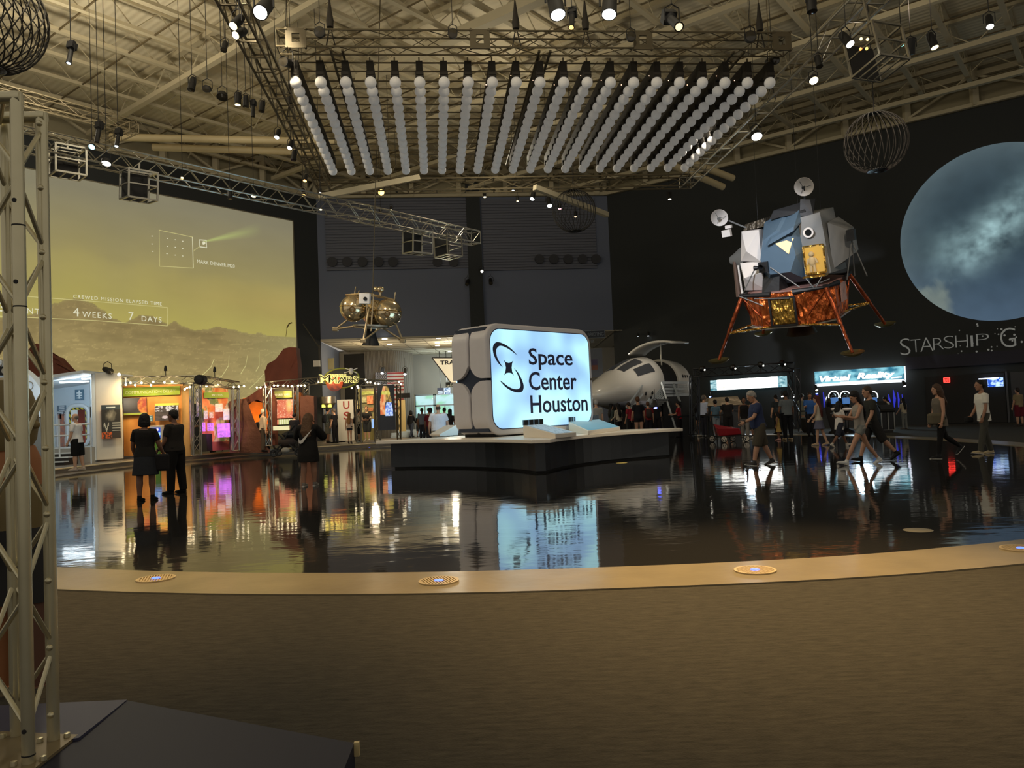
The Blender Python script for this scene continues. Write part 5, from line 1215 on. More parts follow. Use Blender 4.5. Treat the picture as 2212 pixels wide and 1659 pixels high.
mb=MB(); mb.rings([(V((0,.02,fz(1048))),.205,.13),(V((0,.02,fz(1090))),.21,.14),(V((0,.02,fz(1145))),.18,.13)],24); mb.build('tunic',m_tan,sde)
mb=MB(); mb.rings([(V((0.0,.02,fz(1138))),.18,.13),(V((.01,.02,fz(1200))),.21,.14),(V((.02,.02,fz(1300))),.23,.13)],24); mb.build('trousers',m_blk,sde)
for s_ in (-.08,.14):
    mb=MB(); mb.rings([(V((s_,.02,fz(1292))),.09,.08),(V((s_,.02,fz(1400))),.085,.075),(V((s_,.02,fz(1480))),.075,.07),(V((s_,.02,0)),.09,.1)],18); mb.build('leg',m_org if s_<0 else mat('figure_brown',lin((92,60,42)),.7),sde)
mb=MB(); mb.ball((.19,-.02,fz(920)),.022,10,8); mb.build('knob',m_tan,sde)
for y in (1090,1170,1310,1350):
    mb=MB(); mb.ball((-.03,-.2,fz(y)),(.035,.02,.06),12,8); mb.ball((-.02,-.2,fz(y+22)),(.035,.02,.06),12,8); mb.build('dark_clip',m_blk,sde)
# rust rocks
m_rock=mat('rust_rock',lin((92,46,30)),.85,var=.35,scale=1.2,bump=.6,bscale=2.5)
m_rock2=mat('red_brown_rock',lin((84,50,36)),.85,var=.25,scale=2,bump=.9,bscale=6)
def rock(name,pts,d,th,m,label,cuts=2,amp=.12):
    vs=[W(x,y,d) for x,y in pts]; o0=V((vs[0].x,d,0)); n=len(vs)
    me=bpy.data.meshes.new(name); bm=bmesh.new()
    f=[bm.verts.new(p-o0) for p in vs]; g=[bm.verts.new(p-o0+V((0,th,0))) for p in vs]
    bm.faces.new(f); bm.faces.new(g[::-1])
    for i in range(n): bm.faces.new((f[i],g[i],g[(i+1)%n],f[(i+1)%n]))
    bmesh.ops.triangulate(bm,faces=bm.faces); 
    for _ in range(cuts): bmesh.ops.subdivide_edges(bm,edges=bm.edges,cuts=1,use_grid_fill=True); bmesh.ops.triangulate(bm,faces=bm.faces)
    for v in bm.verts:
        k=noise.noise(v.co*1.1+V((d,0,0)))*amp+noise.noise(v.co*3.3)*amp*.5; v.co.y+=k*2; v.co.x+=noise.noise(v.co*1.3+V((9,9,9)))*amp*.5
    bmesh.ops.recalc_face_normals(bm,faces=bm.faces); bm.to_mesh(me); bm.free(); me.materials.append(m); me.shade_smooth(); me.set_sharp_from_angle(angle=.9)
    o=bpy.data.objects.new(name,me); col.objects.link(o); o.location=o0; return tag(o,label,'rock')
rock('rust_rock',[(58,822),(58,762),(70,748),(82,742),(95,752),(108,768),(122,772),(135,790),(152,800),(168,812),(170,818)],32.9,.35,m_rock,'rust red rock rising behind the white booth under the screen')
rock('rust_rock',[(574,905),(573,830),(572,802),(580,786),(594,778),(602,776),(604,764),(612,753),(626,750),(641,751),(643,800),(644,905)],38.4,.6,m_rock,'tall rust rock tower at the far lower corner of the screen')
rock('grotto_rock',[(498,978),(497,920),(495,867),(512,862),(530,862),(527,880),(526,905),(534,930),(548,950),(566,962),(580,978)],33.5,.5,m_rock2,'red brown rock wall standing before the glowing orange grotto',3,.08)
rock('grotto_rock',[(524,874),(526,864),(536,856),(555,849),(565,836),(575,828),(585,838),(594,872),(578,873),(556,864),(540,864),(529,874)],33.9,.6,m_rock,'rust rock lintel over the orange grotto',2,.05)
rock('grotto_rock',[(582,868),(594,866),(594,962),(586,962),(580,930),(584,895)],33.9,.6,m_rock,'rust rock jamb between the orange grotto and the red wall map',2,.05)
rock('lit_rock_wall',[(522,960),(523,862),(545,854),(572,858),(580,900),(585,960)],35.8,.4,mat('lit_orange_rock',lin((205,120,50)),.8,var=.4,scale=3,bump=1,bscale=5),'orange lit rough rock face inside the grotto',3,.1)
rock('stone_pillar',[(648,962),(649,900),(648,856),(663,854),(678,856),(679,900),(680,962)],34.5,.5,m_rock2,'square red brown stone pillar beside the dark wall of the hall',3,.06)
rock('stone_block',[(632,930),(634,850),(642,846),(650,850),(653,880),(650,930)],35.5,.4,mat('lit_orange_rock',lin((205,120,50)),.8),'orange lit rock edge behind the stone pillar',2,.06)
# communication booth: curved printed wall
cb_=empty('exhibit_booth',G(333,985,DZ),0,'orange printed exhibit wall with a green title band, screens and a planet picture','booth'); CL=cb_.location
def onto(o,L_,par): o.parent=par; o.location=o.location-L_; return o
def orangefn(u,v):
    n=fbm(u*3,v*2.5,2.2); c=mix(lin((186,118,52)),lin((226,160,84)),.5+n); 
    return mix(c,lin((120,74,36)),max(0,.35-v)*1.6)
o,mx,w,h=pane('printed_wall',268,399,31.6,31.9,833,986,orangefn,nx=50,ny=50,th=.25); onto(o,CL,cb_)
mb=MB(); e=W(399,986,31.9); mb.tube([V((e.x,e.y+.15,DZ)),V((e.x,e.y+.15,W(399,833,31.9).z))],.17,16); onto(mb.build('rounded_end',mat('tan_print',lin((176,138,84)),.6,var=.1),None),CL,cb_)
o,mx,w,h=pane('title_band',266,389,31.5,31.8,838,857,lambda u,v:mix(lin((128,158,40)),lin((165,190,60)),fbm(u*4,v*3,1)+.5),nx=30,ny=6,th=.04); onto(o,CL,cb_)
m_tx=mat('white_print',lin((235,235,225)),.5)
t=fit_text('lettering','COMMUNICATION DELAY',w*.04,w*.92,h*.28,h*.36,m_tx,mx,None,y=-.01,depth=.004,offset=-.004); onto(t,CL,cb_)
def planetfn(u,v):
    d=math.hypot((u-1.0)*1.25,(v-.5)*.82)
    if d<.5: return mix(lin((250,150,50)),lin((215,70,35)),max(0,min(1,.5+fbm(u*5,v*4)*1.4+ (u-.7))))
    return mix(lin((140,128,112)),lin((50,40,38)),min(1,math.hypot(u-.1,v-.75)*1.5))
o,*_=pane('planet_display',267,317,31.45,31.6,860,893,planetfn,nx=40,ny=30,lit=True); onto(o,CL,cb_)
o,*_=pane('shelf_edge',267,317,31.44,31.58,893,897,solid((160,175,80)),nx=4,ny=2); onto(o,CL,cb_)
def consfn(u,v):
    if v>.62: return lin((235,220,205)) if abs(fbm(u*5,v*4,3))<.16 and int(u*3.2+.4)%2==0 or fbm(u*9,v*9)>.25 else lin((70,55,48))
    return lin((215,190,180)) if math.hypot((u-.42)*2.2,(v-.22)*3)<.28 else mix(lin((52,40,36)),lin((90,70,58)),fbm(u*4,v*6)+.4)
o,*_=pane('mission_display',335,386,31.45,31.6,877,909,consfn,nx=44,ny=30,lit=True); onto(o,CL,cb_)
o,*_=pane('shelf_edge',335,386,31.44,31.58,872,877,solid((200,205,90)),nx=4,ny=2); onto(o,CL,cb_)
o,*_=pane('plaque',318,330,31.45,31.5,898,911,lambda u,v: lin((150,190,210)) if int(v*5)%2 and .1<u<.9 else lin((78,108,125)),nx=10,ny=10); onto(o,CL,cb_)
# touch kiosk
tk=empty('touch_kiosk',G(343,991,DZ),0,'white framed touch screen kiosk on a green post before the orange exhibit wall','kiosk'); TL=tk.location; d_=TL.y
mb=MB(); mb.box((-.12,-.05,0),(.06,.05,.75)); mb.build('post',mat('green_post',lin((110,160,60)),.5),tk,False)
mb=MB(); mb.box((-.30,-.1,.72),(.20,.1,1.32)); mb.build('frame',m_white,tk,False,bevel=.02)
mb=MB(); mb.box((-.2,-.25,0),(.2,.25,.03)); mb.build('base',m_alu,tk,False)
o=picture('screen',.38,.42,lambda u,v: (1.0,.85,.9) if math.hypot((u-.7)*1.2,v-.82)<.14 else ((.45,.85,1.0) if .25<v<.55 and u>.1 else lin((40,80,200))),m_lit,frame((-.24,-.115,.82),(1,0,0)),20,20,tk,.01)
def bulb(p,k,label,grp):
    mb=MB(); mb.ball((0,0,0),.042,8,6); o=mb.build('string_bulb',mat('bulb_warm',(1,1,1),.5,emit=(1,.82,.5),es=9),None); o.location=p; return tag(o,label,'lamp',grp)
# ---- silver frames over the exhibits
def tpx(a,b2,s,label,m=m_alu,r=.028,bay=.45,grp='silver exhibit trusses'): return truss('exhibit_truss',W(*a),W(*b2),s,m,label,'truss',grp,r=r,bay=bay,n=6)
tpx((268,822,31.0),(430,820,31.0),.30,'silver truss over the orange exhibit wall, beginning at the white booth')
tpx((430,820,31.0),(510,833,33.2),.30,'silver truss running back from the cable reel over the plant exhibit')
tpx((424,826,31.0),(425,983,31.2),.30,'upright silver truss post beside the plant exhibit')
tpx((508,838,33.2),(508,972,33.4),.26,'upright silver truss post by the red brown rock wall')
tpx((578,833,33.6),(692,822,36.2),.32,'silver truss over the red wall map, climbing toward the planet sign')
tpx((692,822,36.2),(860,830,38.0),.32,'silver truss behind and past the oval planet sign')
tpx((577,838,33.6),(578,962,33.7),.26,'upright silver post beside the red wall map, nearer the grotto')
tpx((637,834,34.6),(638,960,34.8),.22,'upright silver post beside the red wall map, nearer the stone pillar')
tpx((661,828,35.5),(661,852,35.6),.24,'short silver truss stub above the stone pillar')
tpx((774,836,37.0),(775,955,37.4),.22,'upright silver post by the white lettered banner')
tpx((815,832,36.8),(816,955,37.2),.26,'tall upright silver post before the black rocket display')
tpx((861,832,38.2),(862,948,39.0),.18,'dark slim upright truss behind the rocket display',m_alub)
mb=MB(); p=W(430,820,30.7); mb.tube([p,p+V((0,.35,0))],.2,16); mb.lathe([(.2,0),(.16,.12),(0,.14)],14,M.Translation(p)@M.Rotation(PI/2,4,'X')); tag(mb.build('cable_reel',m_blk,None),'round black box fixed at the corner of the silver truss','box')
for k,x in enumerate((358,464)):
    p=W(x,812-k*-2,31.2+k); mb=MB(); mb.tube([p+ZZ*-.02,p+ZZ*.22],.015,6); mb.rings([(p+ZZ*.2,.07,.05),(p+ZZ*.32,.06,.05),(p+ZZ*.42,.03,.03)],10); tag(mb.build('clip_lamp',m_blk,None),['small black clip lamp standing on the silver truss over the orange wall','small black clip lamp standing on the silver truss over the plant exhibit'][k],'lamp')
bl=[(272,831),(282,827),(292,832),(306,827),(326,832),(331,825),(355,826),(372,825),(399,841),(404,838),(410,836),(432,833),(446,834),(460,834),(471,832),(505,836),(516,835),(527,834),(555,837),(563,837),(574,836),(592,833),(600,833),(612,833),(622,834),(630,834),(644,833),(651,833),(658,833),(688,825),(692,823),(760,838),(772,834),(774,838),(790,820),(794,826),(800,826),(810,828),(818,829),(862,825),(866,830)]
cnt={}
for k,(x,y) in enumerate(bl):
    d=31 if x<430 else 32.5 if x<545 else 34 if x<680 else 36.5
    nm='over the orange exhibit wall' if x<395 else 'over the plant exhibit' if x<545 else 'over the red wall map' if x<670 else 'around the oval planet sign'
    cnt[nm]=cnt.get(nm,0)+1; bulb(W(x,y,d-.3),k,'small glowing bulb, %s along the string %s'%(ORD[cnt[nm]-1],nm),'bulbs on the string '+nm)
for nm,x0,x1 in (('over the orange exhibit wall',0,395),('over the plant exhibit and grotto',395,545),('over the red wall map',545,670),('near the oval planet sign',670,999)):
    q=sorted([(x,y) for x,y in bl if x0<=x<x1]); mb=MB(); mb.tube([W(x,y-2,(31 if x<430 else 32.5 if x<545 else 34 if x<680 else 36.5)-.3) for x,y in q],.012,5); tag(mb.build('light_string',m_blk,None),'thin dark cable carrying the glowing bulbs '+nm,'cable')
# plant exhibit
pe=empty('exhibit_booth',G(468,975,DZ),0,'orange plant exhibit with a green title band and purple lit shelves','booth'); PL=pe.location
def cropfn(u,v):
    if v<.15: return lin((150,80,60))
    n=fbm(u*6,v*7,4); k=int(u*3)+int(v*3)
    if fbm(u*2.3,v*2.8,9)>.08: return mix(lin((235,215,170)),lin((120,140,80)),.5+n*2)
    return mix(lin((224,120,60)),lin((240,170,100)),.5+n)
o,mx,w,h=pane('printed_wall',438,496,33.4,34.2,838,975,cropfn,nx=40,ny=60,th=.2); onto(o,PL,pe)
o,mx,w,h=pane('title_band',441,494,33.3,34.0,848,860,lambda u,v:mix(lin((120,150,40)),lin((170,190,70)),u),nx=10,ny=4); onto(o,PL,pe)
t=fit_text('lettering','SPACE CROPS',w*.3,w*.74,h*.3,h*.4,m_tx,mx,None,y=-.01,depth=.004); onto(t,PL,pe)
for (l,r,t_,b_,c) in ((441,449,887,905,(150,185,180)),(453,461,890,903,(170,165,90)),(465,481,872,890,(225,190,170)),(483,496,883,907,(165,200,205))):
    o,*_=pane('picture_card',l,r,33.25,33.4,t_,b_,lambda u,v,c=c:mix(lin(c),lin((235,225,210)),.5+fbm(u*4,v*5,c[0])),nx=10,ny=12); onto(o,PL,pe)
m_mag=mat('purple_glow',(.5,.1,.6),.5,emit=(.75,.12,1.0),es=1.5)
for (l,r,t_,b_) in ((433,444,913,932),(448,462,914,931),(470,497,915,945)):
    o,*_=pane('grow_shelf',l,r,33.1,33.2,t_,b_,lambda u,v: mix((.85,.2,1.1),(.35,.1,.5),.5+fbm(u*5,v*6,7)*1.2),nx=14,ny=14,lit=True); onto(o,PL,pe)
wash(470,925,32.4,40,(.8,.2,1),930,1)
boxpx('counter',432,447,32.6,938,976,.6,m_blk,None,None,None,None) ; c_=bpy.data.objects['counter']; c_.parent=pe; c_.location-=PL
for (l,r,t_,b_,c,c2) in ((398,412,852,978,(205,120,70),(240,200,150)),(412,420,855,960,(90,110,150),(200,190,180)),(425,436,840,900,(110,120,140),(190,190,190))):
    o,*_=pane('side_poster',l,r,33.2,33.4,t_,b_,lambda u,v,c=c,c2=c2:mix(lin(c),lin(c2),.5+fbm(u*3,v*7,c[0])*1.4),nx=10,ny=30); onto(o,PL,pe)
# red wall map exhibit
re_=empty('exhibit_booth',G(610,968,DZ),0,'exhibit stand with a red wall map under a green title band and lit shelf','booth'); RL=re_.location
o,*_=pane('back_panel',584,636,34.3,34.5,840,962,solid((62,60,40)),nx=6,ny=8,th=.15); onto(o,RL,re_)
o,mx,w,h=pane('title_band',589,631,34.2,34.3,846,860,lambda u,v:mix(lin((110,120,50)),lin((225,220,90)),max(0,1-abs(u-.78)*4)),nx=20,ny=6); onto(o,RL,re_)
t=fit_text('lettering','STORMY MARS',w*.12,w*.88,h*.3,h*.36,m_tx,mx,None,y=-.01,depth=.004); onto(t,RL,re_)
def mapfn(u,v):
    k=max(0,1-math.hypot((u-.82)*5,(v-.68)*2)); c=mix(lin((212,84,52)),lin((232,120,84)),.5+fbm(u*6,v*5,2)); c=mix(c,lin((255,215,110)),k)
    return lin((245,190,150)) if fbm(u*13,v*16,5)>.38 else c
o,*_=pane('wall_map',591,633,34.2,34.3,864,904,mapfn,nx=36,ny=30,lit=True); onto(o,RL,re_)
o,*_=pane('lit_shelf',588,632,34.2,34.3,907,918,lambda u,v: lin((225,120,90)) if int(u*9)==2 else (lin((240,235,190)) if int(u*18)%2 else lin((190,195,120))),nx=36,ny=6,lit=True); onto(o,RL,re_)
o,*_=pane('lit_shelf',590,632,33.7,33.8,921,930,solid((235,225,170)),nx=8,ny=4,lit=True); onto(o,RL,re_)
# silver pod
pd=empty('silver_pod',G(711,953,DZ),0,'tall silver pod stand with glowing yellow windows beside the planet sign','display stand'); D_=pd.location.y; k=D_/FPX
def zz_(y): return W(711,y,D_).z-DZ
m_sil=mat('brushed_silver',lin((190,175,155)),.28,.9)
mb=MB(); mb.lathe([(.0,zz_(857)),(17*k,zz_(857)),(17*k,zz_(871)),(16*k,zz_(872)),(9*k,zz_(883)),(0,zz_(884))],24); mb.build('upper_drum',m_sil,pd)
for a in (-2.1,-1.05):
    mb=MB(); mb.cbox((13*k*cos(a),13*k*sin(a),zz_(877)),(.2,.12,.16),M.Identity(4)); mb.build('lit_window',mat('yellow_window',(1,1,.3),.4,emit=(.85,.9,.12),es=1.3),pd,False)
mb=MB(); mb.tube([(-8*k,0,zz_(884)),(-8*k,0,zz_(935))],.04,8); mb.tube([(8*k,0,zz_(884)),(8*k,0,zz_(935))],.04,8); mb.build('stem',m_sil,pd)
mb=MB(); mb.lathe([(10*k,0),(10*k,.02),(9.3*k,.3),(8*k,zz_(932)),(0,zz_(930))],20,M.Translation((-3*k,0,0))); mb.build('lower_drum',m_sil,pd)
mb=MB(); mb.ball((-5*k,0,zz_(926)),.09,10,8); mb.build('red_lamp',mat('pod_red_lamp',(1,.3,.2),.4,emit=(1,.35,.2),es=1.5),pd)
# white banner
o,mx,w,h=pane('lettered_banner',731,766,42.6,42.7,864,953,solid((205,200,185),.03),'tall white banner with large red letters between the pod and the queue','banner',nx=6,ny=12,th=.05)
m_red=mat('red_print',lin((150,42,30)),.6)
fit_text('lettering','U',w*.36,w*.76,h*.78,h*.19,m_red,mx,o,y=-.01,offset=.012); fit_text('lettering','S',w*.36,w*.76,h*.52,h*.19,m_red,mx,o,y=-.01,offset=.012)
# posters near the white banner
px_=empty('exhibit_booth',V((G(792,953,DZ).x,45,DZ)),0,'dim exhibit wall of framed pictures and green headers between the lettered banner and rocket display','booth'); XL=px_.location
for (l,r,t_,b_,c,c2,nm) in ((777,812,840,952,(150,140,85),(120,115,80),'back_panel'),(781,808,846,853,(140,150,60),(190,200,110),'title_band'),(793,806,855,873,(190,90,50),(230,150,100),'picture_card'),(782,792,858,870,(150,150,110),(200,195,150),'picture_card'),(783,794,878,893,(90,100,80),(190,180,140),'picture_card'),(796,806,880,888,(200,120,60),(150,90,60),'picture_card'),(767,773,864,890,(225,215,170),(255,240,200),'picture_card')):
    dd_=45.2 if nm=='back_panel' else 45.05
    o,*_=pane(nm,l,r,dd_,dd_,t_,b_,lambda u,v,c=c,c2=c2:mix(lin(c),lin(c2),.5+fbm(u*4,v*4,c[0])*1.3),nx=12,ny=12); onto(o,XL,px_)
o,*_=pane('screen',803,809,42.6,42.6,905,925,solid((150,190,240),.2),nx=6,ny=8,lit=True); onto(o,XL,px_)
# rocket display
def rocketfn(u,v):
    x=(u-.45); w=.36*(1-max(0,(v-.62))/.40)**.5 if v>.62 else .36
    if v>.97 or abs(x)>w: return lin((22,22,24))
    if v<.35: return lin((24,24,26))
    if .78<v<.86: return mix(lin((190,180,60)),lin((235,225,120)),.5+fbm(u*8,v*5))
    if x<0: return mix(lin((220,110,60)),lin((240,180,120)),.5+fbm(u*6,v*9,2)*1.5)
    return mix(lin((90,70,50)),lin((210,170,80)),.5+fbm(u*9,v*12,5)*1.6)
o,mx,w,h=pane('rocket_display',820,855,36.2,36.9,831,930,rocketfn,'tall black display panel with a lit rocket picture and small blue screen','display',lit=True,nx=40,ny=80,th=.12)
def bluefn(u,v):
    if math.hypot((u-.5)*2,(v-.1)*.9)>1.02 and v>.5: return lin((20,22,26))
    return mix(lin((70,110,220)),lin((215,235,255)),.5+fbm(u*7,v*5,3)*1.8)
picture('small_screen',w*.46,h*.30,bluefn,m_lit,mx@M.Translation((w*.38,-.03,h*.31)),20,24,o,.02)
# oval planet sign
ps_=empty('planet_sign',W(738,820,35.6),0,'oval sign with a glowing red planet and yellow outlined letters on the silver truss','sign'); D_=35.6; k=D_/FPX
mb=MB(); mb.tube([(38*k*cos(a),0,3*k+21*k*sin(a)) for a in [2*PI*i/48 for i in range(48)]],.035,8,closed=True); mb.build('rim',mat('green_rim',lin((150,160,70)),.4),ps_)
mb=MB(); n=48; pp=[(37*k*cos(2*PI*i/n),3*k+20*k*sin(2*PI*i/n)) for i in range(n)]; mb.add([(p[0],0,p[1]) for p in pp]+[(p[0],.08,p[1]) for p in pp],[tuple(range(n)),tuple(range(n,2*n))[::-1]]+[(i,(i+1)%n,n+(i+1)%n,n+i) for i in range(n)]); mb.build('board',mat('sign_slate',lin((52,54,58)),.5,var=.3,scale=2),ps_,False)
vs=[];fs=[];cs=[];n1,n2=14,36
for i in range(n1+1):
    for j in range(n2):
        a=2*PI*j/n2; r=18*k*i/n1; vs.append((-15*k+r*cos(a),-.06-.25*math.sqrt(max(0,1-(i/n1)**2)),-7*k+r*sin(a)*1.0)); v_=sin(a)*i/n1
        cs.append(mix(lin((232,92,42)),lin((110,60,50)),max(0,min(1,-v_*1.1+.1+fbm(cos(a)*i/6,v_*3)*.5))))
for i in range(n1):
    for j in range(n2): a=i*n2+j; b_=i*n2+(j+1)%n2; fs.append((a,a+n2,b_+n2,b_))
me=bpy.data.meshes.new('planet'); me.from_pydata(vs,[],fs); ca=me.color_attributes.new('picture','FLOAT_COLOR','POINT'); ca.data.foreach_set('color',[x for c in cs for x in (*c,1.0)]); me.materials.append(m_lit); ob=bpy.data.objects.new('planet',me); col.objects.link(ob); ob.parent=ps_
m_neon=mat('yellow_neon',lin((240,230,140)),.5,emit=(1,.85,.28),es=.9); m_dk2=mat('letter_core',lin((60,50,30)),.5)
for body,x0,x1,yb,yt in (('M',-45,-20,5,-12),('ISSION',-22,14,-5,-11),('MARS',-24,40,8,-6)):
    for m_,of,y in ((m_neon,.020,-.34),(m_dk2,-.004,-.36)):
        fit_text('lettering',body,x0*k,x1*k,-yb*k,(yb-yt)*k,m_,M.Identity(4),ps_,y=y,depth=.01,offset=of)
mb=MB(); mb.ball((22*k,-.1,17*k),(.11,.11,.16),10,8); 
for a in (.6,2.4,-.7,3.6): mb.bar((22*k,-.1,18*k),(22*k+17*k*cos(a),-.1,18*k+9*k*sin(a)),.035)
mb.build('probe_model',m_lw_,ps_)
mb=MB()
for xx in (-25*k,20*k): mb.bar((xx,.05,8*k),(xx,.75,8*k),.05)
mb.build('bracket',m_blk,ps_,False)
# small things on the dark corner
boxpx('wall_box',677,691,44.0,779,792,.12,m_wsh,'small white box on the dark wall edge above the planet sign','box')
mb=MB(); mb.tube([W(690,745,44.2),W(691,800,44.2)],.06,8); mb.tube([W(655,700,44.6),W(688,748,44.2)],.03,6); tag(mb.build('wall_pipe',mat('pipe_dull',lin((60,54,46)),.6),None),'dull pipe running down the dark corner of the hall','pipe')
boxpx('picture_board',708,722,50.5,774,798,.05,mat('pale_board',lin((170,160,120)),.6),'pale framed board on the grey side wall of the lobby','board')
# flag on the curved wall
def flagfn(u,v):
    if u<.42 and v>.45: return lin((225,228,235)) if (int(u*26)+int(v*26))%2==0 and (u*26%1-.5)**2+(v*26%1-.5)**2<.12 else lin((40,44,70))
    s=int(v*13)%2; return lin((150,50,45)) if s==0 else lin((190,185,180))
pane('striped_flag',812,873,54.5,54.9,805,852,flagfn,'large stars and stripes flag hung on the pale curved wall','flag',nx=90,ny=52)
pane('striped_flag',852,873,54.6,54.8,846,890,lambda u,v: lin((140,48,44)) if int(v*9)%2 else lin((185,180,175)),'lower hanging striped part of the flag beside the rocket display','flag',nx=12,ny=40)
lamp('SPOT',W(826,800,51.5),120,(.75,.85,1),.1,W(826,818,54.5),60,.8)
for k,(x,y) in enumerate(((826,801),(875,803))): stage_light(W(x,y,52.5),(.6,0),['black spotlight shining on the flag, beside its star field','black spotlight with a white beam at the striped edge of the flag'][k],'can',CW,5,1.3,.6)
boxpx('dark_lintel_sign',857,886,50,850,860,.1,m_blk,'dark hanging direction sign between the flag and the exit','sign')
boxpx('wall_panel_cream',862,877,53.8,864,932,.08,mat('warm_cream_wall',lin((235,205,140)),.6),'cream coloured panel on the curved wall below the flag','panel')
mb=MB()
for k in range(3): mb.box((0,k*.35,0),(1.9,k*.35+.36,.16+.18*k))
o=mb.build('bench_steps',m_wht,None,False); o.location=G(834,948,.0)+V((0,2,0)); tag(o,'pale low stepped seating behind the tall silver post','bench')
# triangular tram sign
td=56.0
ts=empty('triangle_sign',W(985,800,td),0,'pale hanging triangle sign with dark border and letters half behind the lit sign','sign'); TSL=ts.location
a,b2,c=W(933,773,td),W(1052,773,td),W(993,834,td); mb=MB(); P_=[a,b2,W(1010,828,td),W(974,827,td)]
mb.add([p-TSL for p in P_]+[p-TSL+V((0,.12,0)) for p in P_],[(0,1,2,3),(7,6,5,4),(0,4,5,1),(1,5,6,2),(2,6,7,3),(3,7,4,0)]); mb.build('panel',mat('lit_acrylic',lin((225,215,190)),.5,emit=(1,.85,.6),es=.35),ts,False)
mb=MB(); q=[p-TSL for p in P_]
for i in range(4): mb.bar(q[i],q[(i+1)%4],.07)
mb.build('border',m_blk,ts,False)
mb=MB()
for p in (P_[0]+V((.3,0,0)),P_[1]-V((.3,0,0))): mb.bar(p-TSL,V((p.x,p.y,LOB-.05))-TSL,.03)
mb.build('hanger',m_blk,ts,False)
mx=frame(W(951,788,td)-TSL,(1,0,0)); fit_text('lettering','TRAM',0,42/FPX*td,0,9/FPX*td,m_blk,mx,ts,y=-.05,offset=.01)
boxpx('black_notice',963,992,57,826,836,.08,m_blk,'black notice with white letters under the triangle sign','sign'); nb=bpy.data.objects['black_notice']
mb=MB(); mb.bar((.5,.04,.3),(.5,.04,LOB-.05-nb.location.z),.03); mb.build('hanger',m_blk,nb,False)
mx=frame((.35,-.03,0.02),(1,0,0))
fit_text('lettering','JO',.32,.55,.19,.12,m_tx,M.Identity(4),nb,y=-.02); fit_text('lettering','SPAC',.06,.62,.03,.12,m_tx,M.Identity(4),nb,y=-.02)
for k,(l,r,f) in enumerate(((945,958,lambda u,v:(.8,.95,1.1) if (v<.7 and int(v*7)%2 and .1<u<.9) else lin((20,40,70))),(959,973,lambda u,v:mix(lin((60,120,170)),(.9,1,1.1),.5+fbm(u*5,v*5)*2)))):
    pane('hall_monitor',l,r,58,58,838,852,f,['dark blue text monitor over the exit doors','bright blue picture monitor over the exit doors'][k],'monitor',lit=True,nx=14,ny=14,th=.08,grp='monitors over the exit')
    hm_=bpy.data.objects['hall_monitor' if k==0 else 'hall_monitor.001']; c0_=W((l+r)/2,840,58.05); mb=MB(); mb.bar(c0_,V((c0_.x,58.05,LOB-.05)),.04); mb.build('hanger',m_blk,hm_,False)
# briefing sign and poster on the back wall
pp_=[onR(1276,735,.1)]
o,mx,w,h=pane('wall_notice',1262,1307,47.5,47.5,715,731,solid((44,50,62)),'dark framed notice with pale letters on the wall by the lit sign','sign',nx=4,ny=3)
fit_text('lettering','BRIEFING',w*.18,w*.94,h*.3,h*.45,mat('pale_letters',lin((130,140,150)),.5),mx,o,y=-.02); 
mb=MB()
for a,b2 in (((0,0),(w,0)),((w,0),(w,h)),((w,h),(0,h)),((0,h),(0,0))): mb.bar(mx@V((a[0],-.02,a[1])),mx@V((b2[0],-.02,b2[1])),.035)
mb.build('border',mat('pale_letters',lin((130,140,150)),.5),o,False)
mx2=mx@M.Translation((0,0,-.28)); fit_text('lettering','TER',w*.22,w*.48,0,.2,mat('pale_letters',lin((130,140,150)),.5),mx2,o,y=-.02)
pane('wall_poster',1276,1303,45,45,753,815,lambda u,v: lin((70,60,90)) if .1<u<.62 and .25<v<.62 and v>.42 else (lin((120,70,50)) if .1<u<.62 and .25<v<.62 else lin((92,96,104))),'grey wall poster with a dark picture beside the lit sign edge','poster',nx=24,ny=30)
# ================================================================ virtual reality side
def vfn(u,v):
    n=fbm(u*10,v*3,2)
    if v<.16+.05*sin(u*PI)+.05*(1-u)*0: return (1.35,1.5,1.6)
    return mix(lin((40,120,150)),lin((150,220,235)),.5+n*1.1)
def vfn2(u,v):
    e=min(u/.10,(1-u)/.09); n=fbm(u*14,v*5,6)
    if e<1: return mix(lin((60,130,150)),lin((190,230,235)),.5+n*1.3)
    if v<.12: return (3,3.1,3)
    if n>.34 and u<.3: return (1,.98,.85)
    return (4.2,4.2,3.9)
def vsign(name,A_,B_,yt,fn,label,nx=70,ny=20):
    a=onR(*A_,.5); b2=onR(*B_,.5); a=V(a); z0=a.z; w=(V((b2.x,b2.y,0))-V((a.x,a.y,0))).length; h=onR(A_[0],yt,.5).z-a.z
    mx=frame(a,WW); o=picture(name,w,h,fn,m_lit,mx,nx,ny,None,.3); tag(o,label,'sign'); return o,mx,w,h
o,mx,w,h=vsign('lit_banner_sign',(1761,835),(1955,829),803,vfn,'wide glowing blue banner sign with white words on the dark side wall')
m_wg=mat('white_glow',(1,1,1),.5,emit=(1,1,1),es=1.6)
fit_text('lettering','Virtual',w*.06,w*.42,h*.32,h*.36,m_wg,mx,o,y=-.04,depth=.02,offset=.018,shear=.25)
fit_text('lettering','Reality',w*.49,w*.90,h*.36,h*.38,m_wg,mx,o,y=-.04,depth=.02,offset=.018,shear=.25)
mb=MB(); mb.bar(mx@V((w*.86,-.03,h*.30)),mx@V((w*.97,-.03,h*.32)),.06); mb.build('underline',m_wg,o,False)
o,mx,w,h=vsign('lit_banner_sign',(1535,844),(1697,838),822,vfn2,'overexposed white glowing banner sign behind the black truss frame and crowd',80,18)

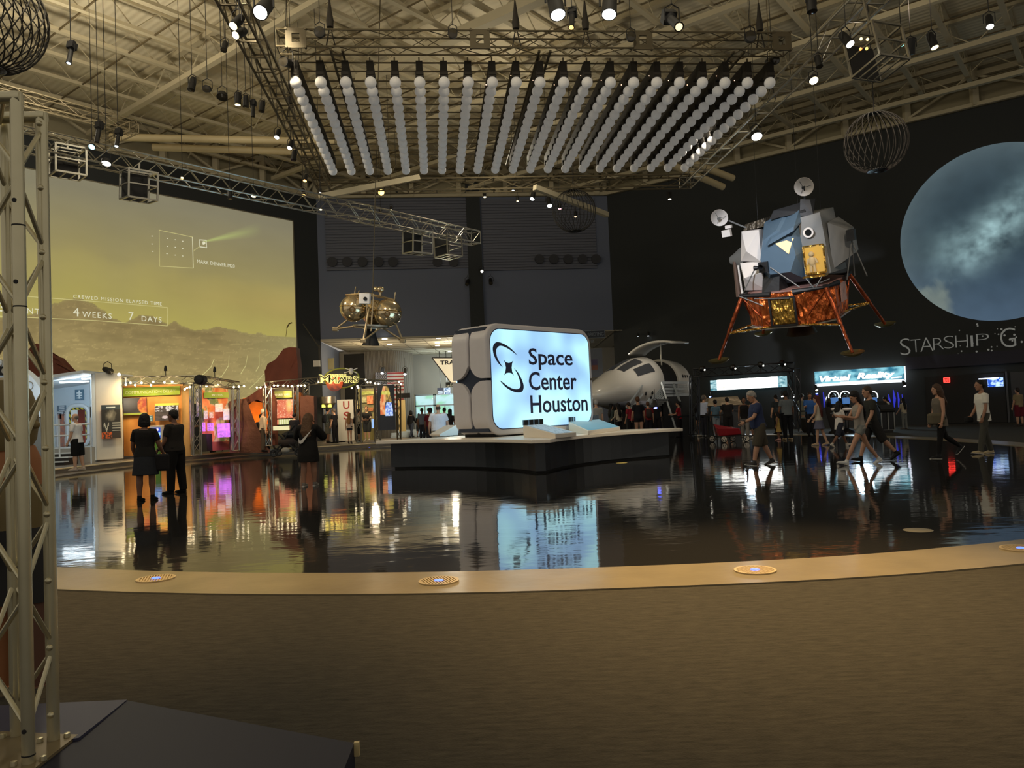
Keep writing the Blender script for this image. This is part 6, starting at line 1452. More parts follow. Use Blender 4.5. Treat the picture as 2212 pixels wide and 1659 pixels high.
for k,(x,y,e,s) in enumerate(((1763,838,(1,.95,.4),10),(1763,846,(.1,.15,1),8),(1533,853,(.1,.15,1),10),(1953,829,(.8,.8,1),8),(1415,874,(.12,.15,1),8),(1689,852,(1,1,1),6),(1712,853,(1,1,1),6))):
    p=V(onR(x,y,1.2)) if x!=1415 else W(x,y,26); stage_light(p,(.5,0),['yellow flaring lamp at the corner of the blue banner sign','deep blue lamp under the yellow flaring lamp','deep blue lamp under the white banner sign','pale violet lamp at the end of the blue banner sign','deep blue lamp over the crowd before the stairs','small white lamp over the crowd, nearer the white banner','small white lamp over the crowd, beside the truss post'][k],'can',e,s,.8,.3)
d0=33.5
def tpy(a,b2,s,label,m=m_blkg,r=.03,bay=.5): return truss('black_truss',W(*a),W(*b2),s,m,label,'truss','black booth trusses',r=r,bay=bay,n=6)
m_bt=mat('black_truss_metal',lin((48,50,54)),.3,.6)
tpy((1500,806,d0),(1715,792,31.5),.34,'black truss beam above the white glowing banner',m_bt); tpy((1500,812,d0),(1501,938,d0),.34,'black truss post beside the boarding stairs',m_bt); tpy((1715,796,31.5),(1716,925,31.6),.34,'black truss post between the two banner signs',m_bt)
for k,(x,y) in enumerate(((1517,797),(1583,794),(1643,788),(1690,785))):
    p=W(x,y,32.6-k*.3); o=empty('ball_lamp',p,0,'shiny dark ball lamp on the black truss, %s from the stairs'%ORD[k],'lamp','dark ball lamps on the black truss')
    mb=MB(); mb.ball((0,0,0),.14,16,12); mb.build('shell',m_blkg,o); mb=MB(); mb.tube([(0,0,-.14),(0,0,-.34)],.03,8); mb.build('stem',m_blk,o)
    mb=MB(); mb.ball((.07,-.11,-.05),.035,8,6); mb.build('glint_bead',mat('ball_glint',(1,1,1),.5,emit=(1,.95,.8),es=5),o)  # glowing bead put on for the glint of the shiny ball
lamp('SPOT',V(onR(1615,818,1.2)),420,(.75,.9,1),.4,G(1600,975),120,1); lamp('SPOT',V(onR(1855,808,1.2)),380,(.6,.85,1),.4,G(1850,980),120,1)  # added spots throwing the glow of the banners onto the crowd
# counter roof, pods, curtains
cr_=empty('booth_counter',W(1560,935,34.5),0,'beige topped booth counter behind the crowd under the white banner','counter'); cr_.location.z=0
k=34.5/FPX; zr=lambda y: W(1560,y,34.5).z
mb=MB(); mb.add([(-28*k,0,zr(876)),(48*k,0,zr(876)),(48*k,1,zr(876)),(-28*k,1,zr(876)),(-20*k,.2,zr(858)),(40*k,.2,zr(857)),(40*k,.8,zr(857)),(-20*k,.8,zr(858))],[(0,3,2,1),(4,5,6,7),(0,1,5,4),(1,2,6,5),(2,3,7,6),(3,0,4,7)]); mb.build('roof',mat('beige_roof',lin((176,160,134)),.5),cr_,False)
mb=MB(); mb.box((-26*k,.1,0),(46*k,.9,zr(876))); mb.build('body',mat('dark_counter',lin((40,44,48)),.5),cr_,False)
for k2,(l,r) in enumerate(((1766,1772),(1780,1784),(1921,1926),(1932,1938),(1941,1945),(1950,1953))):
    a=V(onR(l,880,.35)); mx=frame(a,WW); hh=V(onR(l,842+k2%3*5,.35)).z-a.z; mb=MB(); mb.tube([mx@V((0,0,0)),mx@V((.03,0,hh*.5)),mx@V((0,0,hh))],[.02,(r-l)*.011,.015],10)
    tag(mb.build('blue_curtain_light',mat('blue_strip_glow',(.05,.05,.4),.5,emit=(.04,.05,.8),es=.55),None,False),'blue lit fold of curtain below the blue banner, %s from the truss post'%ORD[k2],'curtain light','blue lit curtain folds')
for k2,(x,y) in enumerate(((1805,868),(1830,868),(1889,868))):
    p=W(x,925,32.5); p.z=0; D_=32.5; k=D_/FPX; zt_=W(x,845,D_).z; o=empty('ride_pod',p,0,'black egg shaped seat with a glowing white rim, %s from the truss post'%ORD[k2],'chair','black egg seats under the blue banner')
    r=11*k; zc=zt_-r
    mb=MB(); mb.ball((0,.25,zc-.25),(r*1.05,.35,r*1.9),18,12); mb.lathe([(.3,0),(.25,.1),(.08,.2),(.08,zc-.6),(0,zc-.5)],14); mb.build('shell',m_blkg,o)
    mb=MB(); mb.tube([(r*cos(a),0,zc+r*sin(a)*1.0) for a in [-.3+(PI+.6)*i/24 for i in range(25)]],.022,6); mb.build('lit_rim',mat('rim_white_glow',(1,1,1),.5,emit=(.85,.95,1),es=1.2),o)
    mb=MB(); mb.box((-.14,-.12,zc-.32),(.14,.1,zc-.05)); mb.build('seat_screen',mat('pod_blue',lin((70,110,160)),.5,emit=lin((70,120,190)),es=.6),o,False,bevel=.03)
    mb=MB(); mb.ball((0,-.1,zc-.55),(.22,.2,.08),14,8); mb.build('white_cushion',m_lw_,o)
# podium
pdm=empty('podium',G(1913,934,0),0,'black glass podium with thin metal frame before the blue banner booth','podium'); k=pdm.location.y/FPX
mb=MB(); mb.box((-14*k,-.25,.12),(13*k,.25,60*k)); mb.build('glass_body',m_blkg,pdm,False)
mb=MB(); mb.box((-14*k,-.3,0),(9*k,.3,.10)); mb.build('base',m_blk,pdm,False)
mb=MB(); mb.add([(-17*k,-.35,46*k),(15*k,-.35,46*k),(8*k,.2,67*k),(-12*k,.2,67*k),(-17*k,-.3,43*k),(15*k,-.3,43*k),(8*k,.25,64*k),(-12*k,.25,64*k)],[(0,1,2,3),(7,6,5,4),(0,4,5,1),(1,5,6,2),(2,6,7,3),(3,7,4,0)]); mb.build('top',m_blk,pdm,False)
mb=MB()
for x in (-14,0,13): mb.bar((x*k,-.27,.1),(x*k,-.27,44*k),.04)
mb.bar((-15*k,-.27,44*k),(14*k,-.27,44*k),.04); mb.bar((-14*k,-.27,.1),(13*k,-.27,.1),.04); mb.build('metal_frame',mat('frame_silver',lin((140,140,135)),.35,.7),pdm,False)
# stanchions and belts
sts=[(1430,945),(1497,940),(1533,952),(1562,948),(1600,945),(1757,935),(1722,932)]
sp0=None
for i,(x,y) in enumerate([(1432,948),(1495,942),(1530,945),(1566,944),(1725,934),(1760,932)]):
    p=G(x,y,0); o=empty('stanchion',p,0,'black belt post in the queue before the banner booths, %s from the stairs'%ORD[i],'stanchion','queue belt posts')
    mb=MB(); mb.lathe([(.17,0),(.17,.02),(.03,.04),(.03,.92),(.045,.93),(.045,1.0),(0,1.0)],16); mb.build('post',m_blk,o)
    if i in (0,1,2,4):
        q=G(*[(1495,942),(1530,945),(1566,944),None,(1760,932)][i],0)-p; mb=MB(); mb.bar(V((0,0,.95)),q+ZZ*.95,.015,.06); mb.build('belt',m_blk,o,False)
# trash can, easel, exit sign, monitor, doors
o=empty('waste_bin',G(1746,934,0),0,'black waste bin with a metal rim beside the woman in the white cap','bin'); mb=MB(); mb.lathe([(.2,0),(.28,.12),(.3,.62),(.26,.66),(0,.66)],18); mb.build('body',m_blk,o); mb=MB(); mb.lathe([(.3,.62),(.31,.66),(.24,.68)],18); mb.build('rim',m_alu,o)
o=empty('easel_sign',G(1487,940,0),0,'beige notice board on a stand behind the girl in the red top','sign'); mb=MB(); mb.box((-.14,0,.75),(.16,.05,1.65)); mb.build('board',mat('beige_board',lin((150,140,118)),.6),o,False,bevel=.01); mb=MB(); mb.bar((0,.05,0),(0,.05,1.0),.04); mb.box((-.2,-.15,0),(.2,.2,.03)); mb.build('stand',m_blk,o,False)
for a in (1.0,1.3):
    mb=MB(); mb.box((-.1,-.01,a),(.12,0,a+.04)); mb.build('printed_line',mat('grey_print',lin((90,85,75)),.6),o,False)
p=V(onR(2045,821,.25)); mx=frame(p,WW); mb=MB(); mb.box((-.12,0,-.11),(.12,.06,.11),mx); o=mb.build('exit_sign',m_blk,None,False); tag(o,'small glowing red exit sign on the dark wall above the walking woman','sign')
fit_text('lettering','EXIT',-.10,.10,-.07,.14,mat('exit_red',(1,.05,.05),.5,emit=(1,.04,.03),es=3.5),mx,o,y=-.012,offset=.008)
def exfr(): pass
mb=MB(); 
for a,b2 in (((-.12,-.11),(.12,-.11)),((.12,-.11),(.12,.11)),((.12,.11),(-.12,.11)),((-.12,.11),(-.12,-.11))): mb.bar(mx@V((a[0],-.01,a[1])),mx@V((b2[0],-.01,b2[1])),.03)
mb.build('glowing_border',mat('exit_red',(1,.05,.05),.5,emit=(1,.04,.03),es=3.5),o,False)
a=V(onR(2134,836,.4)); mx=frame(a,WW); o=picture('wall_monitor',.62,.42,lambda u,v: mix(lin((20,90,220)),(.7,1.0,1.2),.5+fbm(u*4,v*4,8)*2.2),m_lit,mx,24,18,None,.06); tag(o,'glowing blue monitor on the dark wall behind the man in the white shirt','monitor')
mb=MB(); mb.bar(V(onR(2114,819,.5)),V(onR(2157,816,.5)),.05); tag(mb.build('light_bar',mat('blue_white_bar',(1,1,1),.5,emit=(.6,.7,1),es=4),None,False),'thin blue white light bar above the wall monitor','light')
m_seam=mat('door_seam_grey',lin((72,72,74)),.5,.3)
dr=empty('door_3',onR(2181,912,.1),0); struct(dr); Pd=V(dr.location); mx=frame((0,0,0),WW)
mb=MB(); mb.box((-.05,-.06,0),(.03,0,2.35),mx); mb.build('door_edge',m_seam,dr,False)
mb=MB(); mb.box((-3.4,-.03,0),(-.08,0,2.3),mx); mb.build('door_leaf',m_blk,dr,False)
mb=MB(); mb.box((.15,-.03,0),(1.6,0,2.3),mx); mb.build('door_leaf',mat('door_dark_glass',lin((24,22,24)),.2),dr,False)
a=V(onR(1960,812,.12)); mb=MB(); mx=frame((a.x,a.y,0),WW); mb.box((0,-.12,2.75),(7,0,3.35),mx); struct(mb.build('trim_11',mat('indigo_fascia',lin((40,38,52)),.7),None,False))
# ---- wagon
wg=empty('wagon',G(1577,955,0),0,'red folding wagon with white spoked wheels at the edge of the shiny floor','wagon'); k=wg.location.y/FPX
m_wr=mat('wagon_red',lin((150,22,34)),.5,var=.1)
mb=MB(); mb.add([(-26*k,-.25,14*k),(22*k,-.25,16*k),(22*k,.3,16*k),(-26*k,.3,14*k),(-30*k,-.32,32*k),(17*k,-.32,30*k),(17*k,.36,30*k),(-30*k,.36,40*k)],[(0,3,2,1),(4,5,6,7),(0,1,5,4),(1,2,6,5),(2,3,7,6),(3,0,4,7)]); mb.build('basket',m_wr,wg,False,bevel=.03)
mb=MB(); mb.bar((-30*k,-.3,13*k),(30*k,-.3,14*k),.04); mb.bar((-30*k,.3,13*k),(30*k,.3,14*k),.04); mb.bar((-30*k,-.3,8*k),(-30*k,.3,8*k),.03); mb.bar((30*k,-.3,8*k),(30*k,.3,8*k),.03); mb.bar((-30*k,-.25,13*k),(-37*k,-.25,40*k),.03); mb.bar((-30*k,.25,13*k),(-37*k,.25,40*k),.03); mb.build('chassis',m_blk,wg,False)
for x,y in ((-18,-.34),(30,-.34),(-33,.34),(12,.34)):
    wob=bpy.data.objects.new('wheel',None); col.objects.link(wob); wob.parent=wg; wob.location=(x*k,y,7.5*k)
    r=7.5*k; mb=MB(); mb.tube([(r*.86*cos(a),0,r*.86*sin(a)) for a in [2*PI*i/24 for i in range(24)]],r*.14,8,closed=True); mb.build('tyre',m_blk,wob)
    mb=MB(); mb.tube([(r*.66*cos(a),-.01,r*.66*sin(a)) for a in [2*PI*i/24 for i in range(24)]],r*.12,8,closed=True)
    for q in range(3): mb.bar((0,-.01,0),(r*.7*cos(q*2.09+.5),-.01,r*.7*sin(q*2.09+.5)),r*.28)
    mb.build('hub',mat('wheel_white',lin((215,205,190)),.4),wob,False)
# ---- model rover / stroller in front of the stone pillar
rv=empty('dark_stroller',G(625,985,DZ),0,'dark folded stroller with a pale bundle by the stone pillar','stroller'); k=rv.location.y/FPX
mb=MB()
for s_ in (-.25,.25): mb.tube([(-30*k,s_,8*k),(-10*k,s_,28*k),(4*k,s_,52*k)],.03,6); mb.tube([(22*k,s_,8*k),(0,s_,30*k),(-18*k,s_,48*k)],.03,6)
mb.build('frame',m_blk,rv)
mb=MB(); mb.ball((-4*k,0,30*k),(20*k,.32,12*k),16,10); mb.build('seat_cloth',mat('brown_black_cloth',lin((52,38,28)),.8,bump=.6,bscale=5),rv)
mb=MB(); mb.tube([(0,.0,50*k),(8*k,0,60*k),(14*k,0,66*k)],.04,8); mb.ball((2*k,0,46*k),(14*k,.28,8*k),14,8); mb.build('canopy',m_blk,rv)
mb=MB(); mb.ball((-2*k,-.34,13*k),(9.5*k,.14,6.5*k),14,10); mb.build('pale_bundle',mat('pale_cloth',lin((150,142,128)),.8),rv)
for x in (-28,24):
    for s_ in (-.28,.28): mb=MB(); r=8*k; mb.tube([(x*k+r*.85*cos(a),s_,r+r*.85*sin(a)) for a in [2*PI*i/20 for i in range(20)]],.03,6,closed=True); mb.build('wheel',m_blk,rv)
# ---- floor lights in the concrete border
def floor_light(x,y,label,r=None):
    p=G(x,y,.012); r=r or .175; o=empty('floor_light',p,random.uniform(0,.6),label,'floor light','round grilled floor lights in the concrete border')
    mb=MB(); mb.lathe([(r*.88,.002),(r*.88,.012),(r,.012),(r,.0)],32); mb.build('rim',mat('brass_rim',lin((190,168,125)),.4,.4),o)
    mb=MB(); mb.lathe([(0,.001),(r*.9,.001),(r*.9,.0)],28); mb.build('well',mat('well_dark',lin((60,48,34)),.5),o)
    for i in range(13):
        xx=(-.84+1.68*i/12)*r; hh=math.sqrt(max(0,(r*.88)**2-xx*xx)); mb=MB(); mb.box((xx-.0065,-hh,.004),(xx+.0065,hh,.012)); mb.build('grille_bar',mat('brass_rim',lin((190,168,125)),.4,.4),o,False)
    mb=MB(); mb.lathe([(0,.016),(r*.21,.015),(r*.23,.010)],20); mb.build('blue_lens',mat('blue_led_lens',(.1,.1,1),.4,emit=(.04,.10,1.0),es=4),o)
floor_light(337,1251,'round floor light with a blue centre nearest the metal truss tower')
floor_light(948,1256,'round floor light with a blue centre directly before the stage')
floor_light(1631,1233,'round floor light with a blue centre before the lunar lander reflection')
floor_light(2206,1186,'round floor light with a blue centre at the far side edge of the view')
floor_light(798,967,'small distant blue floor light before the rocket display')
mb=MB(); mb.lathe([(0,.004),(.13,.004),(.15,0)],24); o=mb.build('cover_plate',mat('cap_tan',lin((130,120,95)),.4),None); o.location=G(1983,1145,0); tag(o,'small tan cover plate set in the shiny black floor','plate')
mb=MB(); mb.lathe([(0,.004),(.13,.004),(.15,0)],24); o=mb.build('cover_plate',mat('cap_lit',lin((230,205,120)),.4),None); o.location=G(1343,1000,0); tag(o,'small bright round plate in the floor beside the stage side','plate')
# ================================================================ people
JOBS=[]
def job(mb,name,m,parent,vox,sm=2,labelit=None):
    me=bpy.data.meshes.new(name); me.from_pydata([tuple(p) for p in mb.v],[],mb.f)
    bm=bmesh.new(); bm.from_mesh(me)
    bmesh.ops.recalc_face_normals(bm,faces=bm.faces); bm.to_mesh(me); bm.free()
    o=bpy.data.objects.new(name,me); col.objects.link(o); me.materials.append(m)
    r=o.modifiers.new('r','REMESH'); r.mode='VOXEL'; r.voxel_size=vox; r.use_smooth_shade=True
    s=o.modifiers.new('s','SMOOTH'); s.iterations=sm; s.factor=.5
    o.parent=parent; JOBS.append(o); 
    if labelit: o['label']=labelit
    return o
def bake_jobs():
    bpy.context.view_layer.update(); dg=bpy.context.evaluated_depsgraph_get(); res=[]
    for o in JOBS:
        me=bpy.data.meshes.new_from_object(o.evaluated_get(dg)); me.shade_smooth(); res.append((o,me))
    for o,me in res:
        m=o.data.materials[0]; o.modifiers.clear(); old=o.data; o.data=me; me.name=o.name
        if not me.materials: me.materials.append(m)
        bpy.data.meshes.remove(old)
R3=math.radians
def cm(c,rough=.85):
    n='cloth_%02x%02x%02x'%tuple(c); return mat(n,lin(c),rough,var=.12,scale=9,bump=.15,bscale=14,spec=.2)
def skinm(c): return mat('skin_%02x%02x%02x'%tuple(c),lin(c),.55,var=.05,scale=8)
def hairm(c): return mat('hair_%02x%02x%02x'%tuple(c),lin(c),.6,var=.25,scale=20,bump=.4,bscale=30,spec=.3)
SK1=(176,132,104); SK2=(120,82,60); SK3=(200,156,126); SK4=(150,108,82)
HB_=(38,28,22); HBL=(16,13,12); HG=(120,112,104); HBN=(88,56,34); HBD=(150,112,70)
STAND=dict(l=(3,3),r=(-2,2),al=(4,8,12),ar=(-2,8,10))
WALKA=dict(l=(24,4),r=(-16,14),al=(-16,7,14),ar=(20,7,24))
WALKB=dict(l=(-16,16),r=(22,4),al=(20,7,24),ar=(-16,7,14))
PHONE=dict(l=(2,2),r=(-2,4),al=(22,6,82),ar=(20,6,84),hp=22)
def person(label,x,yf,yh,head,top,sleeve,bot,btype,shoe,hair,skin,b=1.0,pose=STAND,z0=0.0,depth=None,H=None,near=False,fem=False,cat='person',group=None,extra=(),hem=None,lean=None,grp=None,bare_top=False,belly=0,yaw=0):
    if depth: p=W(x,yf,depth); p.z=z0
    else: p=G(x,yf,z0)
    if H is None: H=W(x,yh,p.y).z-z0
    H=max(.7,min(2.05,H)); s=H/1.75
    o=empty('person',p,R3(head),label,'person',group); o.scale=(s,s,s)
    vox=.0095 if near else .015; fr=.0085 if near else .0105
    P=dict(STAND); P.update(pose)
    if lean is None: lean=P.get('lean',3)
    ln=R3(lean)
    def leg(side):
        a,k=P['l' if side<0 else 'r']; a=R3(a);k=R3(k); return a,k
    ext=max(.43*cos(a)+.41*cos(a-k)+.085 for a,k in (leg(-1),leg(1))); hz=ext
    sp=V((0,sin(ln),cos(ln))); fy=V((0,cos(ln),-sin(ln))); X=V((1,0,0)); pel=V((0,0,hz))
    def T(h,yo=0): return pel+sp*h+fy*yo
    hw=b*(1.0 if not fem else .96); sh=.178*(1 if not fem else .9)*(1+(b-1)*.55)
    tors=[(-.10,.125,.095,0),(-.03,.160*(1.05 if fem else 1),.112,-.005),(.06,.158,.108,.0),(.17,.134 if fem else .154,.102,.005),(.28,.142 if fem else .163,.108,.012),(.38,.158 if fem else .172,.112,.012),(.46,.150 if fem else .175,.098,.0),(.515,.105,.075,-.008),(.545,.06,.058,-.01)]
    def tr(infl=0,h0=-9,h1=9,flare=0):
        out=[]
        for h,wx,wy,yo in tors:
            if h0<=h<=h1:
                bw=belly*math.exp(-((h-.14)/.20)**2); out.append((T(h,yo+bw*.22),wx*hw*(1+bw*.5)+infl,wy*hw*(1+bw*1.6)+infl,X,fy))
        return out
    legs={}
    for sd in (-1,1):
        a,k=leg(sd); hip=V((sd*.088*min(hw,1.25),0,hz)); d1=V((0,sin(a),-cos(a))); kn=hip+d1*.43; d2=V((0,sin(a-k),-cos(a-k))); an=kn+d2*.41
        ft=(a-k); pitch=0 if abs(math.degrees(ft))<9 else (ft+R3(8) if ft<0 else ft*.6)
        legs[sd]=(hip,kn,an,d1,d2,pitch)
    arms={}
    shz=.465
    for sd in (-1,1):
        q=P['al' if sd<0 else 'ar']; f,ou,e=[R3(v) for v in q[:3]]; inn=R3(q[3]) if len(q)>3 else 0
        S0_=T(shz,-.005)+X*sd*sh; f+=ln*.3
        d1=V((sd*sin(ou),sin(f)*cos(ou),-cos(f)*cos(ou))); el=S0_+d1*.285
        d2=V((sd*sin(ou)*.4-sd*sin(inn),sin(f+e),-cos(f+e))).normalized(); wr=el+d2*.25
        arms[sd]=(S0_,el,wr,d1,d2)
    neck0=T(.53,-.012); hp=R3(P.get('hp',4))+ln*.4; hy=R3(P.get('hy',0)+yaw)
    hd=M.Rotation(hy,3,'Z')@M.Rotation(-hp,3,'X')
    hc=neck0+sp*.07+hd@V((0,.022,.115)); hx=hd@X; hyv=hd@V((0,1,0)); hzv=hd@V((0,0,1))
    def hpnt(x_,y_,z_): return hc+hx*x_+hyv*y_+hzv*z_
    sm_=skinm(skin)
    # body
    mb=MB(); mb.rings(tr(),18)
    mb.rings([(neck0-sp*.03,.058,.056),(neck0+sp*.05,.052,.054),(hc-hzv*.05,.05,.055)],12)
    prof=[(-.118,.028,.03,.055),(-.108,.044,.048,.045),(-.08,.058,.070,.022),(-.04,.068,.088,.006),(0,.074,.094,0),(.04,.076,.097,-.006),(.08,.068,.088,-.010),(.105,.048,.062,-.012),(.118,.02,.026,-.012)]
    mb.rings([(hpnt(0,yo,z),wx,wy,hx,hyv) for z,wx,wy,yo in prof],18)
    mb.tube([hpnt(0,.092,.02),hpnt(0,.112,-.022),hpnt(0,.098,-.034)],[.010,.016,.012],8)
    for sd in (-1,1):
        mb.ball((0,0,0),(.012,.02,.032),8,6,M.Translation(hpnt(sd*.078,-.005,-.005))@hd.to_4x4())
        mb.ball((0,0,0),(.02,.012,.010),8,5,M.Translation(hpnt(sd*.03,.088,.03))@hd.to_4x4())
    mb.ball((0,0,0),(.024,.014,.010),8,5,M.Translation(hpnt(0,.092,-.062))@hd.to_4x4())
    for sd in (-1,1):
        hip,kn,an,d1,d2,pit=legs[sd]; g=hw**.8
        mb.tube([hip+V((0,0,.05)),hip+d1*.06,hip+d1*.2,kn-d1*.04,kn+d2*.04,kn+d2*.14,kn+d2*.28,an,an+d2*.03],[.085*g,.088*g,.078*g,.056*g,.052*g,.056*g,.043*g,.034*g,.034],14)
        fd=V((0,cos(pit),sin(pit))); fu=V((0,-sin(pit),cos(pit))); he=an-fu*.045-fd*.045
        mb.rings([(he,.028,.030,X,fu),(he+fd*.07,.036,.040,X,fu),(he+fd*.15-fu*.012,.042,.026,X,fu),(he+fd*.215-fu*.02,.034,.016,X,fu)],12)
        S0_,el,wr,d1,d2=arms[sd]; g=hw**.6
        mb.tube([T(shz,-.005)+X*sd*sh*.55,S0_+V((0,0,.0)),S0_+d1*.08,el-d1*.03,el+d2*.03,el+d2*.1,wr-d2*.02,wr+d2*.02],[.06*g,.056*g,.049*g,.038*g,.037*g,.037*g,.026,.025],12)
        # hand: palm normal faces the thigh
        pn=V((-sd,0,0)); pn=(pn-d2*pn.dot(d2)).normalized(); wx=d2.cross(pn).normalized()
        if wx.y<0: wx=-wx
        mb.rings([(wr+d2*.005,.026,.018,wx,pn),(wr+d2*.04,.038,.015,wx,pn),(wr+d2*.085,.040,.013,wx,pn)],10)
        for i,(off,L_) in enumerate(((-.030,.058),(-.010,.070),(.011,.076),(.031,.068))):
            p0=wr+d2*.08+wx*off; p1=p0+(d2+pn*.25).normalized()*L_*.45; p2=p1+(d2+pn*.8).normalized()*L_*.33; p3=p2+(d2+pn*1.5).normalized()*L_*.25
            mb.tube([p0,p1,p2,p3],[fr*1.05,fr,fr*.92,fr*.8],7)
        p0=wr+d2*.025+wx*.03; p1=p0+(d2*.7+wx*.8+pn*.35).normalized()*.038; p2=p1+(d2+wx*.25+pn*.5).normalized()*.03
        mb.tube([p0,p1,p2],[fr*1.3,fr*1.15,fr*.9],7)
    job(mb,'body',sm_,o,vox*s)
    # eyes, mouth
    if near or abs(head)>60:
        for sd in (-1,1):
            mb=MB(); mb.ball((0,0,0),(.012,.008,.007),8,6,M.Translation(hpnt(sd*.031,.090,.014))@hd.to_4x4()); mb.build('eye',mat('eye_dark',(.02,.015,.012),.2),o)
        mb=MB(); mb.ball((0,0,0),(.022,.008,.006),8,5,M.Translation(hpnt(0,.101,-.062))@hd.to_4x4()); mb.build('mouth',mat('lip',lin((130,72,64)),.5),o)
    # shirt
    hemh=-.04 if hem is None else hem
    if top is not None:
        mb=MB(); ti=.016
        rs=[r for r in tr(ti,-.05,.52)]
        low=tr(ti+.006,-.04,-.02)[0]
        rs=[(T(hemh,belly*.1),low[1]*(1.0+max(0,-hemh)*.12),low[2]*(1.0+max(0,-hemh)*.35),X,fy)]+[r for r in rs if (r[0]-pel).dot(sp)>hemh+.02]
        mb.rings(rs,20)
        for sd in (-1,1):
            S0_,el,wr,d1,d2=arms[sd]; g=hw**.6
            if sleeve=='tank': mb.tube([T(shz-.02)+X*sd*sh*.4,T(shz+.02)+X*sd*sh*.75],[.06*g,.04],10)
            elif sleeve=='long': mb.tube([T(shz,-.005)+X*sd*sh*.5,S0_,S0_+d1*.1,el,el+d2*.05,wr-d2*.01],[.075*g,.072*g,.062*g,.05*g,.048*g,.036],12)
            elif sleeve=='wide': mb.tube([T(shz,-.005)+X*sd*sh*.5,S0_,S0_+d1*.12,el,el+d2*.04],[.085*g,.085*g,.09*g,.085*g,.08*g],12)
            else: mb.tube([T(shz,-.005)+X*sd*sh*.5,S0_,S0_+d1*.08,S0_+d1*.185],[.075*g,.071*g,.066*g,.062*g],12)
        if top[0]=='J': top=top[1:]
        job(mb,'shirt',cm(top),o,max(vox,.012)*s)
    # bottoms
    mb=MB()
    if btype=='skirt':
        hl=P.get('sk',.48); fl=P.get('fl',1.15)
        mb.rings([(pel+V((0,0,-hl)),.185*hw*fl,.16*hw*fl),(pel+V((0,0,-hl*.5)),.185*hw*1.02,.15*hw*1.05),(T(-.03),.176*hw,.13*hw),(T(.09),.16*hw,.115*hw)],22)
    else:
        mb.rings([(r[0],r[1]+.012,r[2]+.012,r[3],r[4]) for r in tr(0,-.11,.10)],18)
        for sd in (-1,1):
            hip,kn,an,d1,d2,pit=legs[sd]; g=hw**.8; lo=1.18 if btype in('shorts','bshorts') else 1.0
            if btype=='shorts': mb.tube([hip+V((0,0,.06)),hip+d1*.06,hip+d1*.2,hip+d1*.36],[.095*g,.103*g,.1*g,.092*g],14)
            elif btype=='mini': mb.tube([hip+V((0,0,.06)),hip+d1*.05,hip+d1*.17],[.095*g,.1*g,.094*g],14)
            elif btype=='bshorts': mb.tube([hip+V((0,0,.06)),hip+d1*.06,hip+d1*.2,kn,kn+d2*.04],[.1*g,.11*g,.108*g,.098*g,.094*g],14)
            elif btype=='wide': mb.tube([hip+V((0,0,.06)),hip+d1*.06,hip+d1*.2,kn,kn+d2*.2,an+d2*.03],[.1*g,.108*g,.105*g,.1*g,.105*g,.11*g],14)
            elif btype=='leggings': mb.tube([hip+V((0,0,.06)),hip+d1*.06,hip+d1*.2,kn,kn+d2*.14,an-d2*.02],[.092*g,.096*g,.086*g,.062*g,.063*g,.042*g],14)
            else: mb.tube([hip+V((0,0,.06)),hip+d1*.06,hip+d1*.2,kn,kn+d2*.14,kn+d2*.3,an+d2*.02],[.095*g,.101*g,.092*g,.074*g,.073*g,.066*g,.064*g],14)
    job(mb,{'skirt':'skirt','shorts':'shorts','mini':'shorts','bshorts':'shorts'}.get(btype,'trousers'),cm(bot),o,max(vox,.012)*s)
    # shoes
    for sd in (-1,1):
        hip,kn,an,d1,d2,pit=legs[sd]; fd=V((0,cos(pit),sin(pit))); fu=V((0,-sin(pit),cos(pit))); he=an-fu*.042-fd*.05
        mb=MB(); mb.rings([(he-fd*.005,.030,.036,X,fu),(he+fd*.03,.040,.044,X,fu),(he+fd*.10,.046,.040,X,fu),(he+fd*.18-fu*.012,.050,.030,X,fu),(he+fd*.235-fu*.018,.040,.022,X,fu),(he+fd*.25-fu*.02,.02,.014,X,fu)],16)
        mb.tube([an-fu*.02,an+d2*-.04],[.046,.042],12)
        sh_=mb.build('shoe',cm(shoe,.6),o)
        mb=MB(); mb.rings([(he-fd*.01-fu*.034,.036,.010,X,fu),(he+fd*.1-fu*.034,.048,.010,X,fu),(he+fd*.19-fu*.034,.052,.010,X,fu),(he+fd*.26-fu*.032,.03,.008,X,fu)],12)
        if near: mb.build('sole',cm((205,200,190) if sum(shoe)>150 or P.get('wsole') else (30,28,26),.6),sh_)
    # hair
    ht,hcol=hair; hm=hairm(hcol)
    if ht!='none':
        mb=MB()
        if ht in('short','cap','long','bob','curly','bun','pony'):
            th=.012 if ht in('short','cap') else .02
            mb.rings([(hpnt(0,-.02-yo,z),wx,wy,hx,hyv) for z,wx,wy,yo in ((-.075,.04,.035,.045),(-.05,.062,.05,.04),(-.01,.078+th,.075+th*.5,.022),(.035,.078+th,.088+th,.006),(.08,.070+th,.084+th,.002),(.11,.052+th,.066+th,.0),(.125+th,.02,.03,.0))],18)
        if ht=='fringe': mb.rings([(hpnt(0,-.045,z),wx,wy,hx,hyv) for z,wx,wy in ((-.06,.05,.045),(-.03,.078,.06),(.02,.080,.065),(.05,.06,.05))],14)
        if ht=='bob':
            mb.rings([(hpnt(0,-.028,z),wx,wy,hx,hyv) for z,wx,wy in ((-.15,.06,.05),(-.13,.112,.085),(-.07,.122,.10),(0,.112,.10),(.07,.095,.09),(.12,.06,.06))],20)
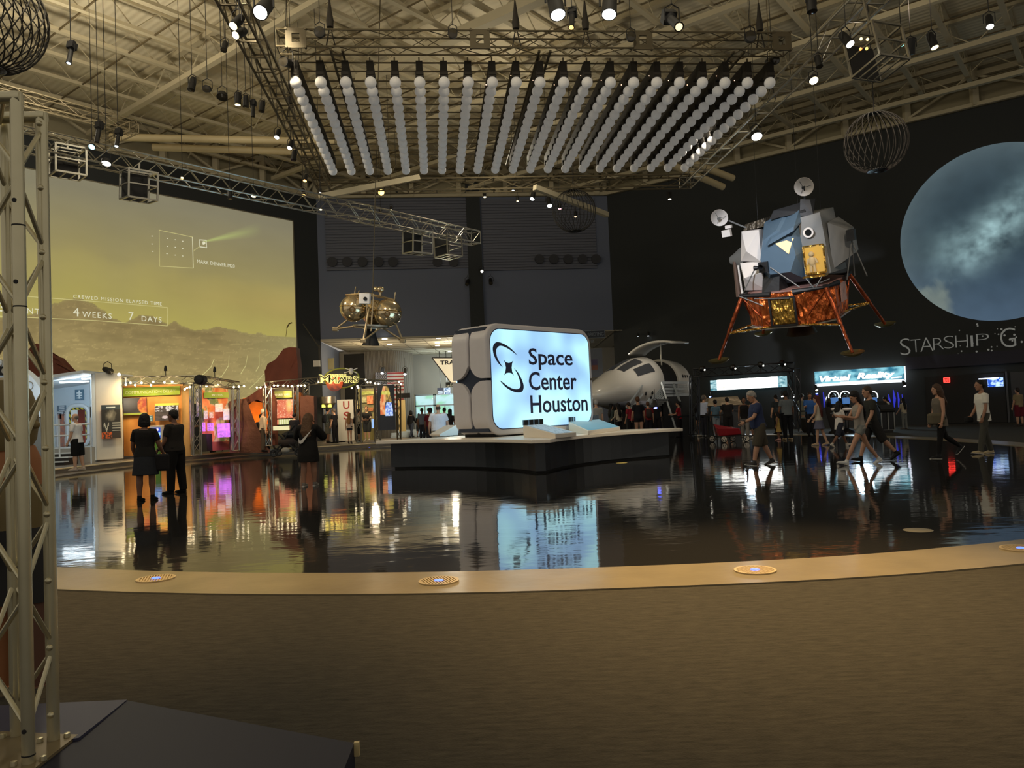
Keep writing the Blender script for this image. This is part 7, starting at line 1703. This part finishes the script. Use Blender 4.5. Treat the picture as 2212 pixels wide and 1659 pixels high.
        if ht in('long','curly'):
            w_=1.35 if ht=='curly' else 1.0; L_=P.get('hl',.34)
            mb.rings([(hpnt(0,-.03,.07),.085*w_,.08,hx,hyv),(hpnt(0,-.045,-.03),.095*w_,.075*w_,hx,hyv),(neck0-fy*.065,.095*w_,.05*w_,X,fy),(T(.50-L_*.45,-.125),.105*w_,.04*w_,X,fy),(T(.50-L_,-.12),.06*w_,.028*w_,X,fy)],18)
            if ht=='curly':
                random.seed(int(x)); 
                for _ in range(26):
                    f=random.random(); c=hpnt(random.uniform(-.09,.09),-.05+random.uniform(-.04,.04),.06)*(1-f)+T(.50-L_*.9,-.12)*f+X*random.uniform(-.1,.1)
                    mb.ball(tuple(c),random.uniform(.025,.04),7,5)
        if ht=='pony': mb.tube([hpnt(0,-.1,.05),hpnt(0,-.15,0),hpnt(0,-.15,-.12),hpnt(0,-.13,-.25)],[.03,.035,.03,.012],8)
        if ht=='bun': mb.ball(tuple(hpnt(0,-.09,.07)),.045,10,8)
        job(mb,'hair',hm,o,.013*s,1)
    if 'cap' in extra or 'whitecap' in extra or 'tancap' in extra:
        hm2=cm((215,225,225) if 'whitecap' in extra else ((205,165,120) if 'tancap' in extra else (34,34,36)))
        mb=MB(); mb.rings([(hpnt(0,-.005,.035),.088,.108,hx,hyv),(hpnt(0,-.006,.08),.084,.100,hx,hyv),(hpnt(0,-.008,.115),.062,.074,hx,hyv),(hpnt(0,-.008,.135),.02,.03,hx,hyv)],18)
        mb.rings([(hpnt(0,.10,.04),.068,.018,hx,(hzv*.6+hyv*.2)),(hpnt(0,.165,.03),.055,.010,hx,(hzv*.6+hyv*.2))],12); mb.build('cap',hm2,o)
    if 'glasses' in extra:
        mb=MB()
        for sd in (-1,1): mb.tube([hpnt(sd*.031+.02*cos(a),.103,.014+.016*sin(a)) for a in [2*PI*i/12 for i in range(12)]],.003,5,closed=True); mb.tube([hpnt(sd*.055,.1,.018),hpnt(sd*.08,0,.012)],.003,5)
        mb.build('glasses',m_blk,o)
    if 'backpack' in extra or 'greypack' in extra or 'redpack' in extra:
        mc=cm((34,34,38) if 'backpack' in extra else ((112,116,112) if 'greypack' in extra else (60,50,48)))
        mb=MB(); mb.rings([(T(.06,-.20),.10,.06,X,fy),(T(.12,-.215),.135,.085,X,fy),(T(.28,-.215),.14,.085,X,fy),(T(.42,-.19),.12,.065,X,fy),(T(.47,-.17),.07,.035,X,fy)],18)
        for sd in (-1,1): mb.tube([T(.44,-.13)+X*sd*.1,T(.53,-.03)+X*sd*.1,T(.46,.10)+X*sd*.115,T(.30,.13)+X*sd*.12,T(.15,.03)+X*sd*.165,T(.12,-.12)+X*sd*.13],.017,7)
        mb.build('backpack',mc,o)
    if 'watch' in extra:
        S0_,el,wr,d1,d2=arms[1]; mb=MB(); mb.tube([wr-d2*.03,wr-d2*.005],.031,12); mb.build('wristband',m_blk,o)
        S0_,el,wr,d1,d2=arms[-1]; mb=MB(); mb.tube([wr-d2*.03,wr-d2*.005],.031,12); mb.build('wristband',m_blk,o)
    info=dict(o=o,s=s,T=T,X=X,fy=fy,sp=sp,arms=arms,hc=hc,pel=pel,hw=hw,tr=tr)
    return info
def held(info,side,name,size,m,label,cat,off=(0,0,0),rot=(0,0,0)):
    o=info['o']; S0_,el,wr,d1,d2=info['arms'][side]; c=wr+d2*.10+V(off)
    mx=M.Translation(o.location)@M.Rotation(o.rotation_euler.z,4,'Z')@M.Scale(info['s'],4); p=mx@c
    mb=MB(); mb.cbox((0,0,0),size); b_=mb.build(name,m,None,False,bevel=min(size)*.25); b_.location=p; b_.rotation_euler=(rot[0],rot[1],o.rotation_euler.z+rot[2]); return tag(b_,label,cat)
WS=(232,230,226); BK=(24,23,22); CH=(46,46,48)
# --- people on the polished floor, near
person('grey haired man in a white polo and black shorts standing by the white booth steps',168,1016,894,90,WS,'short',BK,'bshorts',(200,180,160),('fringe',HG),SK3,1.22,dict(l=(2,2),r=(-6,4),al=(6,5,16),ar=(-4,6,14)),.15,near=True,belly=.18,hem=-.08)
i=person('woman with a dark bob in a black tee and long dark shorts, seen from behind',316,1082,895,3,(30,28,26),'short',(36,38,42),'skirt',BK,('bob',HBL),SK2,1.28,dict(l=(-3,2),r=(5,3),al=(8,16,30),ar=(8,16,30),sk=.40,fl=1.14),0,near=True,fem=True,lean=1)
o_=i['o']; mb=MB(); mb.box((-.16,-.06,-.2),(.16,.06,.14)); b_=mb.build('handbag',cm((30,28,28)),None,False,bevel=.04); b_.location=o_.location+V((.30,.02,.78)); tag(b_,'dark shoulder bag hanging at the hip of the woman with the bob','bag')
person('heavy set man in a dark polo and black trousers facing the bob haired woman',382,1066,886,78,(40,36,32),'short',(24,22,20),'pants',(18,17,16),('short',(26,20,16)),SK2,1.3,dict(l=(6,4),r=(-4,3),al=(12,4,30),ar=(8,6,34)),0,near=True,extra=('watch',),belly=.22)
i=person('woman in an oversized black tee with a white tick mark on her back',668,1050,893,-6,(26,24,22),'wide',(24,22,20),'skirt',(120,112,104),('curly',(88,62,38)),SK4,1.42,dict(l=(-3,2),r=(6,3),al=(34,26,50,20),ar=(34,26,50,20),sk=.34,fl=1.06,hp=22,hl=.26),0,near=True,fem=True,hem=-.24)
# tick mark
o_=i['o']; T_=i['T']; mb=MB(); ol=[(-.165,-.02),(-.175,.03),(-.16,.07),(-.155,.02),(-.13,.0),(-.09,.012),(.16,.27),(-.06,-.055),(-.12,-.075),(-.155,-.055)]
pts=[T_(.17+q[1]*1.0,-.178*math.sqrt(max(0,1-(q[0]*1.05/.28)**2))-.012)+V((q[0]*1.05,0,0)) for q in ol]
mb.add(pts+[p+V((0,.012,0)) for p in pts],[tuple(range(10)),tuple(range(10,20))[::-1]]+[(k,(k+1)%10,10+(k+1)%10,10+k) for k in range(10)]); mb.build('printed_tick',cm((205,200,190)),o_,False)
i=person('tall grey haired man in a navy tee and brown shorts walking with bowed head',1645,1005,840,88,(48,56,84),'short',(74,68,56),'bshorts',(60,58,56),('short',(150,145,138)),SK1,1.18,dict(l=(14,2),r=(-14,10),al=(22,5,40),ar=(-6,6,12),hp=30,wsole=1),0,near=True,lean=8,extra=('watch',),belly=.16)
held(i,-1,'phone',(.075,.01,.15),mat('phone_glow',(.1,.1,.1),.3),'dark phone in the hand of the man in the navy tee','phone',rot=(-.8,0,0))
i=person('long haired girl in a tank top and grey shorts striding while looking at a phone',1862,1003,836,90,(150,142,130),'tank',(122,124,118),'mini',(205,205,200),('long',HBL),SK1,.92,dict(l=(28,3),r=(-24,12),al=(26,4,74),ar=(30,4,70),hp=24),0,near=True,fem=True)
held(i,1,'phone',(.075,.01,.15),mat('phone_glow',(.1,.1,.1),.3),'phone held in both hands by the striding girl in the tank top','phone',rot=(-.8,0,0))
person('tall man in a dark shirt and shorts walking just behind the girl with the phone',1888,996,831,86,(50,50,44),'short',(40,38,36),'bshorts',(22,22,22),('short',(60,50,42)),SK1,1.05,dict(l=(-26,16),r=(20,4),al=(10,6,20),ar=(-8,8,10),hp=14),0,near=True)
person('curly haired woman in a patterned sleeveless blouse and black trousers walking past',2036,990,830,90,(104,96,84),'tank',BK,'leggings',(24,24,24),('curly',(70,50,36)),SK1,1.08,dict(l=(10,2),r=(-20,34),al=(0,8,14),ar=(4,6,14),wsole=1,hl=.22),0,near=True,fem=True,hem=-.16,group=None)
b_=MB(); b_.cbox((0,0,0),(.34,.2,.26)); o_=b_.build('shoulder_bag',cm((96,88,70)),None,False,bevel=.05); o_.location=G(2014,990,0)+V((.02,-.22,.90)); tag(o_,'olive shoulder bag before the curly haired woman in the patterned blouse','bag')
i=person('dark haired young man in an open white shirt and grey trousers walking past',2130,980,820,86,(220,214,200),'short',(72,70,62),'pants',(178,160,124),('short',HBL),SK4,1.0,dict(l=(12,2),r=(-8,6),al=(4,5,16),ar=(6,6,30,10)),0,near=True,hem=-.14)
held(i,1,'dark_hat',(.2,.14,.14),cm((26,26,26)),'dark cloth bundle carried by the young man in the white shirt','bundle')
i=person('woman with long red brown hair in a cream top and ruffled blue grey skirt',1772,962,855,50,(190,180,160),'tank',(98,98,116),'skirt',(190,160,130),('long',(84,38,32)),SK3,.96,dict(l=(6,2),r=(-10,10),al=(10,10,30),ar=(8,10,30),sk=.34,fl=1.32,hl=.42),0,fem=True,near=True)
b_=MB(); b_.rings([(V((-.05,0,.2)),.07,.06),(V((0,0,0)),.10,.08),(V((.12,0,-.45)),.12,.08),(V((.2,0,-.75)),.05,.04)],12); o_=b_.build('draped_coat',cm((42,38,36)),None); o_.location=i['o'].location+V((.28,-.15,1.0)); tag(o_,'dark coat carried over the arm of the woman in the ruffled skirt','coat')
person('boy in a loose white tee and dark shorts walking beside the ruffled skirt',1815,965,862,-70,(226,218,208),'short',(44,46,56),'bshorts',(200,190,175),('curly',HBL),SK2,.95,dict(l=(30,4),r=(-22,20),al=(10,6,60),ar=(12,6,70),hl=.05),0,near=True,hem=-.2)
# --- crowd before the banner booths
CG='crowd before the banner booths'
person('woman in a cream blouse and grey trousers at the end of the blue banner queue',1955,927,860,20,(176,164,140),'short',(112,114,110),'pants',(120,110,100),('long',HBL),SK1,.95,dict(al=(20,6,20),ar=(0,8,8)),0,fem=True)
person('young woman in a white top leaning over beside the glass podium',1927,925,855,80,(205,196,190),'long',(88,84,80),'pants',(60,55,50),('long',HBL),SK1,.95,dict(lean=20,al=(40,4,30),ar=(40,4,30),hp=25),0,fem=True)
person('woman in a white cap and grey green outfit with folded arms by the queue belt',1734,932,851,-60,(130,132,118),'short',(140,138,122),'mini',(200,195,190),('short',HB_),SK3,.95,dict(al=(30,6,90,40),ar=(30,6,90,40)),0,fem=True,extra=('whitecap',))
person('man in a bright blue shirt behind the woman in the white cap',1752,929,848,170,(44,82,140),'short',(30,30,34),'pants',BK,('short',HB_),SK4,1.05,PHONE,0,depth=31.5)
person('tall man in a grey tee and black trousers seen from behind by the small child',1703,950,845,8,(104,110,112),'short',(20,21,24),'pants',(170,150,120),('short',HBL),SK2,1.15,dict(al=(6,12,10),ar=(2,12,10)),0)
person('small child in a yellow dress holding on near the man in the grey tee',1683,951,890,60,(160,132,72),'tank',(170,140,80),'skirt',(190,140,130),('curly',HBL),SK2,.9,dict(sk=.42,fl=1.3,hl=.06),0,fem=True)
person('man in a dark tee with bowed head behind the navy tee walker',1682,938,853,15,(52,58,60),'short',(30,32,34),'pants',BK,('short',HB_),SK3,1.1,dict(hp=20),0)
person('woman in a beige short top and black leggings behind the red wagon',1631,948,858,20,(190,165,140),'short',(28,26,30),'leggings',(200,185,170),('long',(70,50,38)),SK2,.95,dict(al=(-4,14,20),ar=(6,6,30)),0,fem=True)
person('young man in a black vest and pale grey trousers leading by the red wagon',1611,951,858,165,(30,28,28),'tank',(138,132,126),'pants',(195,190,180),('short',HBL),SK2,1.0,dict(l=(6,3),r=(-8,8),al=(-4,10,14),ar=(6,8,14)),0)
person('person in an orange cap and dark clothes in the queue under the white banner',1597,937,857,60,(40,46,52),'short',(86,78,64),'pants',BK,('short',HB_),SK3,1.05,dict(),0,extra=('tancap',))
person('man in a wide black tee seen from behind over the red wagon',1575,944,859,4,(36,34,34),'short',(34,32,32),'bshorts',(120,100,90),('short',HBL),SK3,1.2,dict(al=(20,14,60,20),ar=(20,14,60,20)),0)
person('man in a blue grey tee turning his head beside the wide black tee',1561,938,858,-30,(64,88,108),'short',(36,38,42),'pants',BK,('short',HB_),SK3,1.05,dict(al=(20,10,60),ar=(20,10,60)),0)
person('boy in a pale blue tee and light jeans before the beige counter',1549,944,864,10,(96,124,142),'short',(150,158,165),'pants',(160,155,150),('short',HBL),SK1,.95,dict(),0)
person('small child in a white tee by the queue posts near the boarding stairs',1535,941,872,-20,(188,196,204),'short',(52,56,64),'pants',(140,140,140),('short',HBL),SK1,.95,dict(),0)
person('man in a white shirt and pale cap half hidden by the long haired woman',1523,943,854,-50,(196,206,230),'short',(50,50,58),'pants',(150,150,150),('short',HG),SK3,1.05,dict(),0,extra=('tancap',))
person('long haired woman in a grey blue tee and black shorts by the easel board',1510,943,861,-75,(72,80,90),'short',(28,28,34),'mini',(190,180,165),('long',HBL),SK4,1.0,PHONE,0,fem=True)
person('girl in a red top with a dark ponytail and black trousers beside the stage',1470,944,867,60,(146,34,42),'short',(26,22,24),'pants',(24,22,24),('pony',HBL),SK1,.95,dict(al=(20,6,66),ar=(20,6,66)),0,fem=True)
person('person in a black tee behind the queue belt next to the red backpack',1420,946,865,10,(34,34,38),'short',(40,38,40),'bshorts',(80,75,70),('short',HG),SK3,1.15,dict(),0,extra=('cap',))
person('person in dark red carrying a dark backpack behind the stage edge',1403,948,868,0,(120,36,38),'short',(30,30,36),'bshorts',(60,55,50),('short',HBN),SK3,1.05,dict(),0,extra=('redpack',))
person('woman in a black tee and black shorts with bare legs behind the stage edge',1382,952,858,8,(26,26,30),'short',(24,24,28),'mini',(90,80,75),('bun',HBN),SK1,1.15,dict(al=(0,14,10),ar=(0,14,10)),0,fem=True)
person('person in a crimson top looking down behind the stage, papers in hand',1364,950,869,40,(140,36,48),'short',(26,24,28),'pants',BK,('short',HB_),SK1,1.0,dict(hp=24),0)
person('girl in a cream cardigan with long dark hair behind the wide kiosk',1339,950,872,30,(176,166,144),'long',(36,36,38),'pants',BK,('long',HBL),SK3,.95,dict(al=(10,6,50),ar=(10,6,50)),0,fem=True)
person('girl in dark green reaching forward between the cream cardigan and the sign',1322,950,873,-60,(62,72,66),'long',(30,40,38),'pants',BK,('long',HBL),SK3,.95,dict(al=(30,6,40),ar=(40,6,30)),0,fem=True)
person('grey haired person in a pale grey tee right beside the lit sign edge',1291,950,864,5,(150,146,138),'short',(60,58,56),'pants',BK,('short',(170,165,160)),SK3,1.15,dict(),0,depth=31)
person('person in a floral shirt and dark red shorts in the dark doorway',2204,921,838,15,(130,116,88),'short',(96,30,40),'bshorts',(60,50,45),('short',HB_),SK1,1.15,dict(),0)
person('person in dark clothes further inside the dark doorway',2188,916,838,-20,(62,54,44),'short',(40,36,34),'pants',BK,('short',HB_),SK1,1.05,dict(),0,depth=37)
# --- lobby and stage back
person('big man in a white tee seen from behind over the stage edge',949,960,872,0,(226,226,232),'short',(150,140,120),'bshorts',(160,150,140),('fringe',(70,55,45)),SK3,1.4,dict(al=(4,16,12),ar=(4,16,12)),0,depth=26.5,H=1.82,near=True,belly=.15)
person('man in a maroon tee beyond the big man in white',932,955,876,0,(96,26,34),'short',(40,38,40),'bshorts',(60,60,60),('short',HBL),SK2,1.1,dict(),0,depth=33,H=1.78)
person('woman with dark hair and black jacket walking to the exit doors',889,946,885,-20,(30,30,32),'long',(60,66,80),'pants',BK,('bob',HBL),SK1,1.05,WALKA,0,fem=True)
person('boy in a dark tee and shorts walking to the exit doors',906,944,892,-5,(36,36,34),'short',(36,36,36),'bshorts',(90,70,60),('short',HBL),SK2,1.0,WALKB,0)
person('person in a grey blue top near the exit doors',913,942,882,0,(92,100,112),'short',(40,42,50),'pants',BK,('short',HBL),SK2,1.0,dict(),0,depth=44)
person('person in a pale grey tee close before the exit doors',928,940,879,0,(140,150,152),'short',(50,60,70),'pants',BK,('short',HBL),SK2,1.0,WALKA,0,depth=48)
person('person in dark clothes beyond the shoulder of the big man in white',962,944,881,5,(52,48,46),'short',(40,38,38),'pants',BK,('short',HBL),SK1,1.0,dict(),0,depth=40)
person('woman with long dark hair between the big man in white and the sign',974,946,884,0,(56,46,42),'short',(44,40,40),'pants',BK,('long',HBL),SK1,.95,dict(),0,depth=36,fem=True)
MG='visitors under the oval planet sign'
person('young man in a grey tee with a black backpack standing near the silver pod',709,957,881,-40,(96,104,98),'short',(130,130,118),'bshorts',(60,56,50),('short',HBL),SK1,1.05,dict(),DZ,extra=('backpack',))
person('bearded man all in black facing the backpack wearer under the planet sign',725,957,883,70,(28,26,28),'short',(26,24,26),'pants',BK,('short',(90,80,70)),SK3,1.1,dict(),DZ)
person('long haired woman in a black top and shorts under the planet sign',741,955,887,60,(30,28,28),'tank',(30,28,28),'mini',(60,50,45),('long',HBL),SK1,.95,dict(),DZ,fem=True)
person('blonde girl in a white vest and denim shorts seen from behind',756,958,892,0,(196,176,160),'tank',(48,52,62),'mini',(60,50,44),('long',HBD),SK3,.95,dict(al=(2,12,12)),DZ,fem=True)
person('boy in a cream tee with a black backpack facing the tall man in black',776,956,884,-60,(196,186,160),'short',(30,30,32),'bshorts',(60,52,46),('short',HBL),SK1,1.0,dict(al=(24,6,80),ar=(20,6,80)),DZ,extra=('backpack',))
person('tall man in a black tee with a white chest badge and grey shorts',794,952,878,178,(30,30,32),'short',(52,54,54),'bshorts',(170,160,150),('short',HBN),SK3,1.15,dict(al=(30,10,60),ar=(4,8,20)),DZ)
person('young walker in a beige tee and black trousers with a grey backpack by the grotto',565,975,892,-88,(186,176,152),'short',(30,28,26),'pants',(200,195,190),('short',HBL),SK1,1.0,WALKA,DZ,extra=('greypack',))
person('child in a pink tee and pale trousers walking ahead of the grey backpack',583,972,904,-88,(160,116,104),'short',(180,178,172),'pants',(70,66,60),('short',HBL),SK1,.95,WALKB,DZ)
person('person in a dark cap and black clothes inside the orange grotto',537,962,890,-70,(34,28,24),'short',(30,26,24),'pants',BK,('short',HBL),SK1,1.05,dict(),DZ,depth=34.9,extra=('cap',))
person('grey haired person in a pale hooded top by the orange grotto',569,970,884,-60,(190,172,148),'long',(70,60,50),'pants',BK,('short',(200,190,170)),SK3,1.1,dict(),DZ,depth=33.5)
person('man in a dark tee seen from behind beside the stone pillar',637,966,893,-10,(44,42,46),'short',(50,46,40),'pants',BK,('short',HBL),SK3,1.1,dict(),DZ,depth=33.3)
person('woman in a dark top and wide beige trousers before the purple lit plants',457,977,901,-60,(66,54,56),'long',(188,164,126),'wide',(60,50,44),('bun',HBL),SK4,1.0,dict(al=(16,8,50),ar=(16,8,60)),DZ,fem=True)
person('small girl in a white tee and dark leggings walking to the rock wall',489,976,930,-80,(196,188,186),'short',(34,32,34),'leggings',(190,180,172),('long',HBL),SK1,.95,WALKA,DZ,fem=True)
person('person in pale beige clothes and a tan head cover behind the truss post',406,976,896,-60,(200,182,140),'long',(190,172,140),'wide',(120,100,80),('bob',(150,110,60)),SK4,1.05,PHONE,DZ,fem=True)
bake_jobs()
# small lens check: nothing else to build
